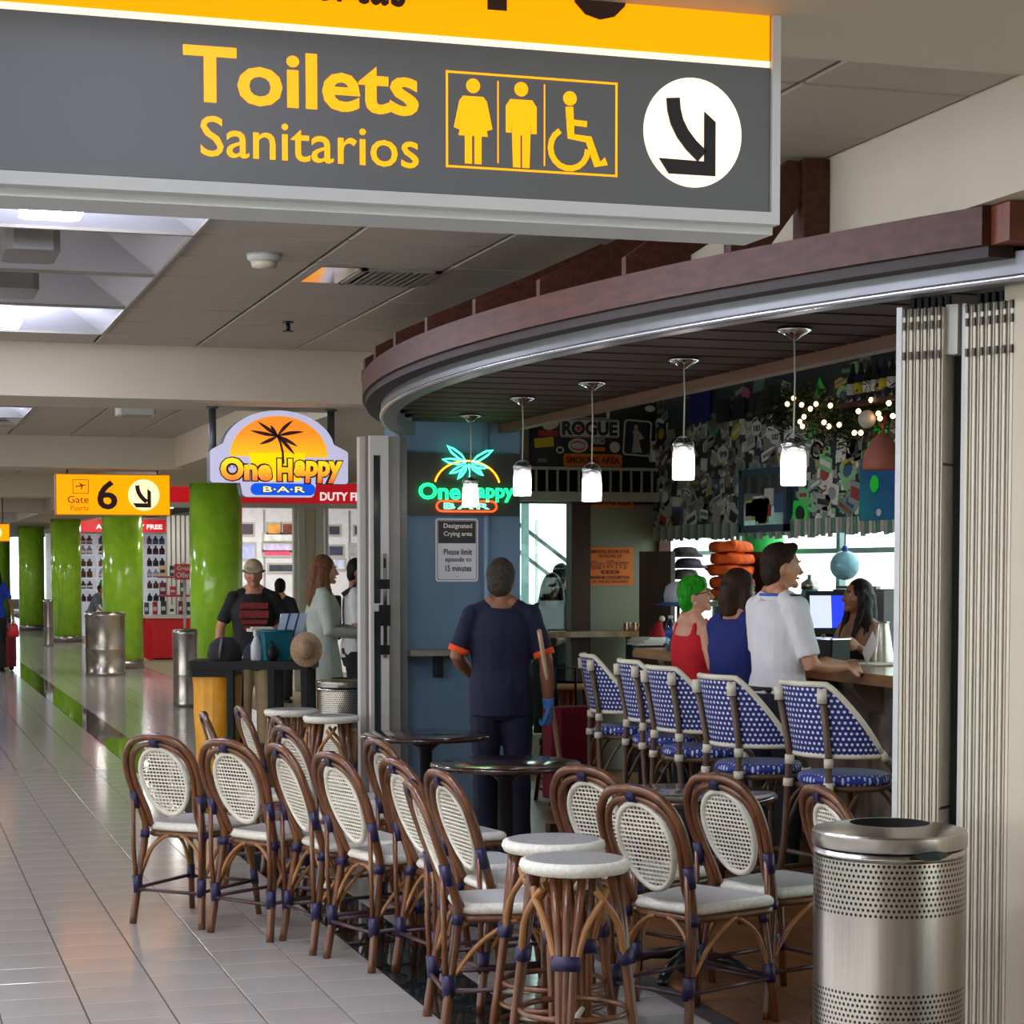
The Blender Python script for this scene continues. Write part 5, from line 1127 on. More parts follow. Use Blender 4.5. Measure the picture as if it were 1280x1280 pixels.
MB().lathe([(.066,0),(.068,.01),(.045,.16),(.034,.225),(.036,.235),(.030,.23),(.028,.20)], 24).build('vase_body', mat('champagne_metal', (206,200,184), .25, .6), vs_); MB().tube([(.036*math.cos(2*PI*i/20),.036*math.sin(2*PI*i/20),.235) for i in range(20)], .004, 6, closed=True).build('lip', M_chrome, vs_)
p = on_bar(1034, 824); cb_ = thing('caddy_box', 'black napkin caddy box in front of the bartender', 'caddy', p, .3); MB().cbox((0,0,.06), .16, .24, .12, b=.01).build('box', M_black, cb_); MB().cbox((0,0,.124), .17, .25, .008, b=.01).build('rim', M_chrome, cb_)
p = on_bar(1008, 822); gg = thing('tall_glass', 'tall straight drinking glass on the counter beside the white shirt', 'glass', p); MB().lathe([(.030,0),(.036,.22),(.033,.22),(.028,.01),(0,.008)], 18).build('glass', M_glass, gg); MB().lathe([(.0,.01),(.027,.01),(.031,.12),(0,.12)], 18).build('drink', mat('amber_drink', (150,84,40), .2), gg)
p = at(1036, 765, 13.35); po = thing('till_screen', 'black point of sale till with a lit blue and white screen facing the bartender', 'till', (p.x, p.y, .96), -.30)
sc = MB(); sc.add([(-.14,-.02,.24),(.14,-.02,.24),(.14,.05,.52),(-.14,.05,.52),(-.14,.03,.22),(.14,.03,.22),(.14,.10,.50),(-.14,.10,.50)], [(0,1,2,3),(7,6,5,4),(0,4,5,1),(1,5,6,2),(2,6,7,3),(3,7,4,0)]); sc.build('housing', M_black, po)
for x0_, x1_, m in ((-.12,.02,glow('screen_white', (196,200,230), .9)),(.022,.12,glow('screen_blue', (40,60,220), .9))):
    q = MB(); z0_, z1_ = .28, .49; f = lambda z: -.02+.07*(z-.24)/.28-.002; q.add([(x0_,f(z0_),z0_),(x1_,f(z0_),z0_),(x1_,f(z1_),z1_),(x0_,f(z1_),z1_)], [(0,1,2,3)]); q.build('screen', m, po)
MB().box(-.04,.04,.04,.08,.0,.28).cbox((0,.06,.01), .2, .18, .02, b=.02).build('stand', M_black, po)
# back bar
su = thing('service_cabinet', 'low service cabinet under the till', 'cabinet', (p.x, p.y, 0)); MB().cbox((0,0,.46), .5, .7, .90, b=.01).build('carcass', M_blackm, su); MB().cbox((0,0,.935), .54, .74, .05, b=.01).build('worktop', M_ctop, su)
bb_ = thing('back_bar', 'low dark back bar cabinet under the exterior windows', 'cabinet', (0,0,0)); MB().box(6.45, 6.9, 8.6, 13.2, 0, .92).build('carcass', M_blackm, bb_); MB().box(6.41, 6.92, 8.55, 13.25, .92, .96).build('worktop', M_ctop, bb_)
for k in range(6): MB().box(6.43, 6.45, 8.62+.76*k, 9.34+.76*k, .08, .88).build('door', mat('back_bar_door', (40,34,30), .5), bb_)
def on_back(px, d): p = on_x(px, 800, 6.6); return Vector((6.6, p.y, .96))
p = on_back(1098, 0); cm_ = thing('coffee_machine', 'dark grey boxy coffee machine on the back bar behind the bartender', 'machine', p, .1); MB().cbox((0,0,.26), .42, .62, .52, b=.05).build('body', mat('machine_grey', (74,72,72), .35, .3), cm_); MB().cbox((-.22,0,.38), .02, .5, .12, b=.005).build('panel', M_black, cm_); MB().cbox((0,0,.535), .38, .56, .02, b=.02).build('lid', M_steel, cm_)
p = on_x(1056, 707, 6.45); hg = thing('hanging_globe', 'round pale blue glass globe hanging in the back window', 'ornament', p); MB().ball((0,0,0), .105, .105, .105, 20).build('globe', mat('aqua_glass', (130,180,196), .1, var=.2), hg); MB().tube([(0,0,.10),(0,0,CEIL-p.z)], .004, 6).build('cord', M_black, hg); MB().ball((0,-.0,.12), .022).build('bead', mat('bead_blue', (40,60,150), .3), hg)
p = on_back(1008, 0)
for i, (px, hgt, r_, c, lab) in enumerate(((1012,.62,.11,(96,140,156),'tall blue-grey glass dispenser on the back bar'),(984,.50,.10,(110,150,140),'green-tinted glass jar with a lid on the back bar'),(905,.66,.10,(90,140,160),'aqua glass dispenser farther along the back bar'),(918,.72,.09,(216,110,100),'coral pink lantern on the back bar'))):
    p = on_back(px, 0); j = thing('glass_jar' if i < 3 else 'lantern', lab, 'jar' if i < 3 else 'lantern', p); MB().lathe([(r_*.9,0),(r_,.03),(r_,hgt*.62),(r_*.6,hgt*.78),(r_*.55,hgt*.82)], 20).build('jar_body', mat('jar_tint_%d' % c[0], c, .15, var=.2), j); MB().lathe([(r_*.62,hgt*.82),(r_*.62,hgt*.9),(.02,hgt*.95),(.02,hgt)], 16).build('lid', M_steel, j)
# hanging rods, merchandise rack with shirts and caps at the far end
p = at(884, 760, 15.3); mr_ = thing('merchandise_rack', 'wooden rack of shirts and hats at the far end of the bar', 'rack', (p.x, p.y, 0), .25)
for s in (-1,1): MB().box(s*.46-.02, s*.46+.02, -.2, .2, 0, 1.75).build('upright', M_brown, mr_)
for z in (.55, 1.0, 1.36): MB().box(-.44, .44, -.2, .2, z-.015, z+.015).build('shelf', M_brown, mr_)
def soft(name, w_, d_, h_, m, seed, label, cat, loc, rz, grp):
    rnd = random.Random(seed); mb = MB(); mb.rings([(0,w_*.46,d_*.46),(h_*.25,w_*.5,d_*.5),(h_*.8,w_*.49,d_*.48),(h_,w_*.42,d_*.42)], 18)
    for i in range(4): mb.tube([(-w_*.4,rnd.uniform(-.4,.4)*d_,h_*.8),(0,rnd.uniform(-.4,.4)*d_,h_*rnd.uniform(.9,1.25)),(w_*.4,rnd.uniform(-.4,.4)*d_,h_*.75)], .02, 6)
    o = remesh(mb, name, m, .012, 1, noise=.012); o.location = loc; o.rotation_euler.z = rz; tag(o, label, cat, grp); return o
M_ors = cloth('shirt_orange', (240,92,20), .25); M_pur = cloth('cap_purple', (62,44,84), .5, col2=(120,104,120)); M_cgr = cloth('cap_charcoal', (58,52,56), .5, col2=(140,130,126))
R_ = mr_.matrix_basis
oz = 1.392
for i, (h_, lab) in enumerate(((.07,'orange folded shirt at the bottom of the orange pile'),(.075,'orange folded shirt second from the bottom of the orange pile'),(.07,'orange folded shirt in the middle of the orange pile'),(.07,'orange folded shirt second from the top of the orange pile'),(.07,'bright orange crumpled shirt on top of the orange pile'))):
    q = wpt(mr_, (.22+.015*(i%2), .0, oz)); soft('folded_shirt', .38, .32, h_, M_ors, i, lab, 'shirt', q, .25+.1*i, 'orange shirts on the rack'); oz += h_+.018
oz = 1.38
for i, lab in enumerate(('dark patterned hat at the bottom of the hat pile','purple patterned hat second in the hat pile','charcoal hat third in the hat pile','purple hat near the top of the hat pile','dark hat with a stiff brim on top of the hat pile')):
    q = wpt(mr_, (-.22+.03*(i%2), -.02, oz)); h = thing('hat', lab, 'hat', q, .5*i, 'hats piled on the rack'); m = (M_cgr, M_pur)[i%2]
    MB().lathe([(.098,.03),(.104,.026),(.17-.01*i,.012),(.172-.01*i,.006),(.165-.01*i,0),(.09,.03)], 20, sx=1.05).build('brim', m, h); MB().lathe([(.098,.02),(.096,.045),(.082,.066),(.05,.075),(0,.078)], 20).build('crown', m, h); oz += .082
q = at(848, 742, 14.55); wc = thing('baseball_cap', 'white and blue cap hanging beside the green hair', 'cap', (q.x, q.y, q.z-.06)); MB().lathe([(.10,0),(.105,.05),(.09,.11),(.05,.14),(0,.15)], 18).build('crown', cloth('cap_white', (206,208,220)), wc); MB().lathe([(.10,.0),(.16,-.012),(.165,-.02),(.158,-.024),(.09,-.008)], 20, sx=1.0, sy=1.0).build('brim', cloth('cap_blue_brim', (60,90,150)), wc)
MB().tube([(0,0,.14),(0,0,.02-wc.location.z)], .012, 8).lathe([(.12,.0),(.12,.02)], 16, (0,0,-wc.location.z)).build('stand', M_brown, wc)
# ---- ledges
lg = thing('drinks_ledge', 'wooden drinks ledge in front of the smoking room glass', 'ledge', (0,0,0)); MB().box(4.03, 5.97, EW-.36, EW-.07, 1.085, 1.13).build('ledge_top', M_ctop, lg)
for x in (4.2, 5.72): MB().box(x-.05, x+.05, EW-.28, EW-.12, 0, 1.085).build('post', M_blackm, lg)
for i in range(4):
    q = on_y(782+5.5*i, 788, EW-.22); tn = thing('metal_tin', 'small copper coloured metal tin on the drinks ledge, %s of four' % ('leftmost','second','third','rightmost')[i], 'tin', (q.x, EW-.22+.02*(i%2), 1.13), 0, 'metal tins on the ledge'); MB().lathe([(.017,0),(.018,.004),(.018,.058),(.015,.06)], 14).build('tin_body', mat('tin_metal', (190,150,120), .25, .9), tn); MB().lathe([(.0185,.054),(.0185,.062),(0,.063)], 14).build('lid', M_chrome, tn)
l2 = thing('pier_ledge', 'narrow grey ledge on the blue pier left of the person with the broom', 'ledge', (0,0,0)); MB().box(3.16, 3.62, 12.48, 12.715, 1.075, 1.11).build('ledge_top', mat('ledge_grey', (120,112,100), .5), l2); MB().box(3.36,3.40,12.6,12.715,.93,1.075).build('bracket', M_blackm, l2)
p = at(709, 930, 13.9); sc_ = thing('suitcase', 'upright dark red suitcase behind the tan-topped cane stool', 'suitcase', (p.x+.02, p.y, 0), .2); MB().cbox((0,0,.38), .36, .22, .62, b=.05).build('shell', cloth('suitcase_red', (120,16,40)), sc_)
for x in (-.1,0,.1): MB().box(x-.008,x+.008,-.118,-.105,.1,.66).build('rib', cloth('suitcase_red', (120,16,40)), sc_)
for x in (-.13,.13): MB().lathe([(.03,-.015),(.03,.015)], 12, (x,0,.03)).build('wheel', M_black, sc_)
MB().tube([(-.08,.06,.69),(-.08,.06,.95),(.08,.06,.95),(.08,.06,.69)], .01, 6).build('handle', M_black, sc_)
# conduit on the pier
struct(MB().tube([on_y(608,640,12.70)+Vector((0,0,-2)), on_y(608,640,12.70)+Vector((0,0,.9))], .018, 10).build('trim_13', mat('conduit_blue', (110,140,165), .3)))
# ---- orange posters
M_op = mat('poster_orange', (240,120,20), .5, var=.05); M_opp = mat('poster_print_brown', (110,30,10), .5)
YQ = EW-.002
def poster(px0, px1, py0, py1, y, label, name='wall_poster', m=M_op):
    A, B = on_y(px0, (py0+py1)/2, y), on_y(px1, (py0+py1)/2, y); z1, z0 = on_y((px0+px1)/2, py0, y).z, on_y((px0+px1)/2, py1, y).z
    t = thing(name, label, 'poster'); MB().box(A.x, B.x, y-.008, y, z0, z1).build('sheet', m, t); return t, A.x, B.x, z0, z1
t, a, b, c_, d_ = poster(733.5, 791, 684, 731.5, YQ, 'orange smoking room poster on the grey wall panel'); w_, h_ = b-a, d_-c_
for s, x0_, x1_, z0_, z1_ in (('SMOKING ROOM IS FOR',.08,.92,.84,.93),('PATRONS OF',.25,.75,.72,.81),('MINIMUM CONSUMPTION',.08,.92,.16,.25),('OF DRINKS REQUIRED',.1,.9,.05,.13)): put_text(s, M_opp, t, a+w_*x0_, a+w_*x1_, c_+h_*z0_, c_+h_*z1_, YQ-.0085, bold=.03, depth=.002)
for s_, f0, f1 in (('One',.08,.38),('Happy',.42,.92)): put_text(s_, M_opp, t, a+w_*f0, a+w_*f1, c_+h_*.42, c_+h_*.66, YQ-.0085, bold=.10, depth=.002); put_text(s_, M_op, t, a+w_*(f0+.015), a+w_*(f1-.015), c_+h_*.44, c_+h_*.64, YQ-.0105, bold=.015, depth=.002)
plate(MB(), rrect(a+w_*.3, a+w_*.7, c_+h_*.30, c_+h_*.39, .012), YQ-.0082, .001).build('pill', M_opp, t); put_text('B A R', M_op, t, a+w_*.36, a+w_*.64, c_+h_*.32, c_+h_*.37, YQ-.0095, bold=.02, depth=.002)
t, a, b, c_, d_ = poster(733.5, 791, 621, 634, EW-.0, 'orange SMOKING AREA strip under the white railing, half behind a lamp'); put_text('SMOKING AREA', M_opp, t, a+.03, b-.02, c_+.015, d_-.015, EW-.0085, bold=.04, depth=.002)
# ---- dark sticker board and railing high on the end wall
bd = thing('sticker_board', 'black board of band stickers with a big ROGUE decal above the white railing', 'board'); y0 = EW-.05
A, B = on_y(664, 545, y0), on_y(828, 545, y0); zt_, zb_ = 2.95, on_y(745, 585, y0).z
MB().box(A.x, B.x, y0, EW-.002, zb_, zt_).build('backing', mat('board_black', (16,17,22), .5), bd)
def dec(px0, px1, py0, py1, m, shape='r', y=y0, name='decal', par=bd, rot=0):
    a, b = on_y(px0, (py0+py1)/2, y), on_y(px1, (py0+py1)/2, y); z1, z0 = on_y((px0+px1)/2, py0, y).z, on_y((px0+px1)/2, py1, y).z
    pts = rrect(a.x, b.x, z0, z1, min(b.x-a.x, z1-z0)*.12) if shape == 'r' else circ((a.x+b.x)/2, (z0+z1)/2, (b.x-a.x)/2, (z1-z0)/2, 24)
    if rot: cx_, cz_ = (a.x+b.x)/2, (z0+z1)/2; pts = [(cx_+(x-cx_)*math.cos(rot)-(z-cz_)*math.sin(rot), cz_+(x-cx_)*math.sin(rot)+(z-cz_)*math.cos(rot)) for x, z in pts]
    plate(MB(), pts, y-.0005, .0015).build(name, m, par); return a.x, b.x, z0, z1
M_dw = mat('decal_white', (206,204,200), .5); M_db = mat('decal_black', (18,18,20), .5); M_dy = mat('decal_yellow', (214,190,30), .5); M_dr = mat('decal_red', (190,40,44), .5)
a, b, c_, d_ = dec(700, 774, 524, 547, M_dw); a2, b2, c2, d2 = a+.012, b-.012, c_+.012, d_-.012
put_text('ROGUE', M_db, bd, a2+.004, b2-.004, c2+.004, d2-.004, y0-.0025, bold=.05, depth=.002)
for q_ in ((a+.005,b-.005,d_-.009,d_-.005),(a+.005,b-.005,c_+.005,c_+.009)): plate(MB(), [(q_[0],q_[2]),(q_[1],q_[2]),(q_[1],q_[3]),(q_[0],q_[3])], y0-.0022, .001).build('decal_line', M_db, bd)
dec(714, 762, 512, 523, M_dw); dec(718, 758, 514, 522, M_db, y=y0-.002)
plate(MB(), [(a+ (b-a)*.31+.035*(1 if i%2 == 0 else .42)*math.sin(i*PI/5), (c_+d_)/2+.035*(1 if i%2 == 0 else .42)*math.cos(i*PI/5)) for i in range(10)], y0-.0045, .001).build('star', M_dr, bd)
dec(678, 699, 524, 537, M_dw, 'o', rot=.3); dec(673, 697, 538, 545, M_dr); dec(668, 692, 547, 559, M_dy, rot=.1); dec(710, 735, 548, 566, M_dw, 'o'); dec(713, 732, 551, 563, M_dr, 'o', y=y0-.002); dec(714, 731, 553, 561, M_dw, 'o', y=y0-.0035)
a, b, c_, d_ = dec(738, 756, 559, 564, M_op); put_text('JRRD', M_dw, bd, a, b, d_+.01, d_+.07, y0-.001, bold=.02, depth=.002); dec(762, 775, 552, 566, M_dw, 'o'); dec(695, 705, 558, 567, M_dw, 'o'); dec(697, 703, 560, 565, M_db, 'o', y=y0-.002); dec(672, 684, 573, 578, mat('decal_grey', (120,120,124), .5)); dec(806, 819, 507, 515, M_dw, 'o')
a, b, c_, d_ = dec(704.5, 777.5, 567.5, 583, M_op); put_text('SMOKING AREA', M_opp, bd, a+.02, b-.02, c_+.022, d_-.02, y0-.003, bold=.04, depth=.002)
dec(779, 814, 525, 570, M_dw, rot=-.06); dec(781, 812, 527, 568, mat('decal_plum', (42,34,52), .5), y=y0-.002, rot=-.06); dec(792.5, 797.5, 531, 538, mat('decal_pale', (170,160,156), .5), 'o', y=y0-.0035); q0, q1 = on_y(791,538,y0), on_y(801,566,y0); plate(MB(), [(q0.x,q0.z),(q0.x+.045,q0.z),(q0.x+.10,q0.z-.06),(q0.x+.05,q0.z-.08),(q1.x+.01,q1.z),(q0.x-.01,q1.z),(q0.x+.005,q0.z-.08)], y0-.0035, .0015).build('figure_print', mat('decal_pale', (170,160,156)), bd); dec(810, 829, 551, 577, M_dw, rot=.12); dec(815, 822, 555, 563, mat('decal_rust', (150,70,40), .5), 'o', y=y0-.002)
rl = thing('railing', 'white railing of thin balusters high on the end wall', 'railing'); yr = EW-.10
A, B = on_y(652, 605, yr).x, on_y(831, 605, yr).x; zt_, zb_ = on_y(740, 586, yr).z, on_y(740, 615, yr).z
M_rw = mat('railing_white', (176,172,162), .5)
MB().box(A, B, yr-.02, yr+.02, zt_-.012, zt_+.012).build('top_rail', M_rw, rl); MB().box(A, B, yr-.03, EW-.0, zb_-.075, zb_).build('bottom_rail', M_rw, rl)
for i in range(14): x = A+(B-A)*(i+.35)/13.6; MB().box(x-.008, x+.008, yr-.008, yr+.008, zb_, zt_).build('baluster', M_rw, rl)
MB().box(A, B, EW-.03, EW-.001, zb_, zt_+.01).build('backing', M_dark, rl)  # dark sheet stands in for the unlit opening behind the rail
struct(MB().box(3.95, 5.98, EW+.125, EW+.2, 2.2, 2.46).build('wall_transom', M_greywall))
# ---- jar pendants
M_cord = mat('pendant_cord', (190,184,176), .4); M_bulb = glow('bulb_white', (255,240,236), BULB_E); M_jar = glass('jar_glass', (244,246,250), .02, .3, .22)
pl0 = None
def pendant(label, x, y, L, ztop):
    t = thing('pendant_light', label, 'lamp', (x, y, ztop), 0, 'jar pendant lamps over the bar stools')
    MB().lathe([(.0,-.045),(.012,-.044),(.03,-.03),(.066,-.012),(.068,0)], 24).build('ceiling_rose', M_chrome, t)
    return t
PEND = ((993,411,607,'jar pendant lamp nearest the shutters'), (855,449,600,'jar pendant lamp second from the shutters'), (740,478,627,'jar pendant lamp third from the shutters, before the railing'), (653,497,620,'jar pendant lamp just right of the neon sign'), (588,519,634,'jar pendant lamp in front of the neon sign'))
for px, py, pb, lab in PEND:
    q = on_z(px, py, 2.545); t = pendant(lab, q.x, q.y, 0, 2.548); d = q.x*sth+q.y*cth; zb_ = at(px, pb, d).z-2.548
    MB().tube([(0,0,-.04),(.004,0,(zb_+.2)/2),(0,0,zb_+.175)], .0035, 6).build('cord', M_cord, t)
    MB().lathe([(.046,zb_),(.049,zb_+.006),(.049,zb_+.115),(.044,zb_+.132),(.038,zb_+.140),(.038,zb_+.165)], 24).build('jar', M_jar, t)
    MB().lathe([(.040,zb_+.142),(.042,zb_+.146),(.042,zb_+.162),(.040,zb_+.166),(.018,zb_+.17),(.012,zb_+.18)], 20).build('lid', mat('jar_lid_metal', (150,150,150), .2, .9), t)
    for s in (-1,1): MB().tube([(s*.045,0,zb_+.135),(s*.050,0,zb_+.155),(s*.028,0,zb_+.185),(0,0,zb_+.192)], .0025, 5).build('wire_bail', M_chrome, t)
    MB().lathe([(.014,zb_+.145),(.015,zb_+.09),(.022,zb_+.08)], 14).build('socket', mat('socket_grey', (170,165,170), .4), t)
    MB().ball((0,0,zb_+.057), .034, .034, .031, 14).build('bulb', M_bulb, t)
# ================================================================== sticker wall over the back bar
SX = SWX
cols = [(214,210,202),(190,186,178),(160,160,156),(226,224,218),(120,120,120),(140,148,150),(52,56,62),(30,32,36),(134,126,112),(150,60,58),(60,86,130),(190,170,60),(92,140,120),(110,90,80),(170,160,150),(66,70,66)]
SM_ = [mat('sticker_ink_%d' % i, c, .55, var=.12, scale=30) for i, c in enumerate(cols)]
M_grn = mat('sticker_fluo_green', (40,230,70), .5, emit=.0); M_pgr = mat('sticker_green_lit', (130,196,140), .5); M_pink = mat('sticker_pink', (226,60,140), .5)
shapes = []
def stk(pts, inner, two=True):
    return pts, inner
def rp(w_, h_, r_): return rrect(-w_/2, w_/2, -h_/2, h_/2, r_, 2)
base_shapes = [(rp(1,.7,.08), rp(.8,.25,.02)), (rp(.8,1,.05), rp(.6,.5,.02)), (circ(0,0,.5,.5,14), circ(0,0,.3,.3,12)), (circ(0,0,.5,.36,14), rp(.6,.2,.02)), (rp(1,.4,.04), rp(.8,.16,.02)), (rp(1,1,.1), circ(0,0,.32,.32,10)), ([(-.5,-.4),(.5,-.4),(0,.5)], [(-.22,-.28),(.22,-.28),(0,.15)]), (rp(.55,1,.05), rp(.4,.3,.02))]
smesh = {}
def sticker_mesh(k, a, b):
    if (k,a,b) not in smesh:
        mb = MB(); po_, pi_ = base_shapes[k]; f = lambda x, y, z: (-z, -x, y)
        mb.prism(po_, 0, .02, 0, fn=f); mb.prism(pi_, .018, .03, 1, fn=f); smesh[(k,a,b)] = mb.mesh('sticker', [a, b])
    return smesh[(k,a,b)]
rnd = random.Random(5); cnt = 0
for i in range(283):
    y_ = rnd.uniform(11.2, 15.45); z_ = 1.93+1.0*rnd.random()**1.25
    green = y_ < 12.9 and rnd.random() < .30  # extra greens put a green glow into the sticker colours here
    a_ = rnd.choice(SM_[:9]+SM_[:5]+SM_); b_ = rnd.choice(SM_)
    if z_ < 2.45 and a_ in SM_[6:8]: a_ = SM_[rnd.randrange(6)]
    if z_ > 2.62 and rnd.random() < .6: a_ = rnd.choice(SM_[4:9])
    if green: a_ = M_grn if rnd.random() < .4 else M_pgr
    if rnd.random() < .015: a_ = M_pink
    s = rnd.uniform(.10, .21)
    o = place(sticker_mesh(rnd.randrange(8), a_, b_), 'sticker', sw, (SX-.002-.004*(i%6)*.3, y_, max(z_, 1.92+s*.4)))
    o.scale = (.1, s*1.15, s*.8); o.rotation_euler.x = rnd.gauss(0, .25)
sp_ = MB()
for i in range(1500):
    y_ = rnd.uniform(9, 15.5); z_ = rnd.uniform(1.9, 2.75); s = rnd.uniform(.02, .05); sp_.box(SX-.0015-rnd.random()*.001, SX+.001, y_-s, y_+s, z_-s*rnd.uniform(.4,1.3), z_+s*.9, i % 9)
stuff(sp_.build('small_sticker', SM_[:9], sw))
fr_ = MB()
for i in range(90):
    y_ = 10.8+i*.0525; fr_.box(SX-.012, SX-.004, y_-.03, y_+.03, 1.86-rnd.random()*.03, 1.96, i % 3)
stuff(fr_.build('hanging_banknote', [SM_[12], SM_[2], SM_[1]], sw))
def xtext(s, m, par, px0, px1, py0, py1, x):
    A, B = on_x(px0, (py0+py1)/2, x), on_x(px1, (py0+py1)/2, x); zt_, zb_ = on_x((px0+px1)/2, py0, x).z, on_x((px0+px1)/2, py1, x).z
    me, w_, h_ = text_mesh(s, 'lettering', m, bold=.02)
    L = abs(A.y-B.y)
    for v in me.vertices: X, Y, Z = v.co; v.co = Vector((x+Y*.1, A.y-X*L/w_, zb_+Z*(zt_-zb_)/h_))
    return place(me, 'lettering', par)
def xrect(px0, px1, py0, py1, x): A, B = on_x(px0,(py0+py1)/2,x), on_x(px1,(py0+py1)/2,x); return A.y, B.y, on_x((px0+px1)/2,py1,x).z, on_x((px0+px1)/2,py0,x).z
def xoval(px0, px1, py0, py1, x, m, name, par, d=.004):
    a, b, c, e = xrect(px0, px1, py0, py1, x); MB().prism(circ((a+b)/2, (c+e)/2, abs(a-b)/2, (e-c)/2, 20), 0, d, fn=lambda u, v, q: (x-q, u, v)).build(name, m, par)
for n_, px, py, r_ in (('183',946,535,8),('102',969,546,8),('99',904,568,9)):
    t = thing('round_sticker', {'183':'round white sticker reading 183, topmost of the three number discs','102':'round white sticker reading 102 beside the nearest pendant lamp','99':'larger round white sticker reading 99 left of the blue framed mirror'}[n_], 'sticker'); xoval(px-r_*.75, px+r_*.75, py-r_*1.2, py+r_*1.2, SX-.012, M_dw, 'disc', t); xtext(n_, M_db, t, px-r_*.5, px+r_*.5, py-r_*.45, py+r_*.5, SX-.0175)
t = thing('framed_mirror', 'blue framed mirror covered with cards among the stickers', 'mirror'); a, b, c, e = xrect(925, 985, 585, 665, SX-.03)
m_ = MB(); x_ = SX-.03; b_w = .05; y0_, y1_ = min(a,b), max(a,b)
for q in ((y0_,y1_,e-b_w,e),(y0_,y1_,c,c+b_w),(y0_,y0_+b_w,c,e),(y1_-b_w,y1_,c,e)): m_.box(x_-.012, x_+.028, q[0], q[1], q[2], q[3])
m_.build('frame', mat('frame_blue', (44,68,90), .5), t); MB().box(x_, x_+.02, y0_+b_w, y1_-b_w, c+b_w, e-b_w).build('mirror_glass', mat('mirror_face', (190,205,210), .06, .9), t)
for i in range(12): q = MB(); s = .05+.03*rnd.random(); yy_, zz_ = rnd.uniform(y0_+.12, y1_-.12), c+.1+(e-c-.25)*rnd.random()*(.5 if i > 3 else .8); q.box(x_-.006, x_-.001, yy_-s*1.3, yy_+s*1.3, zz_-s, zz_+s); q.build('card', rnd.choice([M_dw, M_dr, M_dy, SM_[10], SM_[3], M_dw]), t)
t = thing('teal_poster', 'teal and blue beach poster at the right end of the sticker wall', 'poster'); a, b, c, e = xrect(1077, 1120, 580, 650, SX-.035); MB().box(SX-.05, SX-.034, min(a,b)-.4, max(a,b), c, e).build('sheet', mat('poster_teal', (26,140,150), .5, var=.3, scale=2, col2=(20,84,150)), t); xoval(1088, 1099, 594, 616, SX-.052, M_grn, 'oval_print', t); xoval(1096, 1102, 636, 645, SX-.052, M_dw, 'stamp_print', t)
for k, (px0, px1, py0, py1, c_) in enumerate(((863,888,488,528,(20,24,120)),(896,912,500,528,(20,20,26)),(916,932,498,524,(24,22,34)),(942,962,490,520,(30,30,36)),(836,862,500,535,(46,62,76)))):
    t = MB(); a, b, c, e = xrect(px0, px1, py0, py1, SX-.02); t.box(SX-.026, SX-.02, min(a,b), max(a,b), c, e); tag(t.build('pennant', mat('pennant_%d' % k, c_, .8)), ('royal blue pennant at the top of the sticker wall','black pennant right of the royal blue one','dark purple pennant third along the top of the wall','charcoal pennant left of the fairy lights','grey blue cloth pennant left of the royal blue one')[k], 'pennant', 'pennants along the top of the sticker wall')
# bottles on a high shelf
ws = thing('bottle_shelf', 'high wooden shelf of dark bottles at the right end of the sticker wall', 'shelf'); a, b, c, e = xrect(1060, 1125, 500, 505, SX-.1); MB().box(SX-.17, SX-.03, min(a,b)-.3, max(a,b), e-.03, e).build('board', M_brown, ws)
for i in range(6):
    q = on_x(1066+10*i, 500, SX-.10); t = thing('bottle', 'dark bottle %s on the high shelf' % ('leftmost','second from left','third from left','third from right','second from right','rightmost')[i], 'bottle', (SX-.10, q.y, e), 0, 'dark bottles on the high shelf'); MB().lathe([(.036,0),(.038,.01),(.038,.15),(.014,.20),(.013,.25)], 14).build('bottle_body', mat('bottle_dark_%d' % (i%3), ((16,18,30),(30,24,60),(20,26,22))[i%3], .15), t); MB().lathe([(.0385,.05),(.0385,.12)], 14).build('bottle_label', (M_dw, M_dy, SM_[3])[i%3], t)
# garland with fairy lights
ga = thing('garland', 'evergreen garland with warm fairy lights on the sticker wall', 'garland'); GP = catmull([on_x(px, py, SX-.10) for px, py in ((962,500),(985,514),(1000,510),(1020,520),(1045,530),(1070,520),(1095,512),(1122,500))], 8)
gm = MB(); rnd = random.Random(3)
for i in range(2600):
    p = rnd.choice(GP)+Vector((rnd.gauss(0,.03), rnd.gauss(0,.09), rnd.gauss(0,.075))); d = Vector((rnd.gauss(0,1), rnd.gauss(0,1), rnd.gauss(0,1))).normalized(); e_ = d.orthogonal().normalized()*.009; p.x = min(p.x, SX-.03)
    q = p+d*.06; q.x = min(q.x, SX-.01); gm.add([p-e_, p+e_, q], [(0,1,2)], i % 2)
stuff(gm.build('needles', [mat('needle_green', (44,72,36), .7), mat('needle_dark', (26,46,26), .7)], ga))
G_fl = glow('fairy_bulb', (255,200,140), 9)
for px, py in ((984,505),(1002,506),(1020,505),(1038,507),(1013,511),(1005,521),(1000,527),(1030,528),(1036,533),(1049,531),(1003,533),(1089,500),(1111,504),(1098,517),(1100,523),(1073,514),(1081,530),(1076,541),(1068,541),(1116,520),(992,498)):
    p = on_x(px, py, SX-.17); MB().ball((0,0,0), .016, n=8).build('fairy_bulb', G_fl, ga, p)
p = on_x(1084, 524, SX-.20); tag(MB().ball((0,0,0), .055, n=16).build('bauble', M_white, None, p), 'white bauble hanging in the garland', 'bauble')
p = on_x(1103, 562, SX-.30); pg = thing('pink_bell', 'pink tulle bell ornament under the right end of the garland', 'ornament', p); MB().lathe([(.12,-.12),(.11,-.04),(.08,.03),(.04,.08),(0,.10)], 18).build('bell', mat('tulle_pink', (176,104,90), .7), pg); MB().tube([(0,0,.09),(.02,0,.2)], .008, 6).build('loop', M_dr, pg)
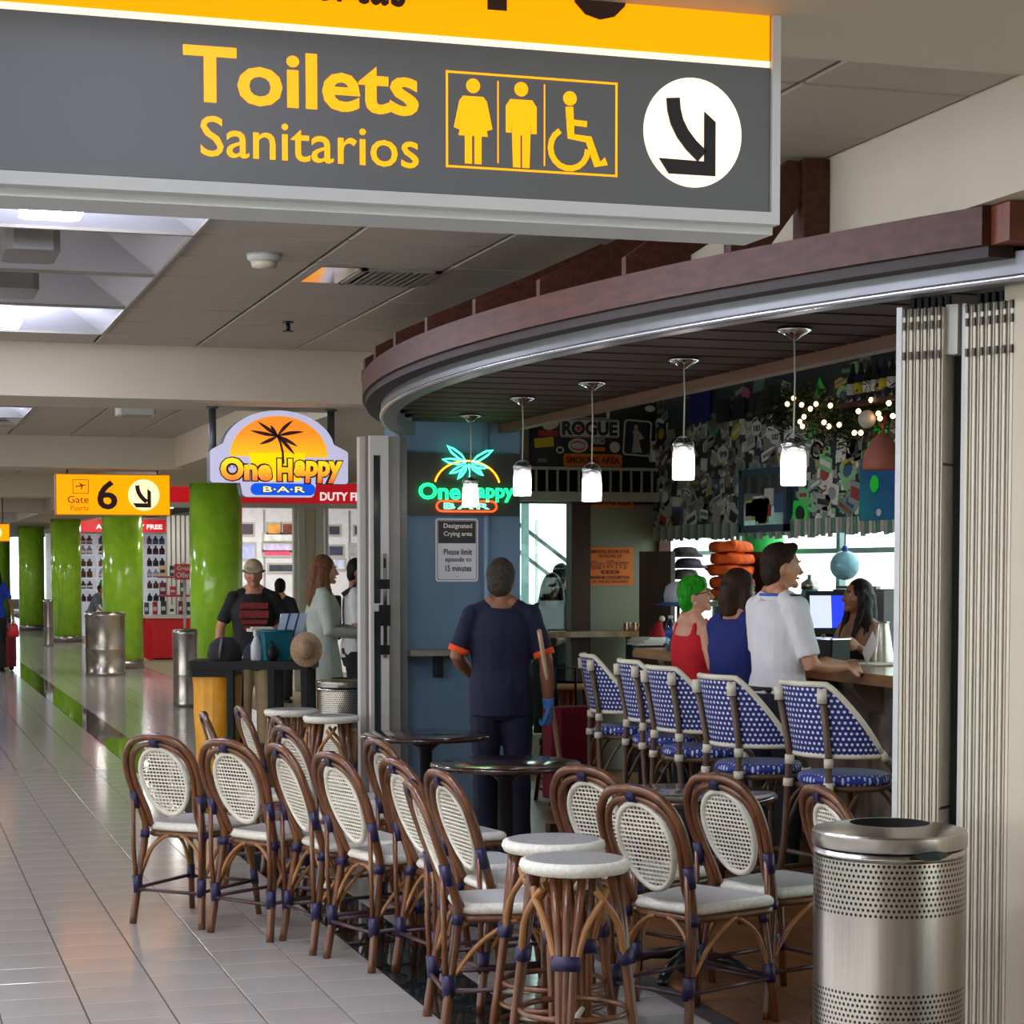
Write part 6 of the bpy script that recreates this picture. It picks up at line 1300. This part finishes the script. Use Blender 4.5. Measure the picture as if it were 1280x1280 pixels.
# ================================================================== glass folding door at the far end of the track
gd_ = thing('glass_door', 'white framed folding glass door at the far end of the shutter track', 'door'); DY = 12.45
def dcol(px0, px1, z0, z1, m, name, y=DY, d=.05): a, b = on_y(px0,700,y).x, on_y(px1,700,y).x; return MB().box(a, b, y, y+d, z0, z1).build(name, m, gd_)
dcol(450, 456.5, 0, 2.45, M_white, 'jamb', DY+.12, .08); dcol(457, 463, 0, 2.45, mat('door_shadow_gap', (150,136,126), .6), 'gap_strip', DY+.1)
dcol(463, 468, 0.02, 2.45, M_white, 'stile'); dcol(476.5, 486, .02, 2.45, M_white, 'stile'); dcol(468, 476.5, 2.33, 2.45, M_white, 'rail'); dcol(468, 476.5, 1.36, 1.41, M_white, 'rail'); dcol(468, 476.5, .02, .28, M_white, 'rail')
dcol(468, 476.5, .28, 2.33, mat('door_pane_green', (52,66,62), .05, coat=.5), 'pane', DY+.02, .012)
for z0, z1 in ((.28,1.36),(1.41,2.33)): dcol(467.6, 468.6, z0, z1, M_black, 'gasket', DY-.003)
dcol(486.5, 500, .02, 2.45, mat('door_grey_stile', (150,148,142), .45), 'stile', DY+.05); dcol(500.5, 509, .02, 2.45, mat('door_grey_post', (108,108,106), .4), 'post', DY+.08)
dcol(479, 483.5, 1.07, 1.72, M_chrome, 'lock_strip', DY-.008, .008)
for z0, z1, a, b in ((1.63,1.69,479.8,482.6),(1.50,1.56,474,487),(1.27,1.40,474,488),(1.18,1.25,479.8,482.6),(1.09,1.15,475,487)): dcol(a, b, z0, z1, M_black, 'lock_block', DY-.014, .014)
# ================================================================== CONCOURSE: columns, bins, cart, shops, ceiling devices
for k, (px, d) in enumerate(((271,25.4),(154,33.1),(83.7,44.5),(40.5,52.8),(0,61),(-40,70))):
    q = at(px, 800, d); c = thing('column', ('green mosaic column nearest, right behind the man in the cap','green mosaic column behind the big steel drum bin','green mosaic column third from the right','green mosaic column fourth along the concourse','green mosaic column fifth along the concourse','green mosaic column farthest along the concourse')[k].replace('the man in','the person in'), 'column', (q.x, q.y, 0), 0, 'green columns along the concourse'); c['kind'] = 'structure'
    MB().lathe([(.323,.13),(.323,SOF+.002)], 40).build('shaft', M_green, c); MB().lathe([(.335,0),(.335,.13),(.325,.135)], 40).build('base_ring', M_steel, c)
def drum(px0, px1, pbase, ztop_py, label):
    q = on_z((px0+px1)/2, pbase, 0); d = q.x*sth+q.y*cth; r = (px1-px0)/2*d/F; h = at(0, ztop_py, d).z; t = thing('drum_bin', label, 'bin', (q.x, q.y, 0), 0, 'plain steel drum bins'); n = 40
    MB().lathe([(r*.98,0),(r,.03),(r,.06),(r*.985,.065),(r*.985,.40*h),(r,.41*h),(r,.43*h),(r*.985,.44*h),(r*.985,h-.06),(r*1.01,h-.05),(r*1.01,h)], n).build('drum', M_steel, t); MB().lathe([(r*1.01,h),(r*.75,h+.01),(r*.7,h-.02),(0,h-.05)], n).build('lid', M_steel, t)
drum(107, 157, 844, 766, 'big steel drum bin in front of the second green column'); drum(216.5, 248, 883, 787, 'steel drum bin cut by the nearest green column and the yellow bag'); drum(55, 67, 808, 750, 'small far steel drum bin between the third and fourth columns')
# green pillar outside the bar windows
q = on_x(953, 720, 6.75); struct(MB().lathe([(.17,0),(.17,CEIL)], 24).build('pillar', mat('pillar_bright_green', (60,200,90), .5), None, (6.75, q.y, 0)))
# ---------------------------------------------------- cleaning cart
q = at(318, 900, 15.0); ct = thing('cleaning_cart', 'black cleaning cart with a yellow waste bag at its left end', 'cart', (q.x, q.y, 0), -YAW-.03)
MB().cbox((0,0,.925), .90, .46, .06, b=.02).build('top_tray', M_black, ct); MB().cbox((.12,0,.30), .62, .44, .05, b=.02).cbox((.12,0,.12), .66, .44, .06, b=.02).build('lower_shelf', M_black, ct)
for x in (-.14,.16,.40):
    for y in (-.19,.19): MB().cbox((x,y,.52), .06, .05, .78, b=.01).build('upright', M_black, ct)
for x in (-.36,.36):
    for y in (-.17,.17): MB().tube([(x,y-.02,.06),(x,y+.02,.06)], .06, 14).build('wheel', M_black, ct)
MB().cbox((-.28,0,.87), .34, .42, .06, b=.03).build('bag_frame', M_black, ct)
yb_ = MB(); yb_.rings([(.12,.14,.16,0,-.27),(.2,.155,.18,0,-.27),(.5,.17,.19,0,-.27),(.8,.18,.195,0,-.27),(.86,.185,.2,0,-.27)], 28)
for i in range(9): a = -PI+i*PI/8; yb_.tube([(-.28+.155*math.cos(a),.185*math.sin(a),.86),(-.28+.15*math.cos(a+.05),.178*math.sin(a+.05),.5),(-.28+.135*math.cos(a),.165*math.sin(a),.16)], .016, 6)
remesh(yb_, 'waste_bag', mat('bag_yellow', (214,146,20), .45, var=.15, scale=5), .012, 1, noise=.006, parent=ct)
def on_cart(px): p = at(px, 836, 14.95); return Vector((p.x, p.y, .955))
p = on_cart(321); sb_ = thing('spray_bottle', 'white cleaning spray bottle on the cart', 'bottle', p, .6); MB().lathe([(.045,0),(.05,.01),(.05,.11),(.022,.165),(.018,.18)], 18, sx=1, sy=.75).build('bottle_body', mat('spray_white', (206,206,210), .4), sb_); MB().cbox((.01,0,.20), .075, .03, .045, b=.008).build('spray_head', M_white, sb_); MB().tube([(.03,0,.19),(.04,0,.165),(.036,0,.15)], .005, 6).build('trigger', M_white, sb_)
p = on_cart(344); tb_ = thing('teal_bucket', 'teal plastic bucket on the cart', 'bucket', p, .1); MB().add([(-.085,-.07,0),(.085,-.07,0),(.085,.07,0),(-.085,.07,0),(-.105,-.085,.215),(.105,-.085,.215),(.105,.085,.215),(-.105,.085,.215)], [(3,2,1,0),(0,1,5,4),(1,2,6,5),(2,3,7,6),(3,0,4,7),(4,5,6,7)]).build('pail', mat('teal_plastic', (10,92,108), .4), tb_); MB().tube([(-.108,-.088,.215),(.108,-.088,.215),(.108,.088,.215),(-.108,.088,.215)], .009, 6, closed=True).build('rim', mat('teal_plastic', (10,92,108)), tb_)
p = on_cart(337); rd = thing('black_hand_brush', 'black rounded brush leaning on the teal bucket', 'brush', p+Vector((.0,-.14,0)), .2); MB().ball((0,0,.055), .045, .03, .055, 12).build('bristles', M_black, rd); MB().tube([(0,0,.1),(.0,.03,.14)], .012, 8).build('handle', M_black, rd)
p = on_cart(359)+Vector((.0,.06,.0)); tw = thing('blue_striped_cloths', 'white and blue striped cloths standing up behind the teal bucket', 'cloths', p, .1)
for i in range(3): w0 = MB(); w0.add([(-.07+.07*i,.03,.16),(-.01+.07*i,.03,.16),(.04+.07*i,.03,.34),(-.02+.07*i,.03,.34),(-.07+.07*i,.055,.0),(-.01+.07*i,.055,.0),(.04+.07*i,.06,.335),(-.02+.07*i,.06,.335)], [(0,1,2,3),(7,6,5,4),(0,4,5,1),(1,5,6,2),(2,6,7,3),(3,7,4,0)]); w0.build('cloth', mat('stripe_pale', (190,206,226), .8), tw)
for i in range(2): w0 = MB(); x = -.012+.07*i; w0.add([(x,.025,.17),(x+.012,.025,.17),(x+.06,.025,.34),(x+.048,.025,.34),(x,.05,.17),(x+.012,.05,.17),(x+.06,.05,.34),(x+.048,.05,.34)], [(0,1,2,3),(7,6,5,4),(0,4,5,1),(1,5,6,2),(2,6,7,3),(3,7,4,0)]); w0.build('stripe', mat('stripe_blue', (40,70,150), .8), tw)
p = at(383, 812, 14.75); ht = thing('straw_hat', 'wide straw sun hat hung upright at the right end of the cart', 'hat', p, -YAW-.1); M_straw = mat('straw', (150,122,92), .85, var=.25, scale=60)
prof = [(.115,0),(.118,.008),(.112,.014),(.07,.02),(.062,.05),(.05,.075),(0,.085)]; hb_ = MB(); hb_.lathe(prof, 28); hb_.v = [(x, -z, y*1.08) for x, y, z in hb_.v]; hb_.build('hat', M_straw, ht); bd_ = MB(); bd_.lathe([(.068,.022),(.065,.036)], 28); bd_.v = [(x, -z, y*1.08) for x, y, z in bd_.v]; bd_.build('ribbon', mat('straw_band', (120,92,66), .8), ht)
MB().tube([(0,.02,-.13),(0,.02,.10)], .012, 6).build('hook_post', M_black, ht)
p = on_cart(281); bk_ = MB(); bk_.rings([(0,.125,.11),(.05,.13,.115),(.12,.11,.10),(.165,.06,.06),(.17,.02,.02)], 18); o = remesh(bk_, 'backpack', cloth('pack_black', (30,30,32)), .012, 2); o.location = p; tag(o, 'small black backpack lying at the left end of the cart', 'bag')
MB().tube([(-.05,-.10,.02),(-.045,-.108,.10),(-.03,-.08,.16)], .012, 6).build('strap', mat('pack_strap', (90,90,94), .6), o)
# ---------------------------------------------------- shop A, beyond the nearest column
SYA = 26.5
sa = thing('duty_free_portal', 'white duty free shop front with a red fascia beyond the nearest column', 'shop front'); K_ = lambda px, py: on_y(px, py, SYA)
zt_, zb_ = K_(345,604).z, K_(345,629).z
MB().box(3.52, 6.6, SYA, SYA+.2, zb_, zt_).build('fascia', M_redglow, sa); MB().box(3.52, 6.6, SYA-.02, SYA+.25, zb_-.06, zb_).build('fascia_sill', M_white, sa); MB().box(3.5, 3.54, SYA, SYA+4, zb_, zt_).build('side_fascia', M_red, sa)
G_txt = glow('fascia_letter_white', (235,232,230), .8); put_text('DUTY FREE', G_txt, sa, K_(397,0).x, K_(462,0).x, K_(0,622).z, K_(0,611).z, SYA-.002, bold=.03, depth=.004)
for a, b, m in ((364,369,M_white),(371,378,M_white),(392,402,M_white),(404,408,M_white),(236,240,M_white)): MB().box(K_(a,0).x, K_(b,0).x, SYA+.02, SYA+.14, 0, zb_-.06).build('post', m, sa)
MB().box(K_(378,0).x, K_(392,0).x, SYA+.05, SYA+.12, 0, zb_-.06).build('pier_panel', M_wall, sa)
SYB = 31.0; KB = lambda px, py: on_y(px, py, SYB)
dw = thing('display_wall', 'white lit shop display wall of framed pictures behind the shop front', 'display'); MB().box(5.0, 7.6, SYB, SYB+.1, 0, 2.66).build('panel', mat('display_white_glow', (216,216,220), .5, emit=.25, ecol=(220,222,230)), dw)  # panel emits faintly, shop light put into its colour
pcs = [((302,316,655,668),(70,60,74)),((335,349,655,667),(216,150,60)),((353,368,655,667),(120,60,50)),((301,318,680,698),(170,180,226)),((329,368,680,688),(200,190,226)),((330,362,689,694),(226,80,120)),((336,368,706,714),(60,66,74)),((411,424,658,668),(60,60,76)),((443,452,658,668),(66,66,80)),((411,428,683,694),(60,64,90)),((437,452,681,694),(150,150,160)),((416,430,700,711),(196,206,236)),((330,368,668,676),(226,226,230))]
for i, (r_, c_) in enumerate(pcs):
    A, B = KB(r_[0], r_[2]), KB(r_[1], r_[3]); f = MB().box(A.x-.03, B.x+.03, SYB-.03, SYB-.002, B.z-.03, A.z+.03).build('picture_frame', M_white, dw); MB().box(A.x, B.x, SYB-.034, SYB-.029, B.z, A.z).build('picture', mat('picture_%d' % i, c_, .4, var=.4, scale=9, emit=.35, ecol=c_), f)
for px in (326, 402, 434): A = KB(px, 0); MB().box(A.x-.015, A.x+.015, SYB-.02, SYB, 0, 2.5).build('divider', mat('divider_grey', (170,170,174), .5), dw)
G_sp = glow('added_spot_glow', (255,250,240), 700)  # spots added to brighten the shop interiors
def spot(x, y, label): t = thing('added_ceiling_spot', label, 'light', (x, y, CEIL), 0, 'white ceiling spots in the shops'); MB().lathe([(.06,0),(.06,-.12),(.05,-.14)], 14).build('can', M_white, t); MB().lathe([(.0,-.139),(.05,-.141)], 14).build('lamp', G_sp, t)
for x in (4.6, 5.2, 5.8):
    for y in (27.6, 29.4): spot(x, y, 'white ceiling spot, %s of the %s row in the framed-picture shop' % (ORD[(4.6,5.2,5.8).index(x)], 'near' if y < 28 else 'far'))
for x in (4.6, 5.6):
    for y in (34, 38, 42, 46.5): spot(x, y, 'white ceiling spot, %s of the %s row before the liquor shelves' % (ORD[(34,38,42,46.5).index(y)], 'left' if x < 5 else 'right'))
# ---------------------------------------------------- shop B: liquor shelves
SYC = 47.5; KC = lambda px, py: on_y(px, py, SYC)
sb2 = thing('shop_fascia', 'long red duty free fascia over the far liquor shelves', 'fascia'); zt_, zb_ = KC(130,649).z, KC(130,665).z
MB().box(KC(56,0).x, KC(206,0).x, SYC, SYC+.2, zb_, zt_).build('fascia', M_redglow, sb2); MB().box(KC(56,0).x, KC(206,0).x, SYC, SYC+.2, zt_, SOF+.1).build('bulkhead', M_white, sb2); put_text('ARUBA DUTY FREE', G_txt, sb2, KC(113,0).x, KC(197,0).x, KC(0,660.5).z, KC(0,654.5).z, SYC-.002, bold=.03, depth=.004)
ls = thing('liquor_shelf', 'white lit liquor shelving under the far red fascia', 'shelf'); y0 = 48.4; KD = lambda px, py: on_y(px, py, y0); xa, xb = KD(52,0).x, KD(206,0).x
M_lsh = mat('shelf_white_glow', (214,216,222), .4, emit=.18, ecol=(220,222,230)); MB().box(xa, xb, y0+.45, y0+.5, 0, 2.4).build('back', M_lsh, ls)  # white boards glow faintly by themselves in place of shop light
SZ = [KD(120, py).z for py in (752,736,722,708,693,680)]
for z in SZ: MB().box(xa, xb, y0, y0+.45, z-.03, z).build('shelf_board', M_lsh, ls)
for k in range(6): x = xa+(xb-xa)*k/5; MB().box(x-.03, x+.03, y0, y0+.46, 0, 2.4).build('upright', M_lsh, ls)
bcol = [(30,26,24),(90,48,20),(60,20,24),(120,90,40),(30,60,36),(90,110,170),(150,150,160),(70,40,90),(60,130,40)]; bm2 = []
for i, c_ in enumerate(bcol):
    mb = MB(); mb.lathe([(.066,0),(.066,.19),(.025,.24),(.025,.31)], 10); bm2.append(mb.mesh('bottle', mat('liquor_%d' % i, c_, .2)))
lm2 = MB().lathe([(.0675,.05),(.0675,.13)], 10).mesh('bottle_label', M_dw)
rnd = random.Random(9)
bnm = ('black','brown','dark red','tan','dark green','blue','grey','purple','green'); orw = ('first','second','third','fourth','fifth','sixth','seventh','eighth','ninth','tenth','eleventh','twelfth','thirteenth','fourteenth','fifteenth','sixteenth','seventeenth','eighteenth','nineteenth','twentieth'); shn = ('bottom','second','third','fourth','fifth','top')
for si, z in enumerate(SZ):
    x = xa+.14; k = 0
    while x < xb-.1:
        if min(abs(x-xa-(xb-xa)*u/5) for u in range(6)) < .085: x += .03; continue
        if k % 3 == 0: ci = rnd.randrange(9); lb = rnd.random() < .4; s_z = .56+.12*rnd.random()
        o = place(bm2[ci], 'liquor_bottle', None, (x, y0+.14, z+.002)); o.scale.z = s_z
        tag(o, '%s bottle, %s from left, %s shelf of the far liquor shelving' % (bnm[ci], orw[k], shn[si]), 'bottle', 'bottles on the liquor shelving')
        if lb: place(lm2, 'bottle_label', o)
        x += .15; k += 1
# ---------------------------------------------------- promotional gondola with boxes and the Great Offers board
q = on_z(198, 825, 0); gb = thing('promo_counter', 'red promotional counter stacked with boxes left of the nearest column', 'counter', (q.x+.3, q.y+.3, 0), -.2)
MB().cbox((0,0,.38), 1.1, .7, .7, b=.12).build('counter_base', M_red, gb); MB().cbox((0,0,.76), 1.16, .76, .06, b=.12).build('counter_top', M_white, gb); MB().cbox((.2,.1,1.25), .06, .06, .95).build('mast', M_white, gb)
for z in (1.12,1.45): MB().cbox((.2,.1,z), .9, .5, .03, b=.02).build('tray', mat('tray_red', (150,40,50), .4), gb)
pk = [(226,226,226),(40,40,48),(200,30,60),(120,20,70),(230,190,160),(60,64,80),(160,30,40)]; rnd = random.Random(21); wh = ('front','back'); 
for zi, (z, n_) in enumerate(((.79,7),(1.135,5),(1.465,5))):
    for i in range(n_):
        w0, h0 = rnd.uniform(.07,.12), rnd.uniform(.14,.24); x = (-.48+.96*i/(n_-1)) if zi == 0 else .2-.38+.76*i/(n_-1); x = x*.92
        p = Matrix.Rotation(-.2,3,'Z') @ Vector((x, -.2 if zi == 0 else -.05, z)); c_ = rnd.choice(pk); b_ = thing('gift_box', 'small gift box %s from left on the %s level of the red promotional counter' % (('first','second','third','fourth','fifth','sixth','seventh')[i], ('bottom','middle','top')[zi]), 'box', (gb.location.x+p.x, gb.location.y+p.y, z+.006), -.2, 'gift boxes on the promotional counter')
        MB().cbox((0,0,h0/2), w0, .08, h0, b=.004).build('carton', mat('carton_%d' % pk.index(c_), c_, .4), b_); MB().box(-w0*.35, w0*.35, -.0425, -.0405, h0*.3, h0*.6).build('carton_label', M_dw if sum(c_) < 400 else M_db, b_)
A, B = on_y(218, 705, 33.5), on_y(243, 724.5, 33.5); go = thing('offers_board', 'red Great Offers board beside the nearest column', 'sign'); MB().box(A.x, B.x, 33.5, 33.54, B.z, A.z).build('board', M_red, go); put_text('Great', M_dw, go, A.x+.04, A.x+(B.x-A.x)*.82, B.z+.15, A.z-.03, 33.498, bold=.02, depth=.004); put_text('Offers', M_dw, go, A.x+.03, A.x+(B.x-A.x)*.88, B.z+.03, B.z+.12, 33.498, bold=.02, depth=.004); MB().tube([((A.x+B.x)/2,33.52,0),((A.x+B.x)/2,33.52,B.z)], .02, 8).build('post', M_white, go)
lp = on_z(183, 827, 0); lb_ = thing('leaning_board', 'narrow red board standing between the second column and the promotional counter', 'board', (lp.x+.05, lp.y, 0), .5); MB().add([(-.07,0,.06),(.07,0,.0),(.07,0,.55),(-.07,0,.75),(-.07,.04,.06),(.07,.04,.0),(.07,.04,.55),(-.07,.04,.75)], [(0,1,2,3),(7,6,5,4),(0,4,5,1),(1,5,6,2),(2,6,7,3),(3,7,4,0)]).build('board', M_red, lb_); MB().cbox((0,.06,.03), .16, .1, .06).build('foot', M_white, lb_)
# second gondola behind, with shelving of goods
q = on_z(232, 800, 0); g2 = thing('goods_gondola', 'white gondola of goods behind the red promotional counter', 'shelf', (q.x+.6, 43, 0)); MB().cbox((0,.2,.8), 1.6, .06, 1.6).build('back_panel', M_lsh, g2)
for z in (.3,.7,1.1,1.5): MB().cbox((0,0,z), 1.6, .4, .03).build('shelf_board', M_lsh, g2)
# folded white shutters by the second column
q = on_y(225, 700, 39); ws2 = thing('white_folding_shutter', 'white folded shutter of the shop beside the nearest column', 'shutter', (q.x, q.y, 0), .1)
for i in range(6): MB().box(-.24+.09*i, -.18+.09*i, 0, .12, .02, 2.6).build('shutter_panel', M_white, ws2)
# ---------------------------------------------------- suitcase of the person at the left edge
q = on_z(2, 838, 0); rs = thing('suitcase', 'dark red suitcase towed at the left edge of the concourse', 'suitcase', (q.x+.02, q.y, 0), -.3); MB().cbox((0,0,.33), .40, .26, .54, b=.06).build('shell', cloth('suitcase_maroon', (120,20,36)), rs); MB().tube([(-.08,0,.6),(-.08,-.05,.85),(.08,-.05,.85),(.08,0,.6)], .012, 6).build('handle', M_dr, rs)
for s in (-1,1): MB().tube([(s*.14,-.02,.035),(s*.14,.02,.035)], .035, 10).build('wheel', M_black, rs)
q = wpt(wb_, lnwb((.31,-.12,.70))); hb2 = thing('red_bag', 'small red bag hanging from the hand of the person in the blue top', 'bag', (q.x, q.y, q.z)); MB().rings([(-.12,.07,.04),(-.08,.08,.05),(.06,.06,.035),(.09,.03,.02)], 12).build('pouch', M_red, hb2); MB().tube([(-.03,0,.08),(0,0,.17),(.03,0,.08)], .008, 6).build('strap', M_red, hb2)
# ---------------------------------------------------- ceiling devices
def hang(px, py): return on_z(px, py, CEIL)
q = hang(330, 318); t = thing('smoke_detector', 'round cream smoke detector on the ceiling panels', 'detector', q); MB().lathe([(.075,0),(.072,-.02),(.06,-.03)], 24).build('base', M_white, t); MB().lathe([(.058,-.03),(.052,-.055),(0,-.06)], 24).build('sensor_cap', mat('detector_cream', (200,190,166), .5), t)
q = hang(360, 402); t = thing('sprinkler', 'small dark sprinkler head under the ceiling panels', 'sprinkler', q); MB().lathe([(.03,0),(.03,-.008)], 14).lathe([(.012,-.008),(.012,-.05)], 10).build('stem', M_blackm, t); MB().lathe([(.03,-.05),(.03,-.056)], 12).build('deflector', M_blackm, t)
p0, p1, p2, p3 = hang(428, 333), hang(552, 339), hang(540, 358), hang(408, 353); t = thing('air_vent', 'slatted ceiling air vent with an orange glint at its left end', 'vent'); x0_, x1_, y0_, y1_ = hang(436,345).x, p1.x, (p3.y+p2.y)/2-.02, (p0.y+p1.y)/2+.0
y0_, y1_ = min(y0_,y1_), max(y0_,y1_); fm = MB(); z_ = CEIL-.012
for q in ((x0_,x1_,y0_,y0_+.03),(x0_,x1_,y1_-.03,y1_),(x0_,x0_+.03,y0_,y1_),(x1_-.03,x1_,y0_,y1_)): fm.box(q[0],q[1],q[2],q[3],z_,CEIL)
fm.build('frame', M_grid, t); MB().box(x0_+.03,x1_-.03,y0_+.03,y1_-.03,z_+.008,CEIL).build('backing', M_dark, t)
for i in range(9): x = x0_+.05+(x1_-x0_-.1)*i/8; MB().add([(x,y0_+.03,z_),(x+.05,y0_+.03,z_+.012),(x+.05,y1_-.03,z_+.012),(x,y1_-.03,z_),(x,y0_+.03,z_-.003),(x+.05,y0_+.03,z_+.009),(x+.05,y1_-.03,z_+.009),(x,y1_-.03,z_-.003)], [(0,1,2,3),(7,6,5,4),(0,4,5,1),(2,6,7,3),(1,5,6,2),(3,7,4,0)]).build('slat', M_grid, t)
MB().box(hang(384,345).x, x0_-.01, y0_, y1_, CEIL-.006, CEIL).build('metal_end_plate', mat('vent_mirror_plate', (220,214,200), .08, .95), t)
q = hang(145, 520); t = thing('ceiling_speaker', 'square ceiling speaker beyond the first cross beam', 'speaker', (q.x, 17.0, CEIL)); MB().cbox((0,0,-.05), .3, .3, .1, b=.02).build('box', M_white, t); MB().cbox((0,0,-.103), .24, .24, .006, b=.02).build('grille', M_grid, t)
# ---------------------------------------------------- boarding stairs outside the smoking room
st = thing('boarding_stairs', 'white boarding stairs with dark rails outside the smoking room window', 'stairs', (6.2, 21.5, -.3)); 
sp2 = MB(); sp2.add([(0,0,0),(2.6,0,0),(0,0,2.0),(0,.9,0),(2.6,.9,0),(0,.9,2.0)], [(0,1,2),(5,4,3),(0,3,4,1),(1,4,5,2),(2,5,3,0)]); sp2.build('stringer', mat('stair_cream', (214,206,170), .6), st)
for z in (.55, .85): MB().beam((-.3,-.05,2.1+z), (2.7,-.05,-.1+z), .03, .04).build('hand_rail', M_blackm, st)
for i in range(5): x = .1+.55*i; MB().box(x-.015, x+.015, -.06, -.03, 2.0-x*.77, 2.95-x*.77).build('rail_post', M_white, st)
if WORK.name in bpy.data.scenes: bpy.data.scenes.remove(WORK)
